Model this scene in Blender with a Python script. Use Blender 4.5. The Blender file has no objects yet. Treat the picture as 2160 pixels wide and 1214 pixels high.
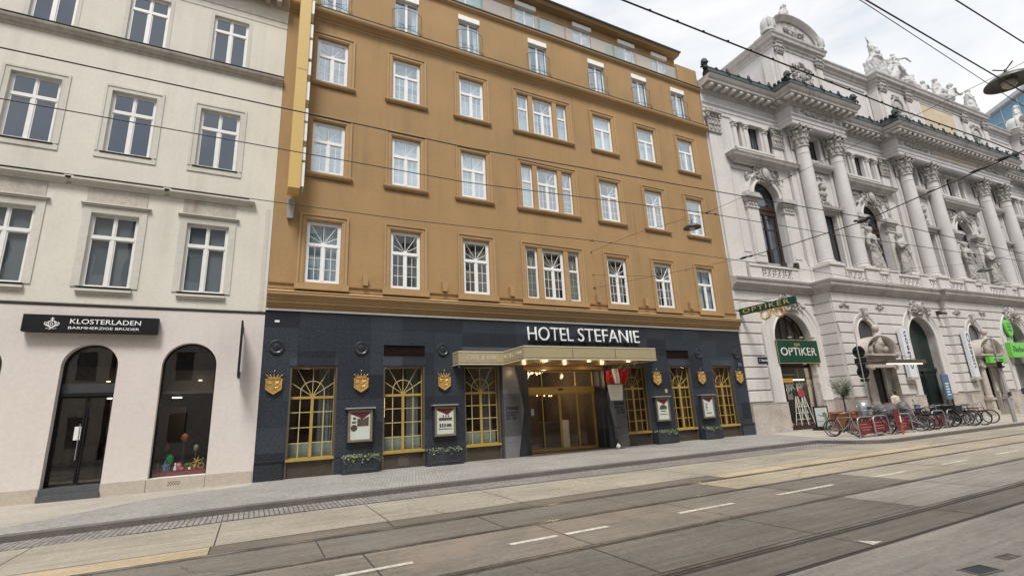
import bpy, bmesh, math, random
from math import sin, cos, pi, radians as R_, sqrt, atan2
from mathutils import Vector, Matrix

random.seed(7)
SC = bpy.context.scene
COL = SC.collection

# ------------------------------------------------------------------ camera
A_, B_, C_ = R_(-27.77554), R_(14.33362), R_(2.85056)
M3 = Matrix.Rotation(A_, 3, 'Z') @ Matrix.Rotation(B_, 3, 'X') @ Matrix.Rotation(C_, 3, 'Y')
cam_d = bpy.data.cameras.new('camera'); cam = bpy.data.objects.new('camera', cam_d); COL.objects.link(cam)
rgt, fwd, up = M3.col[0], M3.col[1], M3.col[2]
mw = Matrix((( rgt[0], up[0], -fwd[0], 0.0), (rgt[1], up[1], -fwd[1], -17.8), (rgt[2], up[2], -fwd[2], 1.651), (0, 0, 0, 1)))
cam.matrix_world = mw
cam_d.sensor_width = 36; cam_d.lens = 36 * 1033.593 / 2160
cam_d.clip_start = 0.05; cam_d.clip_end = 3000
SC.camera = cam

# ------------------------------------------------------------------ sky, sun, exposure
SUN_EL, SUN_AZ = R_(58), R_(207)          # azimuth measured from +Y clockwise: behind the viewer, a little to the left
W = bpy.data.worlds.new('World'); SC.world = W; W.use_nodes = True
nt = W.node_tree; nt.nodes.clear()
out = nt.nodes.new('ShaderNodeOutputWorld'); bg = nt.nodes.new('ShaderNodeBackground')
sky = nt.nodes.new('ShaderNodeTexSky'); sky.sky_type = 'NISHITA'; sky.sun_disc = False
sky.sun_elevation = SUN_EL; sky.sun_rotation = SUN_AZ; sky.dust_density = 3.0; sky.air_density = 1.2
tc = nt.nodes.new('ShaderNodeTexCoord')
mp = nt.nodes.new('ShaderNodeMapping'); mp.inputs['Scale'].default_value = (1.0, 1.0, 2.2)
n1 = nt.nodes.new('ShaderNodeTexNoise'); n1.inputs['Scale'].default_value = 2.6; n1.inputs['Detail'].default_value = 7; n1.inputs['Roughness'].default_value = 0.62
n1.inputs['Distortion'].default_value = 0.4
cr = nt.nodes.new('ShaderNodeValToRGB')
cr.color_ramp.elements[0].position = 0.30; cr.color_ramp.elements[0].color = (6.6, 7.2, 8.0, 1)
cr.color_ramp.elements[1].position = 0.62; cr.color_ramp.elements[1].color = (10.2, 10.1, 10.0, 1)
e = cr.color_ramp.elements.new(0.45); e.color = (8.7, 8.9, 9.15, 1)
mx = nt.nodes.new('ShaderNodeMixRGB'); mx.inputs[0].default_value = 0.86
nt.links.new(tc.outputs['Generated'], mp.inputs[0]); nt.links.new(mp.outputs[0], n1.inputs['Vector'])
nt.links.new(n1.outputs['Fac'], cr.inputs[0]); nt.links.new(sky.outputs[0], mx.inputs[1]); nt.links.new(cr.outputs[0], mx.inputs[2])
nt.links.new(mx.outputs[0], bg.inputs[0]); bg.inputs[1].default_value = 0.088
nt.links.new(bg.outputs[0], out.inputs[0])
sl = bpy.data.lights.new('sun', 'SUN'); sun = bpy.data.objects.new('sun', sl); COL.objects.link(sun)
sl.energy = 2.9; sl.angle = R_(16); sl.color = (1.0, 0.965, 0.91)
sd = Vector((sin(SUN_AZ) * cos(SUN_EL), cos(SUN_AZ) * cos(SUN_EL), sin(SUN_EL)))
sun.rotation_euler = sd.to_track_quat('Z', 'Y').to_euler()
SC.view_settings.view_transform = 'Standard'; SC.view_settings.look = 'None'
SC.view_settings.exposure = 0.38; SC.view_settings.gamma = 1.0
SC.render.engine = 'CYCLES'
SC.cycles.max_bounces = 8; SC.cycles.transparent_max_bounces = 12

# ------------------------------------------------------------------ mesh helper
class MB:
    def __init__(s): s.v = []; s.f = []
    def q(s, *pts):
        n = len(s.v); s.v += [tuple(p) for p in pts]; s.f.append(tuple(range(n, n + len(pts))))
    def box(s, x0, x1, y0, y1, z0, z1):
        n = len(s.v)
        s.v += [(x0,y0,z0),(x1,y0,z0),(x1,y1,z0),(x0,y1,z0),(x0,y0,z1),(x1,y0,z1),(x1,y1,z1),(x0,y1,z1)]
        for f in ((0,3,2,1),(4,5,6,7),(0,1,5,4),(1,2,6,5),(2,3,7,6),(3,0,4,7)): s.f.append(tuple(n+i for i in f))
        return s
    def fr(s, x0, x1, z0, z1, w, y0, y1, wb=None):          # rectangular frame, pieces butted
        wb = w if wb is None else wb
        s.box(x0, x0+w, y0, y1, z0, z1); s.box(x1-w, x1, y0, y1, z0, z1)
        s.box(x0+w, x1-w, y0, y1, z1-w, z1); s.box(x0+w, x1-w, y0, y1, z0, z0+wb)
        return s
    def prism(s, poly, y0, y1):                              # polygon in x,z extruded along y
        n = len(s.v); k = len(poly)
        s.v += [(p[0], y0, p[1]) for p in poly] + [(p[0], y1, p[1]) for p in poly]
        s.f.append(tuple(range(n, n+k))); s.f.append(tuple(range(n+2*k-1, n+k-1, -1)))
        for i in range(k):
            j = (i+1) % k; s.f.append((n+i, n+k+i, n+k+j, n+j))
        return s
    def prism2(s, pa, ya, pb, yb):                           # two different polygons of the same count
        n = len(s.v); k = len(pa)
        s.v += [(p[0], ya, p[1]) for p in pa] + [(p[0], yb, p[1]) for p in pb]
        s.f.append(tuple(range(n, n+k))); s.f.append(tuple(range(n+2*k-1, n+k-1, -1)))
        for i in range(k):
            j = (i+1) % k; s.f.append((n+i, n+k+i, n+k+j, n+j))
        return s
    def extr(s, poly, z0, z1):                               # polygon in x,y extruded along z
        n = len(s.v); k = len(poly)
        s.v += [(p[0], p[1], z0) for p in poly] + [(p[0], p[1], z1) for p in poly]
        s.f.append(tuple(range(n+k-1, n-1, -1))); s.f.append(tuple(range(n+k, n+2*k)))
        for i in range(k):
            j = (i+1) % k; s.f.append((n+i, n+j, n+k+j, n+k+i))
        return s
    def lathe(s, prof, cx=0, cy=0, n=20, axis='z', base=0.0, a0=0.0, a1=2*pi):
        full = abs(a1-a0-2*pi) < 1e-6; m = n if full else n+1
        b = len(s.v)
        for i in range(m):
            a = a0+(a1-a0)*i/n
            for r, h in prof:
                if axis == 'z': s.v.append((cx+r*cos(a), cy+r*sin(a), base+h))
                elif axis == 'y': s.v.append((cx+r*cos(a), base+h, cy+r*sin(a)))
                else: s.v.append((base+h, cx+r*cos(a), cy+r*sin(a)))
        k = len(prof)
        for i in range(n):
            j = (i+1) % m
            for t in range(k-1): s.f.append((b+i*k+t, b+j*k+t, b+j*k+t+1, b+i*k+t+1))
        return s
    def tube(s, pts, r, n=8, r1=None, cap=True):
        pts = [Vector(p) for p in pts]; k = len(pts); b = len(s.v)
        prev = None
        for i, p in enumerate(pts):
            d = (pts[min(i+1, k-1)] - pts[max(i-1, 0)]).normalized()
            ref = prev if prev is not None else (Vector((0,0,1)) if abs(d.z) < 0.95 else Vector((1,0,0)))
            u = (ref - d*ref.dot(d)); u.normalize(); v = d.cross(u); prev = u
            rr = r if r1 is None else r+(r1-r)*i/max(1, k-1)
            for j in range(n):
                a = 2*pi*j/n; s.v.append(tuple(p + u*(rr*cos(a)) + v*(rr*sin(a))))
        for i in range(k-1):
            for j in range(n):
                j2 = (j+1) % n; s.f.append((b+i*n+j, b+i*n+j2, b+(i+1)*n+j2, b+(i+1)*n+j))
        if cap:
            s.f.append(tuple(b+j for j in range(n-1, -1, -1))); s.f.append(tuple(b+(k-1)*n+j for j in range(n)))
        return s
    def ell(s, c, rx, ry, rz, n=10, m=7, rot=None):
        b = len(s.v)
        for i in range(m+1):
            ph = pi*i/m
            for j in range(n):
                a = 2*pi*j/n; p = Vector((rx*sin(ph)*cos(a), ry*sin(ph)*sin(a), rz*cos(ph)))
                if rot is not None: p = rot @ p
                s.v.append((c[0]+p.x, c[1]+p.y, c[2]+p.z))
        for i in range(m):
            for j in range(n):
                j2 = (j+1) % n; s.f.append((b+i*n+j, b+(i+1)*n+j, b+(i+1)*n+j2, b+i*n+j2))
        return s
    def cap(s, p0, p1, r0, r1, n=10):
        p0, p1 = Vector(p0), Vector(p1)
        s.ell(p0, r0, r0, r0, n, 6); s.ell(p1, r1, r1, r1, n, 6); s.tube([p0, p1], r0, n, r1); return s
    def torus(s, c, Rr, r, n=24, m=6, axis='y', a0=0, a1=2*pi):
        pts = []
        full = abs(a1-a0-2*pi) < 1e-6
        for i in range(n+1):
            a = a0+(a1-a0)*i/n
            if axis == 'y': pts.append((c[0]+Rr*cos(a), c[1], c[2]+Rr*sin(a)))
            elif axis == 'x': pts.append((c[0], c[1]+Rr*cos(a), c[2]+Rr*sin(a)))
            else: pts.append((c[0]+Rr*cos(a), c[1]+Rr*sin(a), c[2]))
        return s.tube(pts, r, m, cap=not full)
    def sweep(s, path, prof, mp, closed=False, side=1):
        # path: 2D polyline; prof: closed polygon (outward offset, height); mp(a, b, h) -> xyz
        P = [Vector((p[0], p[1])) for p in path]; k = len(P); m = len(prof); b = len(s.v)
        def nrm(a, c):
            d = (c-a).normalized(); return Vector((d.y, -d.x))*side
        for i in range(k):
            if closed: n0 = nrm(P[i-1], P[i]); n1_ = nrm(P[i], P[(i+1) % k])
            else:
                n0 = nrm(P[max(i-1, 0)], P[max(i, 1)]); n1_ = nrm(P[min(i, k-2)], P[min(i+1, k-1)])
            mt = (n0+n1_); L = mt.dot(n0)
            mt = mt / L if abs(L) > 1e-6 else n0
            for o, h in prof:
                q_ = P[i] + mt*o; s.v.append(tuple(mp(q_.x, q_.y, h)))
        rng = range(k) if closed else range(k-1)
        for i in rng:
            i2 = (i+1) % k
            for j in range(m):
                j2 = (j+1) % m; s.f.append((b+i*m+j, b+i*m+j2, b+i2*m+j2, b+i2*m+j))
        if not closed:
            s.f.append(tuple(b+j for j in range(m))); s.f.append(tuple(b+(k-1)*m+j for j in range(m-1, -1, -1)))
        return s
    def shift(s, dx=0, dy=0, dz=0, start=0):
        for i in range(start, len(s.v)):
            a = s.v[i]; s.v[i] = (a[0]+dx, a[1]+dy, a[2]+dz)
        return s
    def add(s, o, dx=0, dy=0, dz=0, sx=1, sy=1, sz=1):
        n = len(s.v); s.v += [(v[0]*sx+dx, v[1]*sy+dy, v[2]*sz+dz) for v in o.v]
        s.f += [tuple(n+i for i in f) for f in o.f]; return s
    def mesh(s, name, smooth=False, ang=None):
        me = bpy.data.meshes.new(name); me.from_pydata(s.v, [], s.f)
        bm = bmesh.new(); bm.from_mesh(me)
        bmesh.ops.recalc_face_normals(bm, faces=bm.faces[:])
        bm.to_mesh(me); bm.free()
        if smooth:
            me.polygons.foreach_set('use_smooth', [True]*len(me.polygons))
            if ang is not None:
                try: me.set_sharp_from_angle(angle=R_(ang))
                except Exception: pass
        me.update(); return me

MXY = lambda a, b, h: (a, b, h)          # path in plan, profile height = z
def MXZ(y):                              # path in elevation (x,z), profile height = out of the wall
    return lambda a, b, h: (a, y-h, b)

def obj(name, mb, mat, parent=None, smooth=False, ang=35):
    me = mb if isinstance(mb, bpy.types.Mesh) else mb.mesh(name, smooth, ang if smooth else None)
    o = bpy.data.objects.new(name, me); COL.objects.link(o)
    if mat is not None and not me.materials: me.materials.append(mat)
    if parent is not None: o.parent = parent
    return o
def thing(name, label, cat, loc=(0,0,0), rz=0.0, group=None):
    o = bpy.data.objects.new(name, None); COL.objects.link(o); o.location = loc; o.rotation_euler = (0,0,rz)
    o.empty_display_size = 0.3
    o['label'] = label; o['category'] = cat
    if group: o['group'] = group
    return o
def tag(o, label, cat, group=None):
    o['label'] = label; o['category'] = cat
    if group: o['group'] = group
    return o
def struct(name, mb, mat, kind='structure'):
    o = obj(name, mb, mat); o['kind'] = kind; return o
def dup(root, label, loc=None, rz=None):
    r = root.copy(); COL.objects.link(r); r['label'] = label
    if loc is not None: r.location = loc
    if rz is not None: r.rotation_euler = (0,0,rz)
    for c in list(root.children):
        d = c.copy(); COL.objects.link(d); d.parent = r
        for g in c.children:
            h = g.copy(); COL.objects.link(h); h.parent = d
    return r

# ------------------------------------------------------------------ materials
def newmat(name):
    m = bpy.data.materials.new(name); m.use_nodes = True
    n = m.node_tree.nodes; b = n.get('Principled BSDF'); return m, n, m.node_tree.links, b
def ns(n, l, coord, scale, detail=4, rough=0.55, vec=None):
    t = n.new('ShaderNodeTexNoise'); t.inputs['Scale'].default_value = scale; t.inputs['Detail'].default_value = detail; t.inputs['Roughness'].default_value = rough
    src = coord
    if vec:
        mp_ = n.new('ShaderNodeMapping'); mp_.inputs['Scale'].default_value = vec; l.new(coord, mp_.inputs[0]); src = mp_.outputs[0]
    l.new(src, t.inputs['Vector']); return t
def ramp(n, l, src, p0, c0, p1, c1, extra=()):
    r = n.new('ShaderNodeValToRGB'); r.color_ramp.elements[0].position = p0; r.color_ramp.elements[1].position = p1
    r.color_ramp.elements[0].color = (*c0, 1) if len(c0) == 3 else c0; r.color_ramp.elements[1].color = (*c1, 1) if len(c1) == 3 else c1
    for p, c in extra:
        e = r.color_ramp.elements.new(p); e.color = (*c, 1)
    l.new(src, r.inputs[0]); return r
def mixc(n, l, a, b, fac, mode='MIX'):
    m = n.new('ShaderNodeMixRGB'); m.blend_type = mode
    for i, x in ((1, a), (2, b), (0, fac)):
        if hasattr(x, 'is_linked') or hasattr(x, 'links'): l.new(x, m.inputs[i])
        elif i == 0: m.inputs[0].default_value = x
        else: m.inputs[i].default_value = (*x, 1)
    return m.outputs[0]
def sc(c, k): return tuple(min(1, x*k) for x in c)
def surf(name, col, rough=0.8, big=0.08, fine=0.05, bump=0.15, bscale=60, metal=0.0, streak=0.0, streakcol=None, spec=0.5, coord='Object', bigs=0.35, fines=9):
    m, n, l, b = newmat(name)
    t = n.new('ShaderNodeTexCoord').outputs[coord]
    a = ns(n, l, t, bigs, 5); f = ns(n, l, t, fines, 5, 0.65)
    c = ramp(n, l, a.outputs['Fac'], 0.3, sc(col, 1-big), 0.7, sc(col, 1+big)).outputs[0]
    c = mixc(n, l, c, ramp(n, l, f.outputs['Fac'], 0.3, (1-fine*2,)*3, 0.7, (1.0,)*3).outputs[0], 1.0, 'MULTIPLY')
    if streak:
        s1 = ns(n, l, t, 1.0, 6, 0.6, (2.6, 2.6, 0.16)); s2 = ns(n, l, t, 0.5, 4)
        k = n.new('ShaderNodeMath'); k.operation = 'MULTIPLY'; l.new(ramp(n, l, s1.outputs['Fac'], 0.44, (0,0,0), 0.72, (1,1,1)).outputs[0], k.inputs[0])
        l.new(ramp(n, l, s2.outputs['Fac'], 0.42, (0,0,0), 0.66, (streak,)*3).outputs[0], k.inputs[1])
        c = mixc(n, l, c, streakcol or sc(col, 0.5), k.outputs[0])
    l.new(c, b.inputs['Base Color']); b.inputs['Roughness'].default_value = rough; b.inputs['Metallic'].default_value = metal
    b.inputs['Specular IOR Level'].default_value = spec
    if bump:
        bp = n.new('ShaderNodeBump'); bp.inputs['Strength'].default_value = bump; bp.inputs['Distance'].default_value = 0.01
        l.new(ns(n, l, t, bscale, 4, 0.6).outputs['Fac'], bp.inputs['Height']); l.new(bp.outputs[0], b.inputs['Normal'])
    return m
def plain(name, col, rough=0.5, metal=0.0, spec=0.5, emit=None, es=1.0, var=0.06):
    m, n, l, b = newmat(name)
    t = n.new('ShaderNodeTexCoord').outputs['Object']
    f = ns(n, l, t, 7, 4)
    l.new(ramp(n, l, f.outputs['Fac'], 0.3, sc(col, 1-var), 0.7, sc(col, 1+var)).outputs[0], b.inputs['Base Color'])
    l.new(ramp(n, l, f.outputs['Fac'], 0.3, (max(0, rough-.06),)*3, 0.7, (min(1, rough+.08),)*3).outputs[0], b.inputs['Roughness'])
    b.inputs['Metallic'].default_value = metal; b.inputs['Specular IOR Level'].default_value = spec
    if emit: b.inputs['Emission Color'].default_value = (*emit, 1); b.inputs['Emission Strength'].default_value = es
    return m
def glass(name, ior=1.9, tint=(0.9, 0.94, 0.96), rough=0.015, wob=0.02, boost=0.0, refl=(1,1,1)):
    m, n, l, b = newmat(name); n.remove(b); o = n.get('Material Output')
    f0 = ((ior-1)/(ior+1))**2+boost
    lw = n.new('ShaderNodeLayerWeight'); lw.inputs['Blend'].default_value = 0.5
    pw = n.new('ShaderNodeMath'); pw.operation = 'POWER'; pw.inputs[1].default_value = 5.0; l.new(lw.outputs['Facing'], pw.inputs[0])
    ad = n.new('ShaderNodeMath'); ad.operation = 'MULTIPLY_ADD'; ad.use_clamp = True; ad.inputs[1].default_value = 1-f0; ad.inputs[2].default_value = f0; l.new(pw.outputs[0], ad.inputs[0])
    tr = n.new('ShaderNodeBsdfTransparent'); tr.inputs[0].default_value = (*tint, 1)
    g = n.new('ShaderNodeBsdfGlossy'); g.inputs['Roughness'].default_value = rough; g.inputs['Color'].default_value = (*refl, 1)
    t = n.new('ShaderNodeTexCoord').outputs['Object']
    bp = n.new('ShaderNodeBump'); bp.inputs['Strength'].default_value = wob; bp.inputs['Distance'].default_value = 0.05
    l.new(ns(n, l, t, 1.6, 1).outputs['Fac'], bp.inputs['Height']); l.new(bp.outputs[0], g.inputs['Normal'])
    x = n.new('ShaderNodeMixShader'); l.new(ad.outputs[0], x.inputs[0]); l.new(tr.outputs[0], x.inputs[1]); l.new(g.outputs[0], x.inputs[2]); l.new(x.outputs[0], o.inputs[0])
    return m

OCHRE = (0.362, 0.228, 0.102)
M = {}
M['ochre'] = surf('ochre_plaster', OCHRE, 0.85, 0.10, 0.07, 0.45, 90, streak=0.95, streakcol=(0.235, 0.15, 0.075))
M['ochre_trim'] = surf('ochre_trim', (0.40, 0.258, 0.122), 0.75, 0.08, 0.08, 0.2, 60, streak=0.4, streakcol=(0.24,0.155,0.075))
M['white_frame'] = plain('white_frame_paint', (0.80, 0.80, 0.80), 0.35, var=0.03)
M['white_frame_old'] = plain('old_white_frame_paint', (0.70, 0.70, 0.68), 0.4, var=0.05)
M['net'] = surf('net_curtain', (0.58, 0.69, 0.75), 0.9, 0.05, 0.03, 0, coord='Object')
M['net_dark'] = surf('grey_curtain', (0.20, 0.22, 0.225), 0.9, 0.1, 0.05, 0)
M['blind'] = surf('roller_blind', (0.33, 0.33, 0.31), 0.85, 0.05, 0.03, 0)
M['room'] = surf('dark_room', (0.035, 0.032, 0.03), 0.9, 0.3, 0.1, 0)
M['room_warm'] = surf('warm_room', (0.10, 0.065, 0.045), 0.8, 0.4, 0.2, 0, bigs=0.9)
M['glass_up'] = glass('bright_window_glass', 2.0, (0.90, 0.95, 0.97), boost=0.28, refl=(0.88,0.96,1.0))
M['glass_old'] = glass('old_window_glass', 2.1, (0.62, 0.68, 0.74), boost=0.05, wob=0.05, refl=(0.80, 0.88, 1.0))
M['glass_shop'] = glass('shop_glass', 1.55, (0.88, 0.90, 0.88))
M['glass_left'] = glass('old_shop_glass', 1.7, (0.85, 0.88, 0.86), boost=0.05, wob=0.02)
M['glass_rail'] = glass('balustrade_glass', 1.8, (0.86, 0.90, 0.88), boost=0.22)
M['glass_green'] = glass('frosted_green_glass', 1.6, (0.45, 0.72, 0.64), rough=0.35, boost=0.35, refl=(0.8, 1, 0.93))
M['flash'] = surf('weathered_flashing', (0.075, 0.085, 0.08), 0.55, 0.2, 0.2, 0.1, 40, metal=0.4)
M['copper'] = surf('green_copper', (0.040, 0.055, 0.058), 0.6, 0.3, 0.3, 0.2, 40, metal=0.2, bigs=1.5)
M['cream'] = surf('cream_plaster', (0.645, 0.615, 0.545), 0.85, 0.07, 0.05, 0.35, 80, streak=0.5, streakcol=(0.40, 0.36, 0.30))
M['cream_trim'] = surf('cream_trim', (0.57, 0.545, 0.49), 0.8, 0.07, 0.07, 0.2, 50, streak=0.5, streakcol=(0.28, 0.24, 0.20))
M['cream_dirty'] = surf('stained_trim', (0.50, 0.46, 0.405), 0.85, 0.12, 0.15, 0.3, 50, streak=0.9, streakcol=(0.20, 0.15, 0.12), bigs=1.2)
M['rose'] = surf('pale_rose_plaster', (0.635, 0.58, 0.545), 0.8, 0.05, 0.05, 0.25, 50, streak=0.35, streakcol=(0.5, 0.44, 0.4))
M['plinth'] = surf('plinth_stone', (0.47, 0.41, 0.345), 0.8, 0.08, 0.08, 0.2, 40)
M['black_metal'] = plain('black_metal', (0.009, 0.009, 0.011), 0.5, spec=0.25)
M['dark_metal'] = plain('dark_grey_metal', (0.06, 0.06, 0.065), 0.45, 0.3)
M['iron'] = plain('wrought_iron', (0.03, 0.028, 0.026), 0.55)
M['steel'] = plain('galvanised_steel', (0.38, 0.39, 0.41), 0.38, 0.7)
M['grey_paint'] = plain('grey_painted_metal', (0.30, 0.30, 0.31), 0.45, 0.2)
M['white'] = plain('white_lettering', (0.85, 0.85, 0.85), 0.5)
M['white_plastic'] = plain('white_box_plastic', (0.78, 0.76, 0.72), 0.5)
M['gold'] = plain('gilded_metal', (0.74, 0.48, 0.17), 0.28, 0.6, var=0.15)
M['brass'] = plain('yellow_gold_paint', (0.40, 0.275, 0.075), 0.42, 0.15, var=0.1)
M['brass_pale'] = plain('pale_gold_paint', (0.50, 0.42, 0.20), 0.42, 0.15, var=0.1)
M['taupe'] = surf('taupe_metal', (0.115, 0.098, 0.075), 0.5, 0.1, 0.08, 0.05, 40, metal=0.3)
M['canopy'] = plain('champagne_panel', (0.46, 0.395, 0.24), 0.38, 0.35, var=0.04)
M['canopy_lt'] = plain('pale_canopy_edge', (0.62, 0.55, 0.42), 0.4, 0.2)
M['lead'] = surf('lead_sheet', (0.10, 0.11, 0.115), 0.6, 0.15, 0.1, 0.1, 30, metal=0.3)
M['soffit'] = plain('bronze_soffit', (0.30, 0.18, 0.06), 0.35, 0.3)
M['blade_gold'] = surf('golden_sign_panel', (0.56, 0.385, 0.115), 0.5, 0.05, 0.05, 0.05, 40)
M['navy'] = plain('navy_enamel', (0.012, 0.012, 0.045), 0.3)
M['green_sign'] = plain('green_sign_panel', (0.005, 0.050, 0.028), 0.4)
M['lime'] = plain('lime_green_sign', (0.12, 0.52, 0.04), 0.4)
M['gold_letter'] = plain('gold_lettering', (0.62, 0.50, 0.24), 0.4, 0.3)
M['burgundy'] = plain('burgundy_print', (0.16, 0.015, 0.025), 0.5)
M['paper'] = plain('poster_paper', (0.72, 0.74, 0.72), 0.6)
M['print_dark'] = surf('printed_photo', (0.16, 0.12, 0.085), 0.6, 0.5, 0.4, 0, bigs=9, fines=60)
M['print_grey'] = plain('printed_grey', (0.28, 0.27, 0.25), 0.6)
M['wood_dark'] = surf('dark_brown_wood', (0.045, 0.022, 0.017), 0.45, 0.15, 0.15, 0.05, 40)
M['wood_red'] = surf('reddish_wood', (0.16, 0.045, 0.02), 0.45, 0.3, 0.2, 0, bigs=2)
M['stone'] = surf('pale_carved_stone', (0.60, 0.58, 0.58), 0.85, 0.07, 0.08, 0.35, 45, streak=0.7, streakcol=(0.34, 0.31, 0.29))
M['stone_lt'] = surf('light_dressed_stone', (0.625, 0.60, 0.58), 0.85, 0.06, 0.08, 0.3, 45, streak=0.5, streakcol=(0.38, 0.34, 0.31))
M['stone_trim'] = surf('weathered_stone_trim', (0.53, 0.505, 0.49), 0.85, 0.12, 0.14, 0.35, 40, streak=0.9, streakcol=(0.20, 0.175, 0.155), bigs=0.9)
M['stone_base'] = surf('veined_plinth_stone', (0.50, 0.445, 0.40), 0.75, 0.18, 0.15, 0.3, 30, streak=0.3, bigs=1.4)
M['carving'] = surf('carved_relief_stone', (0.47, 0.445, 0.425), 0.85, 0.14, 0.22, 0.4, 30, streak=0.8, streakcol=(0.17,0.155,0.14), bigs=1.4)
M['mosaic'] = surf('ochre_mosaic_panel', (0.60, 0.49, 0.345), 0.7, 0.10, 0.15, 0.1, 50, bigs=0.8)
M['statue'] = surf('white_statue_stone', (0.55, 0.55, 0.54), 0.85, 0.10, 0.12, 0.3, 25, streak=0.5, streakcol=(0.25, 0.27, 0.25), bigs=1.2)
M['green_door'] = surf('dark_green_door', (0.008, 0.022, 0.018), 0.4, 0.3, 0.1, 0.05)
M['terracotta'] = surf('terracotta', (0.36, 0.125, 0.045), 0.8, 0.12, 0.1, 0.2, 40)
M['leaf'] = surf('olive_leaf', (0.10, 0.125, 0.075), 0.6, 0.35, 0.2, 0, bigs=6)
M['leaf_y'] = surf('pale_ivy_leaf', (0.20, 0.235, 0.12), 0.55, 0.45, 0.2, 0, bigs=14)
M['bark'] = surf('bark', (0.10, 0.075, 0.05), 0.9, 0.2, 0.2, 0.3, 40)
M['soil'] = surf('soil', (0.03, 0.02, 0.014), 0.95)
M['rubber'] = plain('rubber', (0.012, 0.012, 0.012), 0.7)
M['red_paint'] = plain('dark_red_panel', (0.135, 0.010, 0.014), 0.4)
M['bike_red'] = plain('dark_red_frame_paint', (0.16, 0.012, 0.02), 0.35)
M['bike_silver'] = plain('silver_frame_paint', (0.42, 0.38, 0.40), 0.3, 0.5)
M['bike_black'] = plain('black_frame_paint', (0.015, 0.015, 0.02), 0.35)
M['bike_green'] = plain('dark_green_frame_paint', (0.01, 0.07, 0.045), 0.35)
M['bike_blue'] = plain('navy_frame_paint', (0.02, 0.022, 0.09), 0.3)
M['tarp'] = surf('grey_tarpaulin', (0.11, 0.11, 0.12), 0.55, 0.2, 0.1, 0.2, 12)
M['orange'] = plain('orange_paint', (0.50, 0.11, 0.02), 0.5)
M['skin'] = plain('skin', (0.52, 0.30, 0.21), 0.5)
M['hair'] = plain('dark_hair', (0.02, 0.013, 0.01), 0.6)
M['cloth_cream'] = surf('cream_jacket_cloth', (0.55, 0.50, 0.40), 0.9, 0.1, 0.08, 0.3, 30)
M['cloth_dark'] = surf('dark_jacket_cloth', (0.018, 0.014, 0.035), 0.9, 0.2, 0.1, 0.3, 30)
M['jeans'] = surf('dark_trousers', (0.03, 0.033, 0.05), 0.9)
M['lamp_lit'] = plain('lit_lamp', (0.9, 0.9, 0.85), 0.4, emit=(1.0, 0.84, 0.60), es=2.4)
M['lamp_warm'] = plain('warm_bulb', (0.9, 0.7, 0.4), 0.4, emit=(1.0, 0.55, 0.22), es=7.0)
M['tube_lit'] = plain('fluorescent_tube', (0.9, 0.9, 0.85), 0.4, emit=(1.0, 0.88, 0.66), es=1.3)
M['lamp_shade'] = surf('enamel_lamp_shade', (0.085, 0.09, 0.085), 0.45, 0.2, 0.2, 0, metal=0.2)
M['lamp_glass'] = plain('lamp_glass', (0.45, 0.43, 0.36), 0.3)
M['blue_glass'] = plain('blue_curtain_wall_glass', (0.13, 0.24, 0.33), 0.08, 0.5, var=0.25)
M['red_cloth'] = surf('red_flag_cloth', (0.42, 0.012, 0.018), 0.8, 0.15, 0.1, 0)
M['white_cloth'] = surf('white_cloth', (0.72, 0.70, 0.66), 0.85, 0.05, 0.04, 0.05, 20)

def granite(name, base, speck, lo=0.62):
    m, n, l, b = newmat(name); t = n.new('ShaderNodeTexCoord').outputs['Object']
    a = ns(n, l, t, 0.5, 4); f = ns(n, l, t, 55, 3, 0.8); g = ns(n, l, t, 130, 2, 0.8)
    c = ramp(n, l, a.outputs['Fac'], 0.3, sc(base, 0.85), 0.7, sc(base, 1.25)).outputs[0]
    h_ = ns(n, l, t, 16, 5, 0.75); c = mixc(n, l, c, sc(speck, 0.9), ramp(n, l, h_.outputs['Fac'], 0.48, (0,0,0), 0.72, (0.55,)*3).outputs[0])
    c = mixc(n, l, c, speck, ramp(n, l, f.outputs['Fac'], 0.52, (0,0,0), 0.8, (0.6,)*3).outputs[0])
    c = mixc(n, l, c, sc(speck, 1.7), ramp(n, l, g.outputs['Fac'], lo, (0,0,0), 0.8, (0.7,)*3).outputs[0])
    br = n.new('ShaderNodeTexBrick'); mpn = n.new('ShaderNodeMapping'); mpn.inputs['Rotation'].default_value = (R_(90), 0, 0)
    l.new(t, mpn.inputs[0]); l.new(mpn.outputs[0], br.inputs['Vector'])
    br.offset = 0; br.inputs['Scale'].default_value = 1.0; br.inputs['Brick Width'].default_value = 1.18; br.inputs['Row Height'].default_value = 0.80
    br.inputs['Mortar Size'].default_value = 0.006; br.inputs['Color1'].default_value = (0.66,0.66,0.68,1); br.inputs['Color2'].default_value = (1.38,1.38,1.34,1); br.inputs['Mortar'].default_value = (0.4,0.4,0.4,1)
    c = mixc(n, l, c, br.outputs['Color'], 1.0, 'MULTIPLY')
    l.new(c, b.inputs['Base Color']); b.inputs['Roughness'].default_value = 0.30; b.inputs['Specular IOR Level'].default_value = 0.5
    return m
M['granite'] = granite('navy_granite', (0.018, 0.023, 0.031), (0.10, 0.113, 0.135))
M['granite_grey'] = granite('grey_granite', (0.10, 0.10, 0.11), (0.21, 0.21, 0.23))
M['granite_dark'] = granite('dark_side_granite', (0.030, 0.035, 0.045), (0.08, 0.09, 0.11))

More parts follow.
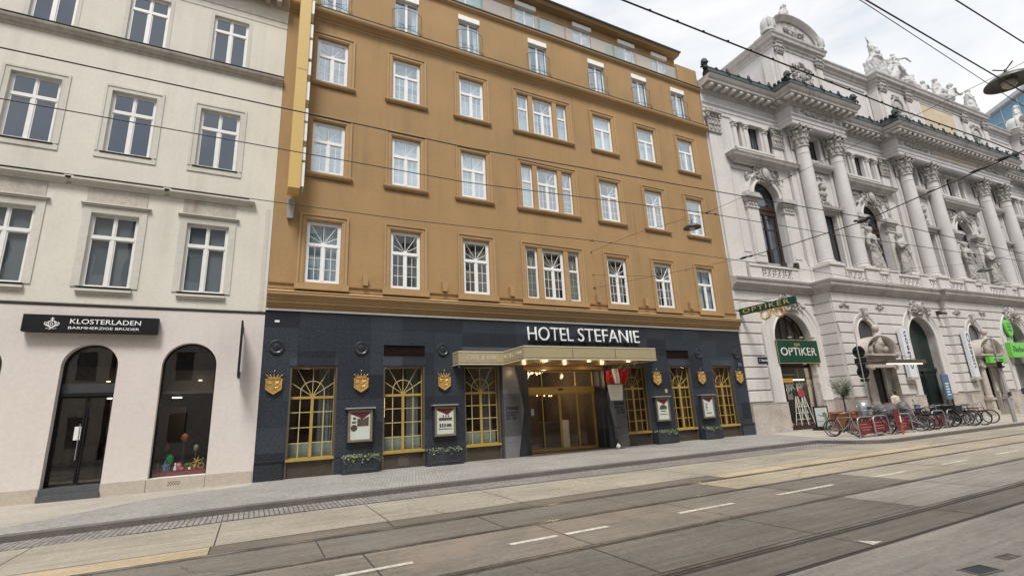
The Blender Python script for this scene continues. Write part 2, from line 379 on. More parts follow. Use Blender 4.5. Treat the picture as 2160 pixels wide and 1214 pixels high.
def concrete(name, col, streaks=(0.5, 8, 1), crack=0.5, spot=True, rough=0.8, patch=None, rel=0.3):
    m, n, l, b = newmat(name); t = n.new('ShaderNodeTexCoord').outputs['Object']
    a = ns(n, l, t, 0.45, 6, 0.6); f = ns(n, l, t, 14, 6, 0.7); s1 = ns(n, l, t, 1.1, 5, 0.6, streaks); g = ns(n, l, t, 90, 3, 0.7)
    c = ramp(n, l, a.outputs['Fac'], 0.3, sc(col, 0.80), 0.7, sc(col, 1.14)).outputs[0]
    c = mixc(n, l, c, ramp(n, l, s1.outputs['Fac'], 0.35, (0.80,)*3, 0.65, (1.06,)*3).outputs[0], 1.0, 'MULTIPLY')
    c = mixc(n, l, c, ramp(n, l, f.outputs['Fac'], 0.32, (0.74,)*3, 0.62, (1.05,)*3).outputs[0], 1.0, 'MULTIPLY')
    c = mixc(n, l, c, ramp(n, l, g.outputs['Fac'], 0.3, (0.86,)*3, 0.7, (1.1,)*3).outputs[0], 1.0, 'MULTIPLY')
    if spot:
        v = ns(n, l, t, 3.2, 2, 0.5); v2 = ns(n, l, t, 7.5, 3, 0.6)
        c = mixc(n, l, c, sc(col, 0.30), ramp(n, l, v2.outputs['Fac'], 0.69, (0,0,0), 0.76, (0.8,)*3).outputs[0])
        c = mixc(n, l, c, sc(col, 1.35), ramp(n, l, v.outputs['Fac'], 0.68, (0,0,0), 0.80, (0.4,)*3).outputs[0])
    vo = n.new('ShaderNodeTexVoronoi'); vo.feature = 'DISTANCE_TO_EDGE'; vo.inputs['Scale'].default_value = 0.55
    wv = ns(n, l, t, 1.7, 5, 0.65); va = n.new('ShaderNodeVectorMath'); va.operation = 'MULTIPLY_ADD'; va.inputs[1].default_value = (0.7, 0.7, 0); l.new(wv.outputs['Color'], va.inputs[0]); l.new(t, va.inputs[2]); l.new(va.outputs[0], vo.inputs['Vector'])
    mk = ns(n, l, t, 0.35, 2); mm = n.new('ShaderNodeMath'); mm.operation = 'MULTIPLY'
    l.new(ramp(n, l, vo.outputs['Distance'], 0.003, (1,1,1), 0.009, (0,0,0)).outputs[0], mm.inputs[0]); l.new(ramp(n, l, mk.outputs['Fac'], 0.52, (0,0,0), 0.60, (0.75,)*3).outputs[0], mm.inputs[1])
    c = mixc(n, l, c, sc(col, 0.35), mm.outputs[0])
    oil = ns(n, l, t, 0.9, 5, 0.7); c = mixc(n, l, c, sc(col, 0.55), ramp(n, l, oil.outputs['Fac'], 0.60, (0,0,0), 0.72, (0.45,)*3).outputs[0])
    if patch:
        p = ns(n, l, t, 0.8, 5, 0.65); c = mixc(n, l, c, patch, ramp(n, l, p.outputs['Fac'], 0.5, (0,0,0), 0.62, (0.6,)*3).outputs[0])
    l.new(c, b.inputs['Base Color']); l.new(ramp(n, l, f.outputs['Fac'], 0.3, (rough-.15,)*3, 0.7, (rough+.1,)*3).outputs[0], b.inputs['Roughness'])
    bp = n.new('ShaderNodeBump'); bp.inputs['Strength'].default_value = 0.35; bp.inputs['Distance'].default_value = 0.006
    l.new(g.outputs['Fac'], bp.inputs['Height']); l.new(bp.outputs[0], b.inputs['Normal']); b.inputs['Specular IOR Level'].default_value = rel
    return m
M['asphalt'] = concrete('smooth_worn_asphalt', (0.315, 0.288, 0.255))
M['slab'] = concrete('grey_track_slab', (0.178, 0.160, 0.135))
M['slab_mid'] = concrete('brownish_track_slab', (0.215, 0.188, 0.155), patch=(0.24, 0.19, 0.15))
M['slab_tan'] = concrete('tan_track_slab', (0.39, 0.33, 0.245))
M['lane'] = concrete('tan_concrete_lane', (0.355, 0.315, 0.255))
M['patch'] = concrete('light_tan_strip', (0.46, 0.37, 0.25), spot=False)
M['strip'] = concrete('brown_edge_strip', (0.17, 0.145, 0.118), spot=False)
M['joint'] = plain('dark_joint', (0.05, 0.043, 0.038), 0.9)
M['rail'] = surf('tram_rail_steel', (0.34, 0.31, 0.28), 0.28, 0.25, 0.2, 0, metal=0.7, bigs=2)
M['groove'] = plain('dark_rail_groove', (0.04, 0.034, 0.03), 0.8)
M['paint'] = surf('worn_road_paint', (0.66, 0.62, 0.53), 0.7, 0.25, 0.25, 0, bigs=3, fines=16)
M['kerb'] = surf('granite_kerb', (0.13, 0.115, 0.108), 0.75, 0.15, 0.12, 0.2, 30, bigs=1.0)
M['pave_plain'] = concrete('tan_pavement', (0.44, 0.40, 0.345))
def setts(name, c1, c2, mort, w, h, sx=1.0, rot=0.0, wob=0.05, bumpd=0.02):
    m, n, l, b = newmat(name); t = n.new('ShaderNodeTexCoord').outputs['Object']
    mp_ = n.new('ShaderNodeMapping'); mp_.inputs['Rotation'].default_value = (0, 0, rot); l.new(t, mp_.inputs[0])
    w_ = ns(n, l, t, 2.5, 2); ad = n.new('ShaderNodeVectorMath'); ad.operation = 'MULTIPLY_ADD'; l.new(w_.outputs['Color'], ad.inputs[0]); ad.inputs[1].default_value = (wob, wob, 0); l.new(mp_.outputs[0], ad.inputs[2])
    br = n.new('ShaderNodeTexBrick'); l.new(ad.outputs[0], br.inputs['Vector']); br.inputs['Scale'].default_value = 1
    br.inputs['Brick Width'].default_value = w; br.inputs['Row Height'].default_value = h; br.inputs['Mortar Size'].default_value = 0.011; br.inputs['Mortar Smooth'].default_value = 0.6
    br.inputs['Color1'].default_value = (*c1, 1); br.inputs['Color2'].default_value = (*c2, 1); br.inputs['Mortar'].default_value = (*mort, 1)
    a = ns(n, l, t, 0.6, 5); f = ns(n, l, t, 11, 5, 0.8)
    c = mixc(n, l, br.outputs['Color'], ramp(n, l, a.outputs['Fac'], 0.3, (0.82,)*3, 0.7, (1.12,)*3).outputs[0], 1.0, 'MULTIPLY')
    c = mixc(n, l, c, ramp(n, l, f.outputs['Fac'], 0.3, (0.68,)*3, 0.7, (1.2,)*3).outputs[0], 1.0, 'MULTIPLY')
    gm = ns(n, l, t, 5.5, 2, 0.5); c = mixc(n, l, c, (0.06,0.055,0.05), ramp(n, l, gm.outputs['Fac'], 0.72, (0,0,0), 0.76, (0.7,)*3).outputs[0])
    l.new(c, b.inputs['Base Color']); b.inputs['Roughness'].default_value = 0.75
    bp = n.new('ShaderNodeBump'); bp.inputs['Strength'].default_value = 0.8; bp.inputs['Distance'].default_value = bumpd; bp.invert = True
    l.new(br.outputs['Fac'], bp.inputs['Height']); l.new(bp.outputs[0], b.inputs['Normal'])
    return m
M['setts'] = setts('grey_pavement_setts', (0.40, 0.385, 0.36), (0.31, 0.30, 0.285), (0.21, 0.20, 0.19), 0.10, 0.09, rot=R_(45), wob=0.09)
M['gutter'] = setts('gutter_cobbles', (0.33, 0.31, 0.285), (0.22, 0.21, 0.195), (0.085, 0.075, 0.07), 0.12, 0.095, rot=R_(90), wob=0.05, bumpd=0.03)

# ------------------------------------------------------------------ ground
SZ = -0.12
XL, XR = -40.0, 130.0
g = MB(); g.q((-600,-600,SZ-0.012),(600,-600,SZ-0.012),(600,600,SZ-0.012),(-600,600,SZ-0.012)); struct('ground', g, M['asphalt'])
# kerb line of the near pavement (far side of the street)
KL = [(XL,-5.75),(-4.0,-5.30),(0.1,-4.93),(4.0,-4.90),(20.45,-4.90),(20.75,-6.2),(21.3,-6.85),(22.3,-7.0),(34.0,-6.95),(XR,-9.5)]
pv = MB(); pts = KL + [(XR, 6.0), (XL, 6.0)]
pv.extr([(p[0], p[1]+0.16) if i < len(KL) else p for i, p in enumerate(pts)], SZ-0.2, 0.0); struct('pavement', pv, M['setts'])
kb = MB(); prof = [(-0.165,SZ-0.1),(0.0,SZ-0.1),(0.0,-0.015),(-0.015,0.003),(-0.165,0.003)]
kb.sweep(KL, prof, MXY); struct('kerb', kb, M['kerb'])
pp = MB(); pp.extr([(XL,-5.5),(-4.2,-4.4),(-2.3,-1.9),(-1.0,-1.05),(0.1,-0.9),(0.1,0.05),(XL,0.05)], -0.05, 0.004)
struct('pavement_strip', pp, M['pave_plain'])
pp = MB(); pp.extr([(24.5,-6.78),(34.0,-6.74),(XR,-9.3),(XR,-0.5),(23.5,-0.5),(21.8,-4.0),(21.2,-6.2),(22.4,-6.80)], -0.05, 0.004); struct('odeon_pavement', pp, M['pave_plain'])
def sheet(name, x0, x1, y0, y1, z, mat, kind='structure'):
    m_ = MB(); m_.q((x0,y0,z),(x1,y0,z),(x1,y1,z),(x0,y1,z)); return struct(name, m_, mat, kind)
gt = MB(); gt.q(*[(x, y, SZ) for x, y in [(XL,-6.9),(-4,-6.15),(0,-5.85),(20.3,-6.05),(20.9,-6.9),(20.45,-4.85),(4,-4.85),(0,-4.87),(-4,-5.25),(XL,-5.7)]]); struct('gutter', gt, M['gutter'])
# slabs: each is a real panel with a small gap to its neighbours
rs = random.Random(3)
def slabs(name, y0, y1, first, step, mats, gap=0.022, z=SZ-0.004, extra=None):
    by = {}
    k0 = int((XL-first)//step); k1 = int((XR-first)//step)+1
    for k in range(k0, k1):
        x0 = first+k*step; m_ = mats(x0+step/2)
        mb = by.setdefault(m_, MB()); j = rs.uniform(-0.02, 0.02)
        zz = z + rs.uniform(-0.0015, 0.0015)
        mb.q((x0+gap/2,y0+gap/2,zz),(x0+step-gap/2,y0+gap/2,zz),(x0+step-gap/2,y1-gap/2,zz),(x0+gap/2,y1-gap/2,zz))
    for m_, mb in by.items(): struct(name, mb, M[m_])
struct('road_bed', MB().box(XL, XR, -13.97, -6.0, SZ-0.03, SZ-0.009), M['joint'])
slabs('lane_slab', -8.17, -6.02, -0.40, 2.72, lambda x: 'lane')
slabs('edge_strip', -8.74, -8.17, -0.44, 2.72, lambda x: 'patch' if (x < -0.4 or 10.4 < x < 21) else ('strip' if x < 10.4 else 'lane'))
slabs('track_slab', -10.05, -8.91, 3.75, 2.74, lambda x: 'slab' if x < 9.2 else ('slab_tan' if x < 26 else 'lane'))
slabs('middle_slab', -11.75, -10.19, 4.24, 2.76, lambda x: 'slab_mid' if x < 9.7 else ('slab' if x < 12 else 'lane'))
slabs('far_track_slab', -13.17, -11.89, 4.12, 2.80, lambda x: 'slab' if x < 9.7 else ('slab_tan' if False else 'asphalt'))
slabs('track_edge_slab', -13.93, -13.36, 4.12+2.74, 2.80, lambda x: 'slab')
def rail(y):
    mb = MB(); mb.box(XL, XR, y-0.035, y+0.035, SZ-0.05, SZ+0.001); a = obj('rail_head', mb, M['rail'])
    mb2 = MB(); mb2.box(XL, XR, y-0.068, y-0.036, SZ-0.05, SZ-0.010); mb2.box(XL, XR, y+0.036, y+0.046, SZ-0.05, SZ-0.004)
    mb3 = MB(); mb3.box(XL, XR, y-0.088, y-0.069, SZ-0.05, SZ-0.001)
    return a, mb2, mb3
for i, (y, lb) in enumerate(((-8.82, 'steel tram rail nearest the hotel kerb'), (-10.10, 'second steel tram rail counting from the hotel kerb'), (-11.80, 'third steel tram rail, just past the dashed white line'), (-13.22, 'steel tram rail nearest the viewer, beside the double groove'))):
    t = thing('tram_rail', lb, 'tram rail', (0,0,0), group='tram rails set in the street')
    a, b2, b3 = rail(y); a.parent = t
    obj('rail_groove', b2, M['groove'], t); obj('rail_lip', b3, M['rail'], t)
dsh = MB()
for x0, x1 in ((1.0,1.95),(3.33,4.12),(4.26,5.05),(6.55,7.9),(9.15,10.95),(12.5,13.9),(15.6,17.0),(18.7,20.1),(22,23.4),(25.2,26.6),(28.5,29.9),(-2.2,-0.8)):
    y0 = -11.03; mb = dsh; mb.q((x0,y0-0.05,SZ+0.001),(x1,y0-0.05,SZ+0.001),(x1,y0+0.05,SZ+0.001),(x0,y0+0.05,SZ+0.001))
o = struct('road_marking', dsh, M['paint'])
tr_ = MB(); tr_.q((6.93,-13.68,SZ+0.001),(7.13,-13.88,SZ+0.001),(6.88,-13.90,SZ+0.001)); struct('road_marking', tr_, M['paint'])
mh = thing('manhole_cover', 'rectangular iron drain cover at the lower right of the road', 'manhole cover', (6.73,-14.98,SZ-0.008), R_(-8))
c = MB(); c.fr(-0.17,0.17,-0.11,0.11,0.022,0,0); c = MB()
def flatframe(mb, a, b, w, z0, z1):
    mb.box(-a,a,-b,-b+w,z0,z1); mb.box(-a,a,b-w,b,z0,z1); mb.box(-a,-a+w,-b+w,b-w,z0,z1); mb.box(a-w,a,-b+w,b-w,z0,z1)
flatframe(c,0.18,0.11,0.02,-0.01,0.006); obj('cover_frame', c, M['rail'], mh)
c = MB(); 
for i in range(8): c.box(-0.15+i*0.0385,-0.128+i*0.0385,-0.085,0.085,-0.01,0.002)
c.box(-0.16,0.16,-0.09,0.09,-0.012,-0.004); obj('grate', c, M['lead'], mh)
mh = thing('valve_cover', 'small square pair of valve covers near the right edge of the road', 'valve cover', (7.48,-14.95,SZ-0.010), R_(-6))
c = MB(); flatframe(c,0.13,0.06,0.012,-0.01,0.004); c.box(-0.006,0.006,-0.048,0.048,-0.01,0.004); obj('cover_frame', c, M['strip'], mh)
c = MB(); c.box(-0.115,-0.01,-0.045,0.045,-0.01,0.001); c.box(0.01,0.115,-0.045,0.045,-0.01,0.001); obj('cover_plate', c, M['slab'], mh)

# ------------------------------------------------------------------ wall with openings
def wall(mb, x0, x1, z0, z1, y, holes, depth=0.25):
    """holes: (hx0,hx1,hz0,hz1[,rise]) ; with rise the top is an arch of that rise above hz1"""
    rects = [(h[0], h[1], h[2], h[3]+(h[4] if len(h) > 4 else 0)) for h in holes]
    xs = sorted(set([x0, x1]+[v for h in rects for v in h[:2] if x0 < v < x1])); zs = sorted(set([z0, z1]+[v for h in rects for v in h[2:4] if z0 < v < z1]))
    for i in range(len(xs)-1):
        cx_ = (xs[i]+xs[i+1])/2; run = None
        for j in range(len(zs)-1):
            cz_ = (zs[j]+zs[j+1])/2
            if any(h[0] < cx_ < h[1] and h[2] < cz_ < h[3] for h in rects): continue
            mb.q((xs[i],y,zs[j]),(xs[i+1],y,zs[j]),(xs[i+1],y,zs[j+1]),(xs[i],y,zs[j+1]))
    for h in holes:
        a, b, c_, d = h[:4]; rise = h[4] if len(h) > 4 else 0
        mb.q((a,y,c_),(a,y,d),(a,y+depth,d),(a,y+depth,c_)); mb.q((b,y,c_),(b,y+depth,c_),(b,y+depth,d),(b,y,d))
        if c_ > z0+0.01: mb.q((a,y,c_),(a,y+depth,c_),(b,y+depth,c_),(b,y,c_))
        if not rise: mb.q((a,y,d),(b,y,d),(b,y+depth,d),(a,y+depth,d))
        else:
            r = (b-a)/2; mx_ = (a+b)/2; N = 24
            P = [(mx_-r*cos(pi*k/N), d+rise*sin(pi*k/N)) for k in range(N+1)]
            for k in range(N):
                mb.q((P[k][0],y,P[k][1]),(P[k+1][0],y,P[k+1][1]),(P[k+1][0],y+depth,P[k+1][1]),(P[k][0],y+depth,P[k][1]))
                mb.q((P[k][0],y,P[k][1]),(P[k+1][0],y,P[k+1][1]),(P[k+1][0],y,d+rise),(P[k][0],y,d+rise))
    return mb
def archpts(cx, zs, r, z0, n=24, rise=None):
    rise = r if rise is None else rise
    return [(cx-r, z0)]+[(cx-r*cos(pi*k/n), zs+rise*sin(pi*k/n)) for k in range(n+1)]+[(cx+r, z0)]
def archpane(mb, cx, zs, r, z0, y, rise=None): mb.q(*[(p[0], y, p[1]) for p in archpts(cx, zs, r, z0, 24, rise)]); return mb

def text_mesh(txt, size=1.0, ext=0.02, width=None, align='LEFT', spacing=1.0, off=0.0):
    cu = bpy.data.curves.new('txt', 'FONT'); cu.body = txt; cu.size = size; cu.extrude = ext; cu.align_x = align; cu.space_character = spacing; cu.offset = off
    cu.resolution_u = 4
    o = bpy.data.objects.new('txt', cu); COL.objects.link(o)
    dg = bpy.context.evaluated_depsgraph_get(); me = bpy.data.meshes.new_from_object(o.evaluated_get(dg))
    bpy.data.objects.remove(o); bpy.data.curves.remove(cu)
    return me
def text(name, txt, x, z, h, w, y, mat, parent, ext=0.012, rotpts=None, off=0.0, spacing=1.0):
    """letters filling the box x..x+w, z..z+h, standing on the plane y and facing the street (-y)"""
    me = text_mesh(txt, 1.0, 0.5, spacing=spacing, off=off)
    xs = [v.co.x for v in me.vertices]; ys = [v.co.y for v in me.vertices]
    ax, bx, ay, by = min(xs), max(xs), min(ys), max(ys)
    for v in me.vertices:
        u = (v.co.x-ax)/(bx-ax)*w; q_ = (v.co.y-ay)/(by-ay)*h; d = v.co.z*ext
        if rotpts == 'up': v.co = (x-q_, y-ext/2-d, z+u)
        elif rotpts == 'down': v.co = (x+q_, y-ext/2-d, z-u)
        elif rotpts == 'side': v.co = (y-ext/2-d, x-u, z+q_)     # on a face looking to -x, read while x grows toward the wall
        else: v.co = (x+u, y-ext/2-d, z+q_)
    return obj(name, me, mat, parent)

# ================================================================== LEFT BUILDING (cream)
LB = thing('apartment_building', 'cream plastered building with a pale rose shop floor, left of the ochre hotel', 'building', (0,0,0))
XS = [-1.74-2.42*i for i in range(6)]       # window axes
LX0 = -15.4; LX1 = 0.12
def casement(parent, x0, x1, z0, z1, y, zt, frame, gl, back, muntin=False, fan=False, w=0.07, ys=0.06, name='window', cur=1.0, bars=2, topbar=False, flat=False, rim=0.19, drop=0.05):
    """wooden window: outer frame, transom bar at zt, mullion below; children pane, curtain, muntins"""
    cx = (x0+x1)/2; f = MB(); f.fr(x0, x1, z0, z1, w, y, y+ys)
    f.box(x0+w, x1-w, y-0.012, y+ys-0.002, zt-0.045, zt+0.045)
    f.box(cx-0.045, cx+0.045, y-0.006, y+ys-0.003, z0+w, zt-0.045)
    # sash frames
    if topbar: f.box(cx-0.022, cx+0.022, y-0.002, y+ys-0.004, zt+0.045, z1-w)
    for a, b, c_, d in ((x0+w, cx-0.045, z0+w, zt-0.045), (cx+0.045, x1-w, z0+w, zt-0.045))+(((x0+w, cx-0.022, zt+0.045, z1-w), (cx+0.022, x1-w, zt+0.045, z1-w)) if topbar else ((x0+w, x1-w, zt+0.045, z1-w),)):
        f.fr(a+0.003, b-0.003, c_+0.003, d-0.003, 0.028, y+0.012, y+ys-0.008)
    wo = obj(name, f, frame, parent)
    p = MB(); p.q((x0+w,y+0.035,z0+w),(x1-w,y+0.035,z0+w),(x1-w,y+0.035,z1-w),(x0+w,y+0.035,z1-w)); obj('pane', p, gl, wo)
    if muntin:
        m_ = MB(); ym0, ym1 = y+0.024, y+0.034
        for a, b in ((x0+w+0.03, cx-0.075), (cx+0.075, x1-w-0.03)):
            mxx = (a+b)/2; m_.box(mxx-0.009, mxx+0.009, ym0, ym1, z0+w+0.03, zt-0.07)
            for k in range(1, bars+1):
                zz = z0+w+0.03+(zt-0.1-z0-w)*k/(bars+1); m_.box(a, mxx-0.009, ym0, ym1, zz-0.009, zz+0.009); m_.box(mxx+0.009, b, ym0, ym1, zz-0.009, zz+0.009)
        zb = zt+0.075; top = z1-w-0.03; hw = (x1-x0)/2-w-0.03
        rays = [(0, top), (-hw*0.95, top), (hw*0.95, top), (-hw, zb+(top-zb)*0.38), (hw, zb+(top-zb)*0.38)]
        for dx, zz in rays: m_.tube([(cx, (ym0+ym1)/2, zb), (cx+dx, (ym0+ym1)/2, zz)], 0.011, 4)
        m_.lathe([(0.0,0),(0.06,0),(0.06,0.01)], cx, zb, 12, 'y', ym0, 0, pi)
        obj('muntin', m_, M['white_frame'], wo)
    if back is not None:
        c_ = MB(); n = 44; yb = y+rim; fa = 0.002 if flat else 1.0
        for (a, b) in ((x0+0.02, cx-(1-cur)*0.4), (cx+(1-cur)*0.4, x1-0.02)):
            for k in range(n//2):
                xa = a+(b-a)*k/(n//2); xb = a+(b-a)*(k+1)/(n//2)
                ya = yb+fa*(0.018*sin(k*1.9)+0.008*sin(k*3.7+1)); yc = yb+fa*(0.018*sin((k+1)*1.9)+0.008*sin((k+1)*3.7+1))
                c_.q((xa,ya,z0+0.03),(xb,yc,z0+0.03),(xb,yc,z1-0.05),(xa,ya,z1-0.05))
        obj('curtain', c_, back, wo, smooth=True)
    return wo

h1 = []; h2 = []
for x in XS:
    h1.append((x-0.585, x+0.585, 5.80, 8.10)); h2.append((x-0.59, x+0.59, 10.14, 12.32)); h2.append((x-0.55+0.03, x+0.55+0.03, 14.2, 16.2))
w = MB(); wall(w, LX0, LX1, 5.27, 17.4, 0.0, h1+h2, 0.24); obj('upper_wall', w, M['cream'], LB)
arches = [(-4.82, -3.56, 0.0, 3.51, 0.63), (-2.52, -1.12, 0.36, 3.52, 0.70), (-7.32, -6.02, 0.36, 3.50, 0.65), (-9.9, -8.6, 0.36, 3.50, 0.65), (-12.3, -11.0, 0.0, 3.50, 0.65)]
w = MB(); wall(w, LX0, LX1, 0.0, 5.25, -0.012, arches, 0.42); obj('shop_wall', w, M['rose'], LB)
# structure behind
w = MB(); w.box(LX0, LX1, 12.0, 12.2, 0, 18.2); w.box(LX0-0.2, LX0, 0.01, 12.2, 0, 17.4); w.box(LX0, LX1, 0.01, 12, 17.4, 17.6); w.box(LX1-0.25, LX1-0.01, 0.45, 12.0, 0.0, 17.35); obj('side_wall', w, M['cream'], LB)
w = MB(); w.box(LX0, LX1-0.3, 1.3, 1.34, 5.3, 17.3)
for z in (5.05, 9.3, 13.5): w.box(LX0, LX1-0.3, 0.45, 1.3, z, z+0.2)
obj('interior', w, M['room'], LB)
# string course, plinth
w = MB(); w.sweep([(LX0,0),(LX1,0)], [(0.0,5.21),(0.035,5.22),(0.05,5.25),(0.045,5.29),(0.0,5.30)], MXY); obj('string_course', w, M['iron'], LB)
for a, b in ((LX0,-12.3),(-11.0,-9.9),(-9.9,-8.6),(-8.6,-7.32),(-7.32,-6.02),(-6.02,-4.82),(-3.56,-2.54),(-2.52,-1.12),(-1.10,0.1)):
    obj('plinth', MB().box(a, b-0.012, -0.045, 0.3, 0.0, 0.35), M['plinth'], LB)
v = MB()
for i in range(5):
    for j in range(3): v.box(-2.03+i*0.062+(0.03 if j%2 else 0), -2.0+i*0.062+(0.03 if j%2 else 0), -0.048, -0.046, 0.14+j*0.04, 0.165+j*0.04)
obj('plinth_vent', v, M['joint'], LB)
# cornices
CP = [(0.0,0.0),(0.03,0.0),(0.03,0.06),(0.06,0.09),(0.11,0.10),(0.14,0.15),(0.20,0.19),(0.22,0.24),(0.22,0.28),(0.0,0.30)]
w = MB(); w.sweep([(LX0,0),(LX1,0)], [(o*0.9, 13.85+h) for o, h in CP], MXY); obj('belt_cornice', w, M['cream_dirty'], LB)
w = MB(); w.box(LX0, LX1, -0.225, -0.02, 14.151, 14.165); obj('cornice_flashing', w, M['flash'], LB)
w = MB(); w.sweep([(LX0,0),(LX1,0)], [(0,16.68),(0.025,16.68),(0.03,16.74),(0.0,16.76)], MXY); w.sweep([(LX0,0),(LX1,0)], [(0,16.42),(0.015,16.42),(0.015,16.46),(0.0,16.46)], MXY); obj('moulding', w, M['cream_trim'], LB)
w = MB(); w.sweep([(LX0,0),(LX1,0)], [(0,17.25),(0.06,17.27),(0.10,17.4),(0.45,17.5),(0.55,17.55),(0.60,17.72),(0.60,17.78),(0,17.9)], MXY)
for i in range(40):
    x = LX1-0.35-i*0.39; w.box(x-0.09, x+0.09, -0.42, -0.105, 17.26, 17.46)
obj('eaves_cornice', w, M['cream_dirty'], LB)
SP = [(0.0,0.0),(0.0,0.025),(0.17,0.025),(0.17,0.0)]
for i, x in enumerate(XS):
    # first floor
    s = MB(); P = [(x-0.585,5.80),(x-0.585,8.10),(x+0.585,8.10),(x+0.585,5.80)]
    s.sweep(P, [(0.0,0.0),(0.0,0.02),(0.16,0.03),(0.2,0.03),(0.2,0.0)], MXZ(0.0), side=-1)
    s.box(x-0.80, x+0.80, -0.075, -0.001, 8.31, 8.36); s.box(x-0.86, x+0.86, -0.11, -0.001, 8.361, 8.40)
    obj('window_surround', s, M['cream_trim'], LB)
    s = MB(); s.box(x-0.74, x+0.74, -0.018, -0.001, 8.41, 8.88); obj('frieze_panel', s, M['cream_dirty'], LB)
    s = MB(); s.sweep([(x-1.08,0.0),(x-1.08,-0.001),(x+1.08,-0.001),(x+1.08,0.0)], [(0,8.90),(0.05,8.91),(0.08,8.97),(0.15,9.0),(0.20,9.04),(0.20,9.10),(0.0,9.12)], MXY); obj('window_cornice', s, M['cream_trim'], LB)
    s = MB(); s.box(x-1.10, x+1.10, -0.215, -0.0, 9.121, 9.14); obj('cornice_flashing', s, M['flash'], LB)
    s = MB(); s.box(x-0.66, x+0.66, -0.11, -0.002, 5.66, 5.73); s.box(x-0.63, x+0.63, -0.07, -0.002, 5.60, 5.659); obj('window_sill', s, M['cream_trim'], LB)
    s = MB(); s.box(x-0.65, x+0.65, -0.125, 0.06, 5.775, 5.795); obj('sill_sheet', s, M['iron'], LB)
    casement(LB, x-0.585, x+0.585, 5.80, 8.10, 0.10, 7.36, M['white_frame_old'], M['glass_old'], M['blind'], w=0.06, topbar=True, flat=True, rim=0.12)
    # second floor
    s = MB(); P = [(x-0.59,10.14),(x-0.59,12.32),(x+0.59,12.32),(x+0.59,10.14)]
    s.sweep(P, [(0.0,0.0),(0.0,0.018),(0.02,0.018),(0.02,0.01),(0.13,0.01),(0.13,0.03),(0.2,0.03),(0.2,0.0)], MXZ(0.0), side=-1)
    s.box(x-0.79, x+0.79, -0.03, -0.001, 9.93, 10.08); obj('window_surround', s, M['cream_trim'], LB)
    s = MB(); s.box(x-0.66, x+0.66, -0.06, 0.06, 10.115, 10.135); obj('sill_sheet', s, M['iron'], LB)
    casement(LB, x-0.59, x+0.59, 10.14, 12.32, 0.10, 11.62, M['white_frame_old'], M['glass_old'], None, w=0.06, topbar=True)
    casement(LB, x-0.52, x+0.58, 14.2, 16.2, 0.08, 15.62, M['white_frame_old'], M['glass_old'], None, w=0.06, topbar=True)
    s = MB(); s.sweep([(x-0.52,14.2),(x-0.52,16.2),(x+0.58,16.2),(x+0.58,14.2)], [(0.0,0.0),(0.0,0.012),(0.11,0.012),(0.11,0.0)], MXZ(0.0), side=-1); obj('window_surround', s, M['cream_trim'], LB)
# vertical pale lesenes at first floor
w = MB(); w.box(-0.10, 0.02, -0.015, -0.001, 5.31, 8.9); obj('pilaster_strip', w, M['cream_trim'], LB)
# shop arches: bronze lining, glazing, interior
def archlining(a, b, z0, zs, rise, y0, y1, th, mat, name):
    r = (b-a)/2; cx = (a+b)/2; N = 24
    P = archpts(cx, zs, r-0.001, z0, N, rise); Q = archpts(cx, zs, r-th, z0, N, rise-th)
    m_ = MB()
    for k in range(len(P)-1):
        m_.q((P[k][0],y0,P[k][1]),(P[k+1][0],y0,P[k+1][1]),(Q[k+1][0],y0,Q[k+1][1]),(Q[k][0],y0,Q[k][1]))
        m_.q((Q[k][0],y0,Q[k][1]),(Q[k+1][0],y0,Q[k+1][1]),(Q[k+1][0],y1,Q[k+1][1]),(Q[k][0],y1,Q[k][1]))
    return obj(name, m_, mat, LB)
for i, (a, b, z0, zs, rise) in enumerate(arches):
    archlining(a, b, z0, zs, rise, 0.24, 0.40, 0.035, M['black_metal'], 'arch_frame')
    p = MB(); archpane(p, (a+b)/2, zs, (b-a)/2-0.03, z0+(0.36 if z0 == 0 else 0.02), 0.33); obj('pane', p, M['glass_left'], LB)
# door arch details
d = MB(); d.box(-4.785, -3.595, 0.20, 0.36, 2.70, 2.79); obj('transom_bar', d, M['black_metal'], LB)
d = MB(); d.box(-4.81, -3.565, 0.26, 0.29, 2.79, 3.05); obj('fascia_strip', d, M['dark_metal'], LB)
d = MB(); d.fr(-4.78, -4.19, 0.36, 2.69, 0.035, 0.28, 0.32); d.fr(-4.17, -3.60, 0.36, 2.69, 0.035, 0.28, 0.32); dd = obj('shop_door', d, M['black_metal'], LB)
p = MB(); p.tube([(-4.25,0.24,1.0),(-4.25,0.24,1.95)], 0.014); obj('handle', p, M['steel'], dd)
d = MB(); d.box(-4.83, -3.55, -0.12, 0.5, 0.0, 0.16); d.box(-4.815, -3.565, -0.001, 0.5, 0.16, 0.33); obj('entrance_step', d, M['lead'], LB)
p = MB(); p.box(-4.38,-4.22,0.322,0.325,1.52,1.88); obj('door_notice', p, M['paper'], dd)
for i, (a, b) in enumerate(((-2.52,-1.12),(-7.32,-6.02))):
    d = MB(); d.box(a+0.03, b-0.03, 0.28, 0.37, 2.72, 2.79); obj('transom_bar', d, M['dark_metal'], LB)
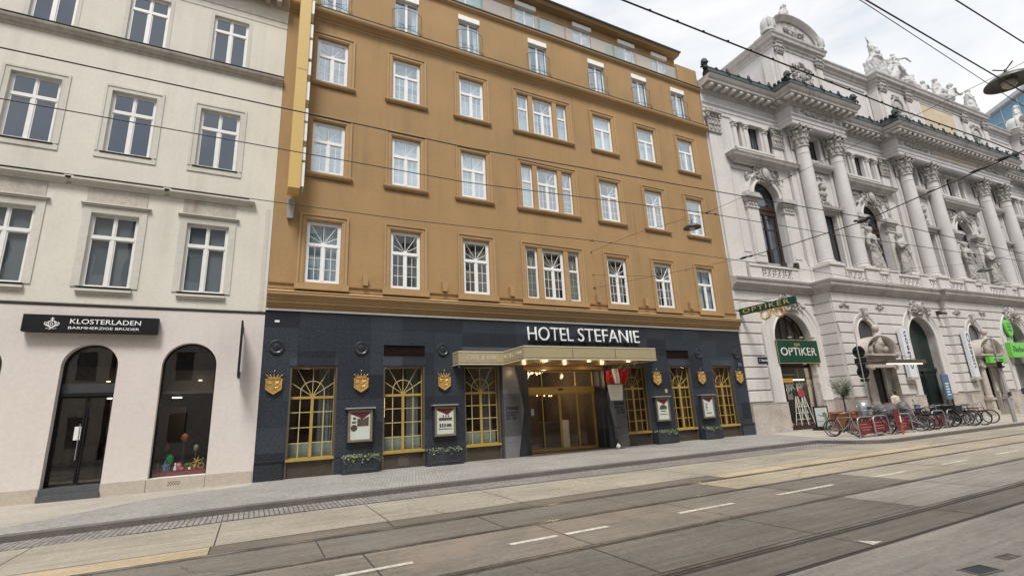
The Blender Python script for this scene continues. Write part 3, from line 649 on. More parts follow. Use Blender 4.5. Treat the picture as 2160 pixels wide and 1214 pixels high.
# interior of the shop
w = MB(); w.box(LX0, -0.3, 4.2, 4.3, 0.3, 5.0); w.box(-0.45,-0.4,0.45,4.2,0.3,5.0); w.box(LX0, -0.3, 0.42, 4.2, 0.30, 0.345); w.box(LX0, -0.3, 0.45, 4.2, 4.5, 4.6); w.box(-3.1,-3.05,1.5,4.2,0.35,4.5); obj('shop_interior', w, M['room_warm'], LB)
w = MB(); w.box(-2.4,-1.2,0.6,0.62,2.80,3.45); w.box(-4.8,-3.6,0.75,0.77,2.85,3.55); obj('lowered_ceiling', w, M['room_warm'], LB)
w = MB(); w.box(-4.72,-4.52,0.9,1.5,0.35,2.3); w.box(-4.45,-4.2,2.0,2.6,0.35,1.3); w.box(-3.0,-2.0,2.2,2.6,0.35,2.4); obj('shelving', w, M['wood_dark'], LB)
w = MB(); w.box(-2.45,-1.18,0.45,1.15,0.35,0.50); obj('display_shelf', w, M['burgundy'], LB)
w = MB(); w.lathe([(0,0),(0.05,0),(0.05,0.02)], -1.55, 0.55, 12, 'z', 3.12); w.lathe([(0,0),(0.05,0),(0.05,0.02)], -3.85, 0.6, 12, 'z', 3.12); w.lathe([(0,0),(0.13,0),(0.13,0.03)], -2.15, 0.9, 14, 'z', 2.62); w.lathe([(0,0),(0.10,0),(0.10,0.03)], -3.85, 1.2, 14, 'z', 2.66); obj('ceiling_lamp', w, M['lamp_lit'], LB)
# goods in the shop window
def good(lbl, cat, loc, parts, grp='goods set out in the arched shop window'):
    t = thing(cat.replace(' ', '_'), lbl, cat, loc, 0, grp)
    for nm, mb, mt in parts: obj(nm, mb, mt, t, True, 40)
    return t
good('green glass ball vase at the back left of the arched shop window', 'vase', (-2.12,0.62,0.50), [('body', MB().lathe([(0,0),(0.04,0.0),(0.045,0.1),(0.03,0.16),(0.09,0.22),(0.115,0.31),(0.09,0.40),(0.03,0.44),(0.03,0.47)]), plain('green_glass',(0.02,0.20,0.09),0.1))])
good('pale blue bottle beside the green vase in the shop window', 'bottle', (-2.22,0.60,0.50), [('body', MB().lathe([(0,0),(0.05,0),(0.055,0.15),(0.02,0.22),(0.018,0.30),(0,0.30)]), plain('pale_blue_glass',(0.12,0.3,0.42),0.1))])
star = MB()
for k in range(6): star.cap((0,0,0.2),(0.13*cos(k*pi/3+.3),0.03*(k%2),0.2+0.13*sin(k*pi/3+.3)),0.02,0.008,6)
good('yellow star ornament at the right of the shop window', 'ornament', (-1.42,0.58,0.52), [('body', star, plain('yellow_straw',(0.5,0.33,0.05),0.6)), ('stand', MB().lathe([(0,0),(0.05,0),(0.05,0.02),(0.01,0.03),(0.01,0.12)]), M['wood_red'])])
good('little green potted plant between the vase and the star ornament', 'potted plant', (-1.66,0.62,0.50), [('pot', MB().lathe([(0,0),(0.04,0),(0.055,0.08),(0.05,0.08)]), M['terracotta']), ('foliage', MB().ell((0,0,0.13),0.07,0.06,0.06).ell((0.05,0,0.11),0.04,0.04,0.04).ell((-0.05,0.0,0.11),0.04,0.04,0.05), plain('plant_green',(0.03,0.14,0.03),0.7))])
fig = MB(); fig.cap((0,0,0.02),(0,0,0.12),0.045,0.03); fig.ell((0,0,0.18),0.03,0.03,0.035)
good('small pale figurine in the middle of the shop window', 'figurine', (-1.95,0.50,0.50), [('body', fig, M['white_cloth'])])
fig = MB(); fig.cap((0,0,0.02),(0,0,0.16),0.05,0.03); fig.ell((0,0,0.22),0.035,0.03,0.04)
good('brown carved figurine at the left edge of the shop window', 'figurine', (-2.38,0.52,0.50), [('body', fig, M['wood_red'])])
wr = MB(); wr.torus((0,0,0.09),0.075,0.014,18,6,'y')
good('brass ring candle holder at the lower right of the shop window', 'candle holder', (-1.30,0.50,0.50), [('ring', wr, M['brass'])])
for i,(x,y,r,h) in enumerate(((-2.28,1.0,0.08,0.55),(-1.85,1.1,0.10,0.80),(-1.5,0.95,0.08,0.50))):
    good(['rust red jar standing on the rear shelf, left','dark copper lamp body on the rear shelf, centre','dull olive jar standing on the rear shelf, right'][i],'jar',(x,y,0.5),[('stand', MB().box(-0.02,0.02,-0.02,0.02,0,h), M['iron']),('body', MB().lathe([(0,0),(r*.6,0),(r,r),(r*.8,r*2),(r*.3,r*2.4),(r*.35,r*2.6)],0,0,14,'z',h), [M['wood_red'],M['terracotta'],M['leaf_y']][i])], 'jars on the rear shelf of the shop')
for i_, (nm_, cn_, c_, x_, y_, r_, h_) in enumerate((
    ('red tin box','box',(0.45,0.03,0.03),-2.30,0.80,0.06,0.16),('turquoise candle jar','jar',(0.05,0.40,0.38),-2.02,0.74,0.045,0.12),('orange bowl','bowl',(0.55,0.20,0.03),-1.80,0.72,0.07,0.07),
    ('white porcelain cup','cup',(0.7,0.7,0.68),-1.58,0.46,0.04,0.08),('violet soap bar','soap',(0.25,0.10,0.35),-1.78,0.46,0.04,0.04),('yellow honey jar','jar',(0.6,0.38,0.04),-1.48,0.78,0.045,0.13),
    ('dark green wine bottle','bottle',(0.01,0.08,0.03),-1.28,0.80,0.04,0.30),('pink flower bunch','flowers',(0.6,0.15,0.25),-1.90,0.85,0.09,0.20),('brown wicker basket','basket',(0.22,0.12,0.05),-1.62,0.90,0.11,0.16),
    ('blue glass candlestick','candlestick',(0.03,0.10,0.35),-2.13,0.48,0.03,0.20),('red ribboned parcel','parcel',(0.40,0.02,0.06),-1.38,0.62,0.07,0.11),('copper kettle','kettle',(0.45,0.18,0.08),-2.25,1.05,0.09,0.22))):
    t = thing(cn_, '%s on the red display shelf of the arched shop window' % nm_, cn_, (x_,y_,0.50), 0, 'goods set out in the arched shop window')
    obj('body', MB().lathe([(0,0),(r_*.9,0),(r_,h_*.3),(r_,h_*.6),(r_*.6,h_*.85),(r_*.45,h_*.9)],0,0,14), plain(nm_.replace(' ','_'), c_, 0.3), t, True, 50)
    obj('lid', MB().lathe([(r_*.5,h_*.9),(r_*.5,h_),(0,h_)],0,0,12), M['brass_pale'], t, True, 40)
# sign
sg = thing('shop_sign', 'black shop sign reading KLOSTERLADEN BARMHERZIGE BRÜDER over the arched door', 'shop sign', (0,0,0))
w = MB(); w.box(-5.72, -2.70, -0.26, -0.05, 4.43, 4.90); obj('sign_box', w, M['black_metal'], sg)
text('lettering', 'KLOSTERLADEN', -4.72, 4.665, 0.135, 1.60, -0.26, M['white'], sg, 0.012)
text('lettering', 'BARMHERZIGE BRÜDER', -4.74, 4.515, 0.085, 1.60, -0.26, M['white'], sg, 0.010)
em = MB(); ex, ez = -5.10, 4.64
def arcp(cx, cz, rx, rz, a0, a1, n=14): return [(cx+rx*cos(a0+(a1-a0)*k/n), -0.27, cz+rz*sin(a0+(a1-a0)*k/n)) for k in range(n+1)]
em.tube(arcp(ex,ez,0.075,0.095,pi*0.55,pi*1.5),0.011,5); em.tube(arcp(ex,ez,0.075,0.095,pi*0.45,-pi*0.5),0.011,5)
em.tube(arcp(ex,ez+.01,0.155,0.075,pi*0.80,pi*1.45),0.010,5); em.tube(arcp(ex,ez+.01,0.155,0.075,pi*0.2,-pi*0.45),0.010,5)
em.tube(arcp(ex,ez,0.115,0.085,pi*0.66,pi*1.45),0.008,5); em.tube(arcp(ex,ez,0.115,0.085,pi*0.34,-pi*0.45),0.008,5)
em.tube(arcp(ex-0.005,ez,0.03,0.035,0,2*pi),0.008,5)
em.tube([(ex,-0.27,ez+0.06),(ex,-0.27,ez+0.19)],0.011,5); em.tube([(ex-0.04,-0.27,ez+0.145),(ex+0.04,-0.27,ez+0.145)],0.011,5)
em.tube([(ex,-0.27,ez-0.09),(ex-0.01,-0.27,ez-0.14),(ex-0.04,-0.27,ez-0.16)],0.007,5); em.tube(arcp(ex-0.06,ez-0.11,0.05,0.02,pi,2*pi),0.006,5); em.tube(arcp(ex+0.06,ez-0.11,0.05,0.02,pi,2*pi),0.006,5)
obj('emblem', em, M['white'], sg)
bs = thing('blade_sign', 'thin black blade sign seen edge on, between the shop window arch and the hotel', 'blade sign', (0,0,0))
w = MB(); w.box(-0.515, -0.465, -0.98, -0.16, 3.12, 4.80); obj('sign_panel', w, M['black_metal'], bs)
w = MB(); w.box(-0.505,-0.475,-0.159,-0.013,4.62,4.70); w.box(-0.505,-0.475,-0.159,-0.013,3.2,3.28); w.box(-0.53,-0.45,-0.03,-0.0125,4.56,4.76); w.box(-0.53,-0.45,-0.03,-0.0125,3.14,3.34); obj('bracket', w, M['iron'], bs)

# ================================================================== HOTEL
HB = thing('hotel_building', 'ochre hotel with white windows above a dark granite ground floor', 'building', (0,0,0))
HX0, HX1 = 0.13, 23.10
XC = [1.82, 4.81, 7.79, 11.545, 15.19, 18.16, 21.16]
ROWS = [(6.42, 8.70), (10.65, 12.76), (14.54, 16.49)]
HW = 0.585
holes = []
for (z0, z1) in ROWS:
    for i, x in enumerate(XC):
        if i == 3: holes += [(10.16,10.74,z0,z1),(10.98,12.11,z0,z1),(12.35,12.93,z0,z1)]
        else: holes.append((x-HW, x+HW, z0, z1))
X5 = [1.80, 4.80, 7.77, 11.50, 15.17, 18.18, 21.15]
for x in X5: holes.append((x-0.54, x+0.54, 17.80, 19.92))
w = MB(); wall(w, HX0, HX1, 5.42, 20.42, 0.0, holes, 0.22); obj('upper_wall', w, M['ochre'], HB)
w = MB(); w.box(HX0, HX0+0.02, 0.01, 12, 5.4, 20.4); w.box(HX1-0.02, HX1, 0.01, 12, 0, 20.4); w.box(HX0, HX1, 11.9, 12, 0, 23.8); w.box(HX1-0.02, HX1, 0.4, 12, 20.4, 21.7); obj('side_wall', w, M['ochre'], HB)
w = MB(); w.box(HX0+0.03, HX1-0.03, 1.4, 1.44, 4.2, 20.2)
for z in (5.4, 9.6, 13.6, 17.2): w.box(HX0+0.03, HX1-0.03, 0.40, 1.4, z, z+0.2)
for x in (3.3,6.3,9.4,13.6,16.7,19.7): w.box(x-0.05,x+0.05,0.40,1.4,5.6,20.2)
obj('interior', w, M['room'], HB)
# window by window
SURP = [(0.0,0.0),(0.0,0.018),(0.035,0.03),(0.05,0.03),(0.055,0.045),(0.12,0.045),(0.125,0.03),(0.15,0.03),(0.155,0.062),(0.185,0.075),(0.235,0.075),(0.235,0.0)]
LOOK = {0: ['net','dk','dk','dk2','dk','dk','sky'], 1: ['net','net','net','mix','dk','dk','sky2'], 2: ['netd','net','net','netp','netp','netp','netp']}
rcur = random.Random(21)
def hotelwin(x0, x1, z0, z1, kind, narrow=False):
    zt = z1-(z1-z0)*0.385
    mt = kind not in ('sky','sky2') and not (kind == 'netp' and x0 > 13)
    back = {'net': M['net'], 'netd': M['net'], 'dk': M['net_dark'], 'dk2': None, 'netp': M['net'], 'sky': M['net'], 'sky2': M['net'], 'mix': M['net_dark']}[kind]
    if not narrow:
        return casement(HB, x0, x1, z0, z1, 0.085, zt, M['white_frame'], M['glass_up'], back, muntin=mt, w=0.085, ys=0.06, cur=rcur.choice((1.0,0.9,0.95,0.7,0.85)) if kind in ('net','netp','netd') else rcur.choice((0.8,0.5,0.65,0.9)), rim=rcur.choice((0.14,0.20,0.28)))
    f = MB(); f.fr(x0, x1, z0, z1, 0.075, 0.085, 0.145); f.box(x0+0.075, x1-0.075, 0.075, 0.143, zt-0.045, zt+0.045)
    wo = obj('window', f, M['white_frame'], HB)
    p = MB(); p.q((x0+.07,0.12,z0+.07),(x1-.07,0.12,z0+.07),(x1-.07,0.12,z1-.07),(x0+.07,0.12,z1-.07)); obj('pane', p, M['glass_up'], wo)
    if mt:
        m_ = MB(); cx = (x0+x1)/2
        m_.box(cx-.008,cx+.008,0.129,0.139,z0+.08,zt-.05)
        for k in (1,2,3): zz = z0+.08+(zt-z0-.13)*k/4; m_.box(x0+.08,cx-.008,0.129,0.139,zz-.008,zz+.008); m_.box(cx+.008,x1-.08,0.129,0.139,zz-.008,zz+.008)
        for dx in (-0.17, -0.06, 0.06, 0.17): m_.tube([(cx,0.134,zt+.06),(cx+dx,0.134,z1-.09)],0.009,4)
        obj('muntin', m_, M['white_frame'], wo)
    if back is not None:
        c_ = MB(); n = 12
        for k in range(n):
            xa = x0+(x1-x0)*k/n; xb = x0+(x1-x0)*(k+1)/n; c_.q((xa,0.27+.02*sin(k*2.1),z0),(xb,0.27+.02*sin(k*2.1+2.1),z0),(xb,0.27+.02*sin(k*2.1+2.1),z1),(xa,0.27+.02*sin(k*2.1),z1))
        obj('curtain', c_, back, wo, smooth=True)
    return wo
for r, (z0, z1) in enumerate(ROWS):
    for i, x in enumerate(XC):
        k = LOOK[r][i]
        if i == 3:
            hotelwin(10.16, 10.74, z0, z1, 'dk' if r == 0 else ('netp' if r == 2 else 'net'), True)
            hotelwin(10.98, 12.11, z0, z1, k); hotelwin(12.35, 12.93, z0, z1, 'dk' if r < 2 else 'netp', True)
            a, b = 10.12, 12.97
            obj('mullion_pier', MB().box(10.74, 10.98, -0.02, -0.001, z0-0.02, z1+0.02), M['ochre_trim'], HB); obj('mullion_pier', MB().box(12.11, 12.35, -0.02, -0.001, z0-0.02, z1+0.02), M['ochre_trim'], HB)
        else: hotelwin(x-HW, x+HW, z0, z1, k); a, b = x-HW-0.02, x+HW+0.02
        s = MB(); zb = 6.30 if r == 0 else z0-0.06
        s.sweep([(a, zb), (a, z1+0.02), (b, z1+0.02), (b, zb)], SURP, MXZ(0.0), side=-1); obj('window_surround', s, M['ochre_trim'], HB)
        if r > 0:
            s = MB(); s.sweep([(a-0.20,0.0),(a-0.20,-0.02),(b+0.20,-0.02),(b+0.20,0.0)], [(0.0,z0-0.235),(0.05,z0-0.235),(0.055,z0-0.20),(0.09,z0-0.18),(0.11,z0-0.13),(0.11,z0-0.075),(0.0,z0-0.06)], MXY); obj('window_sill', s, M['ochre_trim'], HB)
# ledge and large cornice above the granite
w = MB(); w.sweep([(HX0,0),(HX1,0)], [(0,6.12),(0.05,6.12),(0.055,6.28),(0.11,6.30),(0.12,6.36),(0.0,6.39)], MXY)
for x0, x1 in [(x-0.9, x+0.9) for x in XC if abs(x-11.545) > 0.1]+[(9.8,13.25)]: w.box(x0, x1, -0.15, -0.121, 6.13, 6.345)
obj('sill_band', w, M['ochre_trim'], HB)
w = MB(); w.sweep([(HX0,0.0),(HX1,0.0)], [(0,5.425),(0.05,5.425),(0.06,5.49),(0.11,5.50),(0.12,5.56),(0.20,5.60),(0.22,5.69),(0.25,5.70),(0.26,5.76),(0.31,5.80),(0.36,5.86),(0.36,5.93),(0.16,5.99),(0.10,6.05),(0.0,6.115)], MXY); obj('main_cornice', w, M['ochre_trim'], HB)
w = MB(); w.box(HX0, HX1, -0.375, -0.20, 5.945, 5.958); obj('cornice_flashing', w, M['ochre_trim'], HB)
w = MB(); w.box(HX0, HX1, -0.055, -0.001, 5.36, 5.42); obj('white_strip', w, M['white_plastic'], HB)
w = MB(); w.sweep([(HX0,0),(HX1,0)], [(0,17.30),(0.02,17.30),(0.03,17.38),(0.08,17.40),(0.14,17.46),(0.26,17.52),(0.30,17.60),(0.31,17.70),(0.0,17.76)], MXY); obj('upper_cornice', w, M['ochre_trim'], HB)
w = MB(); w.box(HX0, HX1, -0.325, -0.02, 17.72, 17.735); obj('cornice_flashing', w, M['flash'], HB)
w = MB(); w.sweep([(HX0,0),(HX1,0)], [(0,20.28),(0.03,20.28),(0.10,20.34),(0.14,20.36),(0.15,20.42),(0.0,20.44)], MXY); obj('terrace_cornice', w, M['ochre_trim'], HB)
w = MB(); w.sweep([(HX0,0),(HX1,0)], [(-0.3,20.445),(0.17,20.445),(0.18,20.50),(-0.3,20.53)], MXY); obj('terrace_flashing', w, M['flash'], HB)
# small lamps between the first-floor windows
for i, x in enumerate((3.29, 6.33, 9.30, 13.80, 16.67, 19.68)):
    t = thing('wall_lamp', ['small ochre box lamp on the ledge right of the leftmost hotel window','small ochre box lamp on the ledge right of the second hotel window','small ochre box lamp on the ledge left of the triple window','small ochre box lamp on the ledge right of the triple window','small ochre box lamp on the ledge, second from the right','small ochre box lamp on the ledge left of the rightmost hotel window'][i], 'wall lamp', (x,0,6.58), 0, 'box lamps on the hotel ledge')
    m_ = MB(); m_.prism([(-0.085,-0.19),(0.085,-0.19),(0.10,0.19),(-0.10,0.19)], -0.20, -0.03); obj('lamp_body', m_, M['ochre_trim'], t)
    m_ = MB(); m_.box(-0.03,0.03,-0.03,-0.0,-0.05,0.05); obj('bracket', m_, M['ochre_trim'], t)
# fifth floor french windows with shutter boxes and thin curved railings
for i, x in enumerate(X5):
    a, b = x-0.54, x+0.54
    f = MB(); f.fr(a, b, 17.80, 19.66, 0.06, 0.12, 0.18); f.box(x-0.05, x+0.05, 0.11, 0.178, 17.86, 19.60)
    wo = obj('french_window', f, M['white_frame'], HB)
    p = MB(); p.q((a+.05,0.15,17.85),(b-.05,0.15,17.85),(b-.05,0.15,19.61),(a+.05,0.15,19.61)); obj('pane', p, M['glass_up'], wo)
    p = MB(); n = 10
    for q0, q1 in ((a+.03, x-.26), (x+.30, b-.03)):
        for k in range(n):
            xa = q0+(q1-q0)*k/n; xb = q0+(q1-q0)*(k+1)/n; p.q((xa,0.30+.02*sin(k*2.2),17.85),(xb,0.30+.02*sin(k*2.2+2.2),17.85),(xb,0.30+.02*sin(k*2.2+2.2),19.65),(xa,0.30+.02*sin(k*2.2),19.65))
    obj('curtain', p, M['net'], wo, smooth=True)
    m_ = MB(); m_.prism([(a,19.665),(b,19.665),(b,19.925),(a,19.925)], -0.035, 0.11); obj('shutter_box', m_, M['white_plastic'], HB)
    obj('shutter_rail', MB().box(a+0.001, a+0.03, 0.02, 0.119, 17.8, 19.66), M['grey_paint'], HB); obj('shutter_rail', MB().box(b-0.03, b-0.001, 0.02, 0.119, 17.8, 19.66), M['grey_paint'], HB)
    m_ = MB(); N = 18
    def arc(z, d=0.30): return [(x-0.66*cos(pi*k/N), -d*sin(pi*k/N)-0.005, z) for k in range(N+1)]
    m_.tube(arc(18.92), 0.010, 5); m_.tube(arc(17.92), 0.010, 5)
    for k in (1, 5, 9, 13, 17):
        p0 = arc(17.92)[k]; p1 = arc(18.92)[k]; m_.tube([p0, p1], 0.0045, 4)
    for k in range(1, N, 2):
        p0 = arc(17.92)[k]; m_.torus((p0[0]+0.03,p0[1]-0.0,18.0),0.055,0.006,8,4,'y')
    obj('balcony_railing', m_, M['iron'], HB)
# sixth floor, set back behind a glass balustrade
X6 = [0.9, 4.6, 8.3, 11.82, 15.62, 18.95, 21.65]
hs = [(x-0.62, x+0.62, 20.9, 23.60) for x in X6]
w = MB(); wall(w, HX0, HX1, 20.4, 23.85, 1.5, hs, 0.2); w.box(HX1-0.02, HX1, 1.51, 11.9, 20.4, 23.8); obj('top_storey_wall', w, M['ochre'], HB)
w = MB(); w.q((HX0,0.02,20.46),(HX1,0.02,20.46),(HX1,1.5,20.46),(HX0,1.5,20.46)); w.box(HX0+.03,HX1-.03,2.6,2.64,20.5,23.8); obj('terrace_floor', w, M['lead'], HB)
for x in X6:
    f = MB(); f.fr(x-0.62, x+0.62, 20.9, 23.34, 0.06, 1.58, 1.64); f.box(x-0.04, x+0.04, 1.57, 1.638, 20.96, 23.28); wo = obj('terrace_door', f, M['white_frame'], HB)
    p = MB(); p.q((x-.57,1.61,20.95),(x+.57,1.61,20.95),(x+.57,1.61,23.29),(x-.57,1.61,23.29)); obj('pane', p, M['glass_up'], wo)
    p = MB(); p.box(x-0.6,x-0.25,1.75,1.77,20.95,23.3); p.box(x+0.2,x+0.6,1.75,1.77,20.95,23.3); obj('curtain', p, M['net_dark'], wo)
    m_ = MB(); m_.box(x-0.66, x+0.66, 1.38, 1.56, 23.34, 23.62); obj('shutter_box', m_, M['white_plastic'], HB)
w = MB(); w.sweep([(HX0,1.5),(HX1+0.02,1.5)], [(-0.1,23.70),(0.02,23.72),(0.42,23.74),(0.46,23.80),(0.52,23.82),(0.54,23.95),(0.48,24.02),(-0.1,24.2)], MXY); obj('roof_eaves', w, M['ochre_trim'], HB)
w = MB(); w.sweep([(HX0,1.5),(HX1+0.05,1.5)], [(0.541,23.86),(0.60,23.87),(0.62,23.95),(0.58,23.99),(0.541,23.99)], MXY); obj('roof_gutter', w, M['flash'], HB)
w = MB(); w.q((HX0,1.0,24.05),(HX1,1.0,24.05),(HX1,11.9,25.6),(HX0,11.9,25.6)); w.q((HX1,1.0,24.05),(HX1,11.9,25.6),(HX1,11.9,23.6),(HX1,1.0,23.8)); obj('roof', w, M['lead'], HB)
w = MB(); w.box(21.42, HX1, 0.0, 1.49, 20.535, 21.80); obj('parapet_end', w, M['ochre'], HB)
bl = thing('glass_balustrade', 'glass balustrade with a thin metal rail along the roof terrace of the ochre hotel', 'balustrade', (0,0,0))
w = MB(); w.tube([(HX0+.1,0.05,21.60),(21.38,0.05,21.60)], 0.022, 8); obj('handrail', w, plain('bronze_rail',(0.30,0.18,0.13),0.35,0.5), bl)
for k, x in enumerate([0.4+1.62*i for i in range(13)]+[21.36]):
    w = MB(); w.tube([(x,0.05,20.53),(x,0.05,21.60)], 0.016, 6); obj('post', w, M['steel'], bl)
w = MB()
for k in range(13):
    x = 0.4+1.62*k; x2 = min(x+1.62, 21.36); w.q((x+.05,0.05,20.58),(x2-.05,0.05,20.58),(x2-.05,0.05,21.52),(x+.05,0.05,21.52))
obj('glass_panel', w, M['glass_rail'], bl)
for k, x in enumerate((5.2, 8.6, 12.55, 17.35)):
    t = thing('terrace_divider', ['frosted green glass divider on the terrace, far left','frosted green glass divider on the terrace, second from left','frosted green glass divider beside the left white shutter of the terrace','frosted green glass divider in the middle of the terrace, right one'][k], 'glass divider', (x,0,20.48), 0, 'frosted glass dividers on the terrace')
    w = MB(); n = len(w.v); w.extr([(-0.008,0.1),(0.008,0.1),(0.008,1.48),(-0.008,1.48)], 0.0, 1.0)
    w.v = [(v[0], v[1], (1.15 if v[1] < 0.5 else 2.35) if v[2] > 0.5 else 0.05) for v in w.v]; obj('glass_panel', w, M['glass_green'], t)
    w = MB(); w.box(-0.02,0.02,0.10,0.14,0.0,0.0501); w.box(-0.02,0.02,1.2,1.24,0.0,0.0501); obj('foot', w, M['steel'], t)

# vertical golden blade sign at the left corner
vs = thing('vertical_sign', 'tall golden vertical sign with white letter boxes, at the hotel corner', 'vertical sign', (0,0,0))
w = MB(); w.box(0.50, 0.87, -1.0, -0.30, 9.43, 14.1); w.box(0.50, 0.87, -1.0, -0.30, 14.12, 18.6); obj('sign_box', w, M['blade_gold'], vs)
w = MB()
for z0, z1 in ((9.55,10.45),(10.55,11.05),(11.3,12.0),(12.1,12.6),(12.95,13.7),(14.0,14.55),(14.7,15.5),(15.62,16.2),(16.7,17.3),(17.4,17.9),(18.0,18.5)): obj('letter_box', MB().box(0.871, 0.99, -0.92, -0.38, z0, z1), M['white_plastic'], vs)
for z in (9.50,10.5,11.15,12.05,12.7,13.8,14.62,15.55,16.4,17.35): obj('spacer', MB().box(0.871, 0.95, -0.85, -0.45, z-0.02, z+0.02), M['grey_paint'], vs)
w = MB(); w.box(0.60,0.78,-0.30,-0.0,17.9,18.3); w.box(0.60,0.78,-0.30,-0.0,12.1,12.5); obj('bracket', w, M['blade_gold'], vs)
w = MB(); w.prism([(0.52,9.35),(0.80,9.35),(0.76,8.65),(0.57,8.65)], -0.16, -0.001); obj('cable_box', w, M['grey_paint'], vs)

# ---- ground floor granite
DX0, DX1 = 9.72, 13.78
GW = [(0.98,2.47),(4.03,5.55),(7.10,8.60),(14.76,16.22),(17.73,19.14),(20.66,22.14)]
gh = [(a, b, 0.0, 3.50) for a, b in GW]+[(DX0, DX1, 0.0, 3.5)]+[(4.03,5.55,3.87,4.27),(17.66,19.14,3.87,4.27)]
w = MB(); wall(w, HX0, HX1, 0.0, 5.36, 0.0, gh, 0.32); obj('granite_wall', w, M['granite'], HB)
for a, b in ((4.03,5.55),(17.66,19.14)):
    w = MB(); w.q((a,0.2,3.87),(b,0.2,3.87),(b,0.2,4.27),(a,0.2,4.27))
    for k in range(9): w.box(a+0.01, b-0.01, 0.05, 0.15, 3.90+k*0.042, 3.912+k*0.042)
    obj('vent_grille', w, M['wood_dark'], HB)
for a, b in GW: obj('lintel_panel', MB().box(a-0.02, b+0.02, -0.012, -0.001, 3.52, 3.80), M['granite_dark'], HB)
ROOM = MB(); ROOM.box(HX0+.1, HX1-.1, 6.4, 6.5, 0, 4.1); ROOM.box(HX0+.1, HX1-.1, 0.36, 6.4, 4.05, 4.1); ROOM.box(HX0+.05,HX0+.1,0.36,6.4,0,4.1); ROOM.box(HX1-.1,HX1-.05,0.36,6.4,0,4.1); ROOM.box(HX0+.1,HX1-.1,0.40,6.4,0.0,0.02)
for x in (9.55, 14.2): ROOM.box(x, x+0.1, 0.9, 6.4, 0.02, 4.04)
obj('lobby_room', ROOM, M['room_warm'], HB)
w = MB()
for x,y,s_,h in ((1.3,2.2,.35,.75),(2.1,1.8,.3,.9),(4.4,2.4,.4,.75),(5.2,1.9,.3,.95),(7.5,2.3,.4,.75),(8.2,1.7,.3,.9),(15.2,2,.4,.75),(18.2,2.2,.4,.8),(21.2,2.1,.4,.8)):
    w = MB(); w.box(x-s_,x+s_,y-s_,y+s_,h-0.04,h); w.box(x-.03,x+.03,y-.03,y+.03,0.02,h-.04); w.box(x+s_+.1,x+s_+.45,y-.2,y+.2,.42,.48); w.box(x+s_+.41,x+s_+.46,y-.2,y+.2,.48,.95); obj('lobby_table', w, M['wood_dark'], HB)
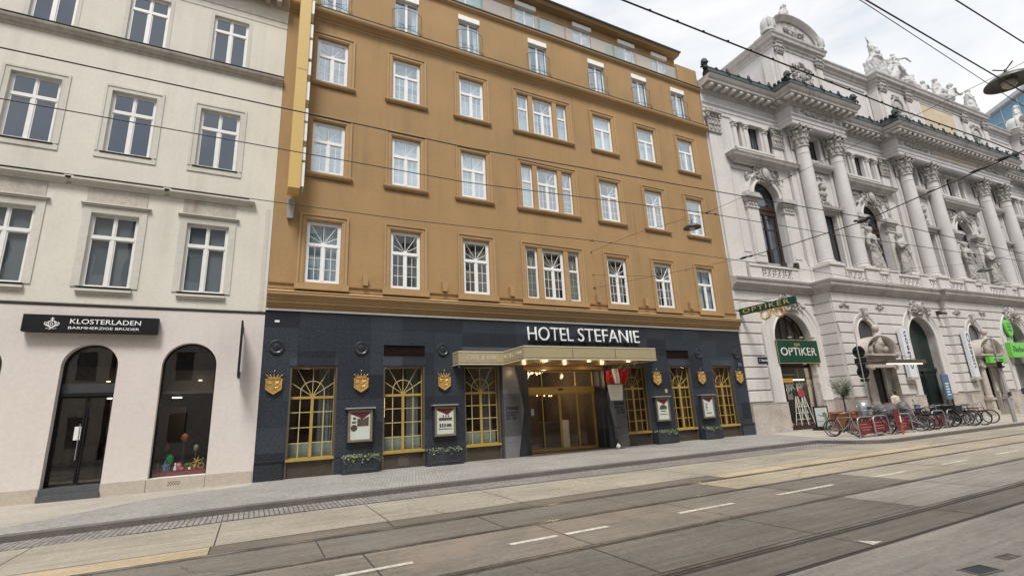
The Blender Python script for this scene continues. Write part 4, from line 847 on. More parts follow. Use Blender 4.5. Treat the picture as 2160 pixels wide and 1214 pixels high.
for gi, (a, b) in enumerate(GW):
    cx = (a+b)/2; H = 3.46
    warm = gi >= 3
    l_ = MB(); l_.box(a+.001, a+0.06, 0.015, 0.318, 0.0, H); l_.box(b-0.06, b-.001, 0.015, 0.318, 0.0, H); l_.box(a+.001, b-.001, 0.015, 0.318, H, 3.498)
    obj('window_reveal', l_, M['taupe'], HB)
    l_ = MB(); l_.box(a+0.06, b-0.06, 0.10, 0.16, 0.0, 0.50)
    for k in range(8): l_.box(a+0.08, b-0.08, 0.086, 0.0995, 0.035+k*0.055, 0.065+k*0.055)
    if gi == 1: l_.box(cx-0.2, cx+0.2, 0.076, 0.0855, 0.06, 0.44)
    obj('louvre_panel', l_, M['taupe'], HB)
    f = MB(); f.box(a+0.02, b-0.02, -0.03, 0.24, 0.505, 0.585); sill = obj('window_sill', f, M['brass'], HB)
    yf, yb_ = 0.19, 0.23
    f = MB(); f.fr(a+0.06, b-0.06, 0.586, H, 0.022, yf, yb_); f.box(a+0.082, b-0.082, yf-0.02, yb_, 2.45, 2.53); f.box(cx-0.045, cx+0.045, yf-0.015, yb_-0.002, 0.608, 2.45)
    f.lathe([(0.0,0.0),(0.09,0.0),(0.09,0.03)], cx, 2.53, 14, 'y', yf-0.02, 0, pi)
    wo = obj('window', f, M['brass'], HB)
    m_ = MB(); ym = 0.21; rr = 0.37
    for sgn in (-1, 1):
        xm = cx+sgn*rr; m_.box(xm-0.014, xm+0.014, ym-0.014, ym+0.014, 0.608, 2.449)
    for k in range(3):
        zz = 2.02-0.485*k; m_.box(a+0.082, cx-0.046, ym-0.016, ym+0.012, zz-0.014, zz+0.014); m_.box(cx+0.046, b-0.082, ym-0.016, ym+0.012, zz-0.014, zz+0.014)
    m_.tube([(cx-rr,ym,2.53)]+[(cx-rr*cos(pi*k/16),ym,2.66+rr*sin(pi*k/16)) for k in range(17)]+[(cx+rr,ym,2.53)], 0.014, 6)
    hw = (b-a)/2-0.08
    for dx, zz in ((0,H-.02),(-hw*.76,H-.02),(hw*.76,H-.02),(-hw,2.97),(hw,2.97)): m_.tube([(cx,ym,2.53),(cx+dx,ym,zz)], 0.013, 6)
    obj('muntin', m_, M['brass_pale'] if gi < 3 else M['brass'], wo)
    p = MB(); p.q((a+.06,0.218,0.6),(b-.06,0.218,0.6),(b-.06,0.218,H),(a+.06,0.218,H)); obj('pane', p, M['glass_shop'], wo)
    # radiator casing and half curtains
    if gi < 3:
        p = MB(); p.box(a+.05,b-.05,0.45,0.60,0.30,1.02)
        for k in range(22): p.box(a+.08+k*.062, a+.11+k*.062, 0.438, 0.4495, 0.62, 0.90)
        obj('radiator_casing', p, plain('pale_green_casing',(0.26,0.30,0.26),0.6), HB)
        p = MB(); n = 10
        for q0, q1 in ((b-0.5, b-0.06),):
            for k in range(n):
                xa = q0+(q1-q0)*k/n; xb = q0+(q1-q0)*(k+1)/n; p.q((xa,0.72+.04*sin(k*2.2),0.9),(xb,0.72+.04*sin(k*2.2+2.2),0.9),(xb,0.72+.04*sin(k*2.2+2.2),3.5),(xa,0.72+.04*sin(k*2.2),3.5))
        obj('curtain', p, M['net_dark'], wo, smooth=True)
    else:
        p = MB(); n = 10
        for q0, q1 in ((a+0.06, a+0.36),(b-0.42, b-0.06)):
            for k in range(n):
                xa = q0+(q1-q0)*k/n; xb = q0+(q1-q0)*(k+1)/n; p.q((xa,0.62+.04*sin(k*2.2),0.6),(xb,0.62+.04*sin(k*2.2+2.2),0.6),(xb,0.62+.04*sin(k*2.2+2.2),3.5),(xa,0.62+.04*sin(k*2.2),3.5))
        obj('curtain', p, surf('amber_curtain',(0.16,0.09,0.03),0.9,0.1,0.1,0), wo, smooth=True)
    m_ = MB()
    if gi in (2, 3): m_.ell((cx-0.5,3.6,2.2),0.05,0.05,0.05); obj('pendant_lamp', m_, M['lamp_warm'], HB)
m_ = MB(); m_.tube([(4.32,1.1,1.75),(4.32,1.1,2.45)],0.022,6); obj('tube_lamp', m_, M['lamp_warm'], HB)
# corner plinths
for a, b in ((0.15, 0.93), (22.20, 23.22)):
    w = MB(); w.box(a, b, -0.06, -0.001, 0.0, 0.55); w.box(a-0.02, b+0.02, -0.10, -0.001, 0.55, 0.60); obj('granite_plinth', w, M['granite'], HB)
for a, b in ((2.52,3.98),(5.60,7.06),(16.27,17.68),(19.19,20.61)):
    w = MB(); w.box(a, b, -0.05, -0.001, 0.0, 0.55); w.box(a, b, -0.075, -0.001, 0.55, 0.60); obj('granite_plinth', w, M['granite'], HB)
# roundels
for i, x in enumerate((0.53, 3.24, 6.26, 19.83, 22.62)):
    m_ = MB(); m_.lathe([(0.235,0.0),(0.235,-0.05),(0.20,-0.06),(0.17,-0.035),(0.12,-0.03),(0.11,-0.055),(0.05,-0.07),(0,-0.072)], 0, 0, 28, 'y', 0)
    if i == 0: rme = m_.mesh('roundel', True, 35)
    o = obj('roundel', rme, M['granite'], None); o.location = (x, -0.001, 4.14)
    tag(o, ['round dark granite boss above the leftmost golden crest','round dark granite boss above the second golden crest from the left','round dark granite boss above the third golden crest, left of the canopy','round dark granite boss above the second golden crest from the right','round dark granite boss above the rightmost golden crest'][i], 'boss', 'granite bosses above the crests')
# crests
def crest_parts():
    s = MB(); outl = [(-0.21,0.12),(-0.225,0.17),(-0.16,0.20),(0,0.185),(0.16,0.20),(0.225,0.17),(0.21,0.12),(0.215,-0.11),(0.12,-0.185),(0,-0.26),(-0.12,-0.185),(-0.215,-0.11)]
    s.prism(outl, -0.075, -0.02)
    rim = MB(); rim.sweep(outl, [(-0.03,0.076),(0.0,0.076),(0.012,0.095),(-0.028,0.10)], MXZ(0.0), closed=True, side=1)
    rl = MB(); rl.box(-0.007,0.007,-0.092,-0.076,-0.22,0.16); rl.box(-0.20,0.20,-0.090,-0.076,-0.005,0.010); rl.prism([(-0.19,-0.02),(-0.02,-0.02),(-0.02,-0.20),(-0.10,-0.17),(-0.19,-0.10)],-0.084,-0.0755)
    for (x_, z_, rx, rz_) in ((0.06,0.10,.035,.022),(0.10,0.07,.05,.028),(0.14,0.10,.03,.02),(0.08,-0.08,.05,.024),(0.13,-0.06,.03,.03),(0.06,-0.12,.02,.035),(0.12,-0.12,.018,.03),(0.16,-0.03,.02,.02),(-0.14,0.10,.028,.03),(-0.10,0.06,.04,.02),(-0.06,0.11,.02,.035),(-0.15,0.05,.02,.02)): rl.ell((x_,-0.082,z_),rx,0.02,rz_,8,6)
    cr_ = MB(); cr_.prism([(-0.13,0.20),(0.13,0.20),(0.16,0.255),(-0.16,0.255)], -0.07, -0.02)
    for k in range(5):
        a = (k-2)*0.075; cr_.tube([(a,-0.045,0.25),(a*1.45,-0.045,0.315)],0.015,6); cr_.ell((a*1.5,-0.045,0.318),0.016,0.016,0.016,8,6)
    br = MB(); br.tube([(0.0,-0.001,0.46),(0.0,-0.10,0.47),(0.0,-0.11,0.43)],0.012,6); br.tube([(0.0,-0.03,0.30),(0.0,-0.03,0.45)],0.006,5)
    return s, rim, rl, cr_, br
CL = ['golden coat of arms with a crown on the granite, leftmost, next to the shop building','golden crowned coat of arms between the first and second ground-floor hotel windows','golden coat of arms with a crown just left of the CAFE & BAR canopy','golden coat of arms with a crown just right of the entrance canopy','golden coat of arms with a crown between the two rightmost hotel windows','golden coat of arms with a crown at the right end of the hotel']
cp = None
for i, x in enumerate((0.52, 3.25, 6.28, 16.82, 19.77, 22.54)):
    if cp is None:
        cp = thing('crest', CL[0], 'coat of arms', (x,-0.005,2.90), 0, 'golden crests on the hotel wall')
        s, rim, rl, cr_, br = crest_parts()
        obj('shield', s, M['gold'], cp); obj('rim', rim, M['gold'], cp); obj('charge', rl, M['gold'], cp, True, 60); obj('crown', cr_, M['gold'], cp, True, 40); obj('spotlight_hook', br, M['steel'], cp)
    else: dup(cp, CL[i], (x,-0.005,2.90))
# poster cases
PL = ['framed poster with a banquet photo, leftmost of the four on the granite wall','framed poster with two rows of dark pictures, between the second and third windows','framed poster with a portrait photo and a line of print, right of the entrance','framed poster with a column of small pictures, nearest the right end of the hotel']
for i, x in enumerate((3.245, 6.27, 16.90, 19.87)):
    t = thing('poster_case', PL[i], 'poster case', (x,-0.002,1.50), 0, 'poster cases on the granite wall')
    c = MB(); c.box(-0.44,0.44,-0.13,-0.0,-0.55,0.55); obj('case', c, M['granite'], t)
    c = MB(); c.box(-0.49,0.49,-0.24,-0.0,0.555,0.60); obj('case_roof', c, M['grey_paint'], t)
    c = MB(); c.fr(-0.40,0.40,-0.52,0.52,0.075,-0.165,-0.131); fr_ = obj('frame', c, plain('pewter_frame',(0.24,0.20,0.13),0.4,0.4), t)
    c = MB(); c.box(-0.325,0.325,-0.138,-0.132,-0.445,0.445); ps = obj('poster', c, M['paper'], t)
    c = MB(); c.prism([(-0.325,0.444),(0.325,0.444),(0.325,0.40),(0.09,0.215),(-0.325,0.40)], -0.1415, -0.1385); obj('red_flap', c, M['burgundy'], ps)
    c = MB()
    if i == 0:
        c.prism([(-0.10,0.24),(0.05,0.24),(0.09,0.20),(0.28,0.30),(0.28,-0.02),(-0.10,-0.02)], -0.1405, -0.1385); c.lathe([(0,0),(0.11,0),(0.11,0.002)], -0.20, -0.07, 20, 'y', -0.1405); c.box(-0.24,-0.14,-0.1405,-0.1385,0.20,0.28); c.box(-0.27,-0.13,-0.1405,-0.1385,0.08,0.15)
    elif i == 1:
        c.box(-0.24,0.26,-0.1405,-0.1385,0.02,0.13)
        for k in range(3): c.box(-0.10+k*.10,-0.05+k*.10,-0.1405,-0.1385,0.15,0.21)
        for k in range(3): c.box(-0.22+k*.09,-0.16+k*.09,-0.1405,-0.1385,-0.22,-0.08)
        c.box(0.05,0.24,-0.1405,-0.1385,-0.20,-0.10); c.box(-0.26,0.27,-0.1405,-0.1385,-0.29,-0.26)
    elif i == 2:
        c.prism([(-0.22,0.0),(0.24,0.0),(0.24,0.12),(0.12,0.20),(-0.05,0.22),(-0.18,0.12)], -0.1405, -0.1385); c.box(-0.15,0.17,-0.1405,-0.1385,-0.10,-0.06); c.box(-0.22,0.24,-0.1405,-0.1385,-0.23,-0.20)
    else:
        c.box(-0.20,-0.06,-0.1405,-0.1385,0.10,0.18); c.box(-0.20,-0.07,-0.1405,-0.1385,-0.08,0.06); c.box(-0.20,-0.08,-0.1405,-0.1385,-0.18,-0.12); c.box(-0.18,0.18,-0.1405,-0.1385,-0.32,-0.25)
    obj('picture', c, M['print_dark'] if i != 3 else M['print_grey'], ps)
    c = MB(); c.q((-0.325,-0.152,-0.445),(0.325,-0.152,-0.445),(0.325,-0.152,0.445),(-0.325,-0.152,0.445)); obj('pane', c, M['glass_shop'], t)
# planters
rl_ = random.Random(11)
QL = ['dark granite planter with dense trailing ivy, leftmost, below the banquet poster','dark granite planter with sparse drooping ivy, left of the canopy window','dark granite planter with trailing ivy right of the entrance','dark granite planter with trailing ivy nearest the right end of the hotel']
for i, (xa, xb) in enumerate(((2.66,3.85),(5.50,6.85),(16.16,17.38),(19.10,20.30))):
    t = thing('planter', QL[i], 'planter', ((xa+xb)/2,-0.12,0.0), 0, 'granite planters along the hotel'); h = (xb-xa)/2
    c = MB(); c.fr(-h,h,0.0,0.50,0.04,-0.34,-0.30); c = MB()
    c.box(-h,h,-0.32,-0.28,0.02,0.50); c.box(-h,h,-0.04,0.0,0.02,0.50); c.box(-h,-h+.04,-0.28,-0.04,0.02,0.50); c.box(h-.04,h,-0.28,-0.04,0.02,0.50); c.box(-h+.04,h-.04,-0.28,-0.04,0.02,0.42); obj('trough', c, M['granite'], t)
    c = MB(); c.box(-h*0.78,h*0.78,-0.335,-0.3205,0.10,0.145); obj('foot_slot', c, M['joint'], t)
    lf = MB(); n = (420,170,260,230)[i]
    for k in range(n):
        u = rl_.uniform(-1,1); x = u*h*1.0; dens = 0.5+0.5*sin(u*7+i)
        hang = (rl_.random()**2)*(0.20 if dens > 0.3 else 0.07)*(1.3 if i in (1,2,3) and rl_.random() < .3 else 0.8)
        y = rl_.uniform(-0.40,-0.05); z = 0.52+rl_.uniform(-0.03,0.07)-(hang if y < -0.28 else 0)
        if y < -0.3: y = -0.34-rl_.random()*0.05
        s_ = rl_.uniform(0.022,0.045); a = rl_.uniform(0,2*pi); tl = rl_.uniform(-0.9,0.9); u_ = Vector((cos(a),sin(a)*.5,tl*.5)).normalized()*s_; v_ = Vector((-sin(a)*.6,cos(a)*.3,rl_.uniform(.3,1))).normalized()*s_*.7
        p = Vector((x,y,z)); lf.q(p-u_,p-v_,p+u_,p+v_)
    obj('ivy', lf, M['leaf_y'], t)
    sm = MB()
    for k in range(9):
        x = rl_.uniform(-h,h); sm.tube([(x,-0.15,0.48),(x+.08,-0.28,0.56),(x+.12,-0.36,0.50-rl_.random()*.12)],0.006,4)
    obj('stem', sm, M['leaf'], t)

# ---- entrance
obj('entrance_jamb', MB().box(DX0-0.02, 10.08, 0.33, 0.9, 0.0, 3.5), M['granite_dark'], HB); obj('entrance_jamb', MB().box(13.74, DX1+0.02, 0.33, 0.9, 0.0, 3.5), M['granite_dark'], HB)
w = MB(); w.box(DX0, DX1, 0.0, 0.9, 3.36, 3.499); obj('entrance_soffit', w, M['soffit'], HB)
dr = MB(); y0, y1 = 0.78, 0.86
dr.box(10.09,13.73,y0-0.06,y1,2.40,2.68); dr.box(10.09,10.14,y0,y1,0.0,2.40); dr.box(13.68,13.73,y0,y1,0.0,2.40); dr.box(10.09,10.12,y0,y1,2.68,3.35); dr.box(13.70,13.73,y0,y1,2.68,3.35); dr.box(10.12,13.70,y0,y1,3.32,3.358)
door = obj('entrance_door', dr, M['brass'], HB)
for (a, b, yy) in ((10.15,11.01,0.80),(10.98,11.88,0.835),(11.90,12.80,0.835),(12.77,13.67,0.80)):
    c = MB(); c.fr(a, b, 0.03, 2.395, 0.045, yy-0.02, yy+0.012, 0.10); obj('door_leaf', c, M['brass'], door)
c = MB(); c.q((10.14,0.84,0.05),(13.68,0.84,0.05),(13.68,0.84,3.32),(10.14,0.84,3.32)); obj('pane', c, M['glass_shop'], door)
c = MB(); c.box(11.0,11.03,y0,y1-.03,2.681,3.319); c.box(12.75,12.78,y0,y1-.03,2.681,3.319); obj('mullion', c, M['brass_pale'], door)
c = MB(); c.box(11.78,12.02,y0-0.09,y0-0.061,2.54,2.60); obj('door_sensor', c, M['black_metal'], door)
c = MB(); c.box(10.42,10.56,0.815,0.82,1.52,1.80); obj('door_sticker', c, plain('blue_white_sticker',(0.35,0.45,0.6),0.5), door)
c = MB(); c.box(DX0,DX1,-0.3,0.9,0.0,0.012); obj('door_mat', c, M['lead'], HB)
# lobby: chandelier bulbs, counters, light
ch = MB(); rc = random.Random(5)
for k in range(46): 
    a = rc.uniform(0,2*pi); q_ = rc.random()**.5; ch.ell((11.25+0.75*q_*cos(a), 2.6+0.5*q_*sin(a), 3.45+rc.uniform(-.07,.07)),0.022,0.022,0.022,6,4)
obj('chandelier', ch, M['lamp_warm'], HB)
ch = MB(); 
for k in range(8): ch.ell((12.6+0.14*k,4.0,2.45+0.05*sin(k*2)),0.03,0.03,0.03,6,4)
ch.ell((10.25,2.2,2.15),0.05,0.05,0.04); obj('sconce', ch, M['lamp_warm'], HB)
w = MB(); w.box(12.5,13.6,3.2,3.9,0.02,1.15); w.box(12.9,13.1,1.2,1.25,0.02,1.3); obj('reception_desk', w, M['taupe'], HB)
w = MB(); w.box(12.65,12.72,1.5,2.0,0.02,1.25); obj('info_column', w, M['white_plastic'], HB)
# pylons
for sgn in (0, 1):
    F = [(8.70,0.0),(9.27,0.0),(9.60,1.73),(9.25,3.49),(8.70,3.49)]; Bk = [(8.70,0.0),(9.71,0.0),(9.71,1.73),(9.71,3.49),(8.70,3.49)]
    if sgn: F = [(23.46-x, z) for x, z in F]; Bk = [(23.46-x, z) for x, z in Bk]
    t = thing('entrance_pylon', ['faceted grey granite pylon with dark lettering, left of the hotel door','faceted grey granite pylon with dark lettering, right of the hotel door'][sgn], 'pylon', (0,0,0), 0, 'granite pylons beside the entrance')
    n = 5; m_ = MB(); m_.q(*[(p[0],-0.10,p[1]) for p in F]); 
    for y_ in (-0.10,): pass
    e0, e1 = (8.70, 8.70) if not sgn else (14.76, 14.76)
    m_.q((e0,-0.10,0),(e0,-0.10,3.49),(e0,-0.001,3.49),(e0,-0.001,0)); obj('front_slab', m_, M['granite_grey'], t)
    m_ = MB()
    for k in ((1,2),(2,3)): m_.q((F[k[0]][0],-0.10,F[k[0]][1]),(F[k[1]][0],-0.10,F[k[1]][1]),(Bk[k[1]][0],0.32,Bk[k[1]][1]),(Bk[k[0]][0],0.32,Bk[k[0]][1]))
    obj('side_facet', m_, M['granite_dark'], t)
    j = MB(); j.box((8.64 if not sgn else 14.765), (8.695 if not sgn else 14.82), -0.04, -0.001, 0, 3.49); obj('shadow_joint', j, M['joint'], t)
    j = MB(); fx = (8.705, 9.33) if not sgn else (14.13, 14.75)
    for zz, dd_ in ((0.58,0.0),(2.62,0.07)): j.box(fx[0]+(dd_ if sgn else 0), fx[1]+(0.12*(zz>1) if not sgn else 0)-0.03, -0.1025, -0.1005, zz, zz+0.008)
    obj('slab_joint', j, M['granite_dark'], t)
    xx = 8.79 if not sgn else 14.08
    rows = [('STEFANIE', 1.79, .13, .56), ('ÄLTESTES HOTEL', 1.66, .075, .56), ('IN WIEN', 1.55, .075, .40), ('SEIT 1600', 1.43, .085, .44)]
    for q_, (tx, z, h, ww) in enumerate(rows):
        text('lettering', tx, xx if not sgn else 14.66-ww, z, h, ww, -0.101, M['black_metal'], t, 0.008)
# canopy
cn = thing('entrance_canopy', 'champagne coloured entrance canopy stepping forward from CAFE & BAR to the main hotel roof', 'canopy', (0,0,0))
def band(mb_p, mb_e, path):
    for (za, zb, tgt, o) in ((3.50,3.55,mb_e,0.012),(3.575,3.945,mb_p,0.008),(3.965,4.01,mb_e,0.012)):
        tgt.sweep(path, [(0,za),(o,za),(o,zb),(0,zb)], MXY)
pa = [(6.66,0.0),(6.66,-0.02),(6.66,-0.60),(8.52,-0.60),(8.52,-2.30),(14.78,-2.30),(14.78,0.0)]
pa = [(6.66,-0.001),(6.66,-0.60),(8.52,-0.60),(8.52,-2.30),(14.78,-2.30),(14.78,-0.001)]
mp_, me_ = MB(), MB(); band(mp_, me_, pa)
obj('fascia_panel', mp_, M['canopy'], cn); obj('fascia_trim', me_, M['canopy_lt'], cn)
w = MB(); w.extr([(6.67,-0.001),(6.67,-0.59),(8.53,-0.59),(8.53,-2.29),(14.77,-2.29),(14.77,-0.001)], 3.515, 3.99); obj('canopy_core', w, M['joint'], cn)
w = MB(); w.q((8.56,-2.27,3.512),(14.75,-2.27,3.512),(14.75,-0.01,3.512),(8.56,-0.01,3.512)); obj('soffit', w, M['soffit'], cn)
w = MB(); w.extr([(6.9,-0.001),(6.9,-0.45),(8.7,-0.45),(9.6,-2.0),(14.6,-2.0),(16.9,-0.001)], 3.992, 4.02); w.prism([(6.92,4.02),(9.7,4.02),(9.7,4.20),(6.92,4.20)], -0.35, -0.001); obj('canopy_roof', w, M['lead'], cn)
w = MB()
for x in (10.62, 12.66): w.box(x-0.012, x+0.012, -2.3095, -2.3005, 3.51, 4.0)
obj('panel_joint', w, M['joint'], cn)
text('lettering', 'CAFE & BAR', 6.98, 3.68, 0.17, 1.25, -0.610, M['canopy_lt'], cn, 0.010)
# lettering on the side face of the big canopy (faces -x)
me = text_mesh('HOTEL STEFANIE', 1.0, 0.5); xs = [v.co.x for v in me.vertices]; ys_ = [v.co.y for v in me.vertices]
for v in me.vertices:
    u = (v.co.x-min(xs))/(max(xs)-min(xs)); q_ = (v.co.y-min(ys_))/(max(ys_)-min(ys_)); v.co = Vector((8.505-v.co.z*0.01, -0.68-1.52*u, 3.69+0.16*q_)) if False else v.co
o_ = [((v.co.x-min(xs))/(max(xs)-min(xs)), (v.co.y-min(ys_))/(max(ys_)-min(ys_)), v.co.z) for v in me.vertices]
for v, (u, q_, d) in zip(me.vertices, o_): v.co = (8.506-d*0.010, -0.70-1.50*u, 3.69+0.16*q_)
obj('lettering', me, M['canopy_lt'], cn)
for i, (x, y) in enumerate(((9.35,-0.75),(9.75,-1.75),(11.25,-0.75),(11.75,-1.75),(13.15,-0.75),(13.75,-1.75))):
    w = MB(); w.lathe([(0,0),(0.07,0),(0.085,0.006)], x, y, 14, 'z', 3.500); obj('downlight', w, M['lamp_lit'], cn)
w = MB(); w.ell((6.72,-0.50,3.42),0.035,0.035,0.035); w.tube([(6.72,-0.50,3.45),(6.72,-0.50,3.52)],0.012,6); w.ell((14.55,-1.2,3.42),0.03,0.03,0.03); w.tube([(14.55,-1.2,3.44),(14.55,-1.2,3.52)],0.012,6); obj('camera_dome', w, M['steel'], cn)
def point(name, x, y, z, e, col=(1.0,0.72,0.42), r=0.08):
    d_ = bpy.data.lights.new(name, 'POINT'); d_.energy = e; d_.color = col; d_.shadow_soft_size = r
    o_ = bpy.data.objects.new(name, d_); COL.objects.link(o_); o_.location = (x,y,z); return o_
for x, y in ((9.35,-0.75),(9.75,-1.75),(11.25,-0.75),(11.75,-1.75),(13.15,-0.75),(13.75,-1.75)): point('downlight_glow', x, y, 3.30, 4.0)
point('lobby_glow', 11.2, 2.6, 3.1, 60); point('lobby_glow', 12.9, 3.8, 2.9, 40)
for x in (1.8, 4.9, 7.9): point('cafe_glow', x, 3.4, 2.9, 16)
for x in (15.5, 18.4, 21.4): point('lounge_glow', x, 2.6, 2.9, 26)
point('shop_glow', -1.8, 0.75, 2.3, 9); point('shop_glow', -4.0, 2.2, 2.6, 3)
# HOTEL STEFANIE letters
ls = thing('hotel_sign', 'white raised letters HOTEL STEFANIE on the granite above the canopy', 'sign', (0,0,0))
text('lettering', 'HOTEL', 9.94, 4.57, 0.57, 2.26, -0.10, M['white'], ls, 0.06, off=-0.010)
text('lettering', 'STEFANIE', 12.47, 4.57, 0.58, 3.47, -0.10, M['white'], ls, 0.06, off=-0.010)
w = MB()
for x in (10.3,11.6,12.9,14.1,15.2): w.box(x,x+0.03,-0.09,-0.001,4.30,4.56)
w.box(10.0,15.9,-0.05,-0.02,4.50,4.53); obj('mounting_rail', w, M['black_metal'], ls)
# flag cluster, notice and umbrella stand at the right pylon
fl = thing('flag', 'red and white flag hanging folded under the canopy, right of the door', 'flag', (14.05,-0.62,2.7))
def drape(x0, x1, z0, z1, y, n, amp, ph, sk=0.0):
    m_ = MB(); K = 8
    for i in range(n):
        for j in range(K):
            def P(i_, j_):
                u = i_/n; t_ = j_/K; return (x0+(x1-x0)*u*(1-0.15*t_)+sk*t_, y+amp*sin(u*9+ph+t_*2)*(0.4+t_), z1-(z1-z0)*t_)
            m_.q(P(i,j),P(i+1,j),P(i+1,j+1),P(i,j+1))
    return m_
obj('cloth_red', drape(-0.65,-0.30,0.02,0.55,0,8,.05,0,.05), M['red_cloth'], fl, True)
obj('cloth_white', drape(-0.32,-0.02,0.0,0.62,-0.03,8,.06,1.3,.10), M['white_cloth'], fl, True)
obj('cloth_red', drape(0.10,0.62,-0.02,0.62,-0.02,10,.07,2.1,-.12), M['red_cloth'], fl, True)
m_ = MB(); m_.tube([(-0.5,0.05,0.2),(0.2,-0.1,0.78)],0.013,6); m_.tube([(-0.2,0.05,0.1),(0.62,-0.05,0.78)],0.013,6); obj('flag_pole', m_, M['brass_pale'], fl)
nb = thing('notice_board', 'white printed notice sheet hung on the right pylon above the dark lettering', 'notice', (0,0,0))
m_ = MB(); m_.prism([(13.60,2.66),(14.42,2.66),(14.36,1.99),(13.70,1.99)], -0.42, -0.40); obj('sheet', m_, M['white_cloth'], nb)
m_ = MB()
for k in range(7): m_.box(13.74, 14.30-0.03*(k%3), -0.4235, -0.4205, 2.56-0.075*k, 2.573-0.075*k)
obj('print', m_, plain('grey_print',(0.42,0.41,0.37),0.6), nb)
m_ = MB(); m_.tube([(13.65,-0.41,2.66),(13.65,-0.10,2.80)],0.008,5); m_.tube([(14.38,-0.41,2.66),(14.38,-0.10,2.80)],0.008,5); obj('hanger', m_, M['iron'], nb)
us = thing('umbrella_stand', 'slim black metal umbrella stand with a white bag at its foot', 'stand', (13.78,-0.45,0.0))
m_ = MB()
for x in (-0.20,0.20): m_.tube([(x,0.0,0.0),(x,0.0,0.88)],0.012,6)
m_.tube([(-0.20,0,0.88),(0.20,0,0.88)],0.012,6); m_.tube([(-0.2,-.12,0.01),(0.2,-.12,0.01)],0.01,6); m_.tube([(-0.2,0.0,0.01),(-0.2,-.24,0.01)],0.01,6); m_.tube([(0.2,0.0,0.01),(0.2,-.24,0.01)],0.01,6); obj('frame', m_, M['iron'], us)
m_ = MB(); m_.cap((-0.03,0,0.30),(0.0,0,0.78),0.018,0.07,8); obj('folded_umbrella', m_, M['dark_metal'], us)
m_ = MB(); m_.ell((0.06,-0.02,0.09),0.10,0.08,0.09); m_.ell((0.05,-0.02,0.17),0.05,0.05,0.05); obj('bag', m_, M['white_cloth'], us, True)
# little plates
o = obj('house_number', MB().box(0.42,0.56,-0.02,-0.001,4.96,5.03), M['paper']); tag(o, 'tiny white number plate at the top left of the granite wall', 'number plate')
o = obj('key_box', MB().box(17.28,17.40,-0.05,-0.001,2.25,2.42), M['brass_pale']); tag(o, 'small beige key box between the right-hand poster and window', 'key box')
o = obj('number_sign', MB().box(22.66,22.92,-0.03,-0.001,3.50,3.66), plain('blue_plate',(0.10,0.11,0.20),0.4)); tag(o, 'small blue house number plate at the right end of the granite wall', 'number plate')

# ================================================================== PALE CARVED STONE BUILDING
OTH = -R_(2.7); OL = (23.25, 0, 0)
OB = thing('exchange_building', 'pale carved stone palace with giant columns, arches and statues, right of the ochre hotel', 'building', OL, OTH)
def O(name, mb, mat, parent=None, **k): return obj(name, mb, M[mat] if isinstance(mat, str) else mat, parent if parent is not None else OB, **k)
S0, S1 = -0.12, 53.5
PAIRS = [9.25, 21.0, 32.5, 44.2]; PW = 2.65
BAYS = [4.2, 15.1, 26.75, 38.3, 50.0]
# plan lines (x, y=-t)
UP = [(S0,0.0),(6.6,0.0),(6.6,-1.1),(11.9,-1.1),(11.9,0.0),(18.35,0.0),(18.35,-1.1),(35.15,-1.1),(35.15,0.0),(41.55,0.0),(41.55,-1.1),(46.85,-1.1),(46.85,0.0),(S1,0.0)]
GP = [(S0,0.0),(6.6,0.0),(6.6,-1.15),(18.2,-1.15),(18.2,-1.45),(35.3,-1.45),(35.3,-1.15),(46.85,-1.15),(46.85,0.0),(S1,0.0)]
def gy(s):            # ground floor front plane
    return 0.0 if (s < 6.6 or s > 46.85) else (-1.45 if 18.2 < s < 35.3 else -1.15)
GFTOP = 7.72
# ---- ground floor walls
segs = [(S0,6.6),(6.6,18.2),(18.2,35.3),(35.3,46.85),(46.85,S1)]
big = {4.2:1.56, 15.1:1.5, 26.75:1.5, 38.3:1.5, 50.0:1.5}
allh = [(c-r, c+r, 0.0, 4.98, r) for c, r in big.items()]+[(c-0.8, c+0.8, 0.0, 5.30, 0.8) for c in PAIRS]
w = MB()
for a, b in segs:
    y = gy((a+b)/2)
    hs = [h for h in allh if a < (h[0]+h[1])/2 < b]
    wall(w, a, b, 0.0, GFTOP, y+0.03, hs, 0.75 if y == 0 else 1.3)
for x, ya, yb in ((6.6,0.03,-1.12),(18.2,-1.12,-1.42),(35.3,-1.42,-1.12),(46.85,-1.12,0.03)): w.q((x,ya,0),(x,yb,0),(x,yb,GFTOP),(x,ya,GFTOP))
O('ground_floor_wall', w, 'stone_trim')
# rusticated courses between the arch surrounds
CH = 0.615; Z0 = 1.58
rst = MB()
def clear(s, z, a, b):
    """blocked intervals at height z (arch surrounds)"""
    out_ = []
    for c, r in big.items():
        R = r+(1.0 if c < 5 else 0.72); zs = 4.98
        if z <= zs: hwid = R
        else:
            d = R*R-(z-zs)**2; hwid = sqrt(d) if d > 0 else 0
        if hwid > 0: out_.append((c-hwid, c+hwid))
    for c in PAIRS:
        R = 1.28; zs = 5.30
        if z <= zs: hwid = R
        else:
            d = R*R-(z-zs)**2; hwid = sqrt(d) if d > 0 else 0
        if hwid > 0: out_.append((c-hwid, c+hwid))
    return out_
def intervals(a, b, bl_):
    res = [(a, b)]
    for p, q_ in bl_:
        nr = []
        for x, y in res:
            if q_ <= x or p >= y: nr.append((x, y))
            else:
                if p > x: nr.append((x, p))
                if q_ < y: nr.append((q_, y))
        res = nr
    return res
k = 0
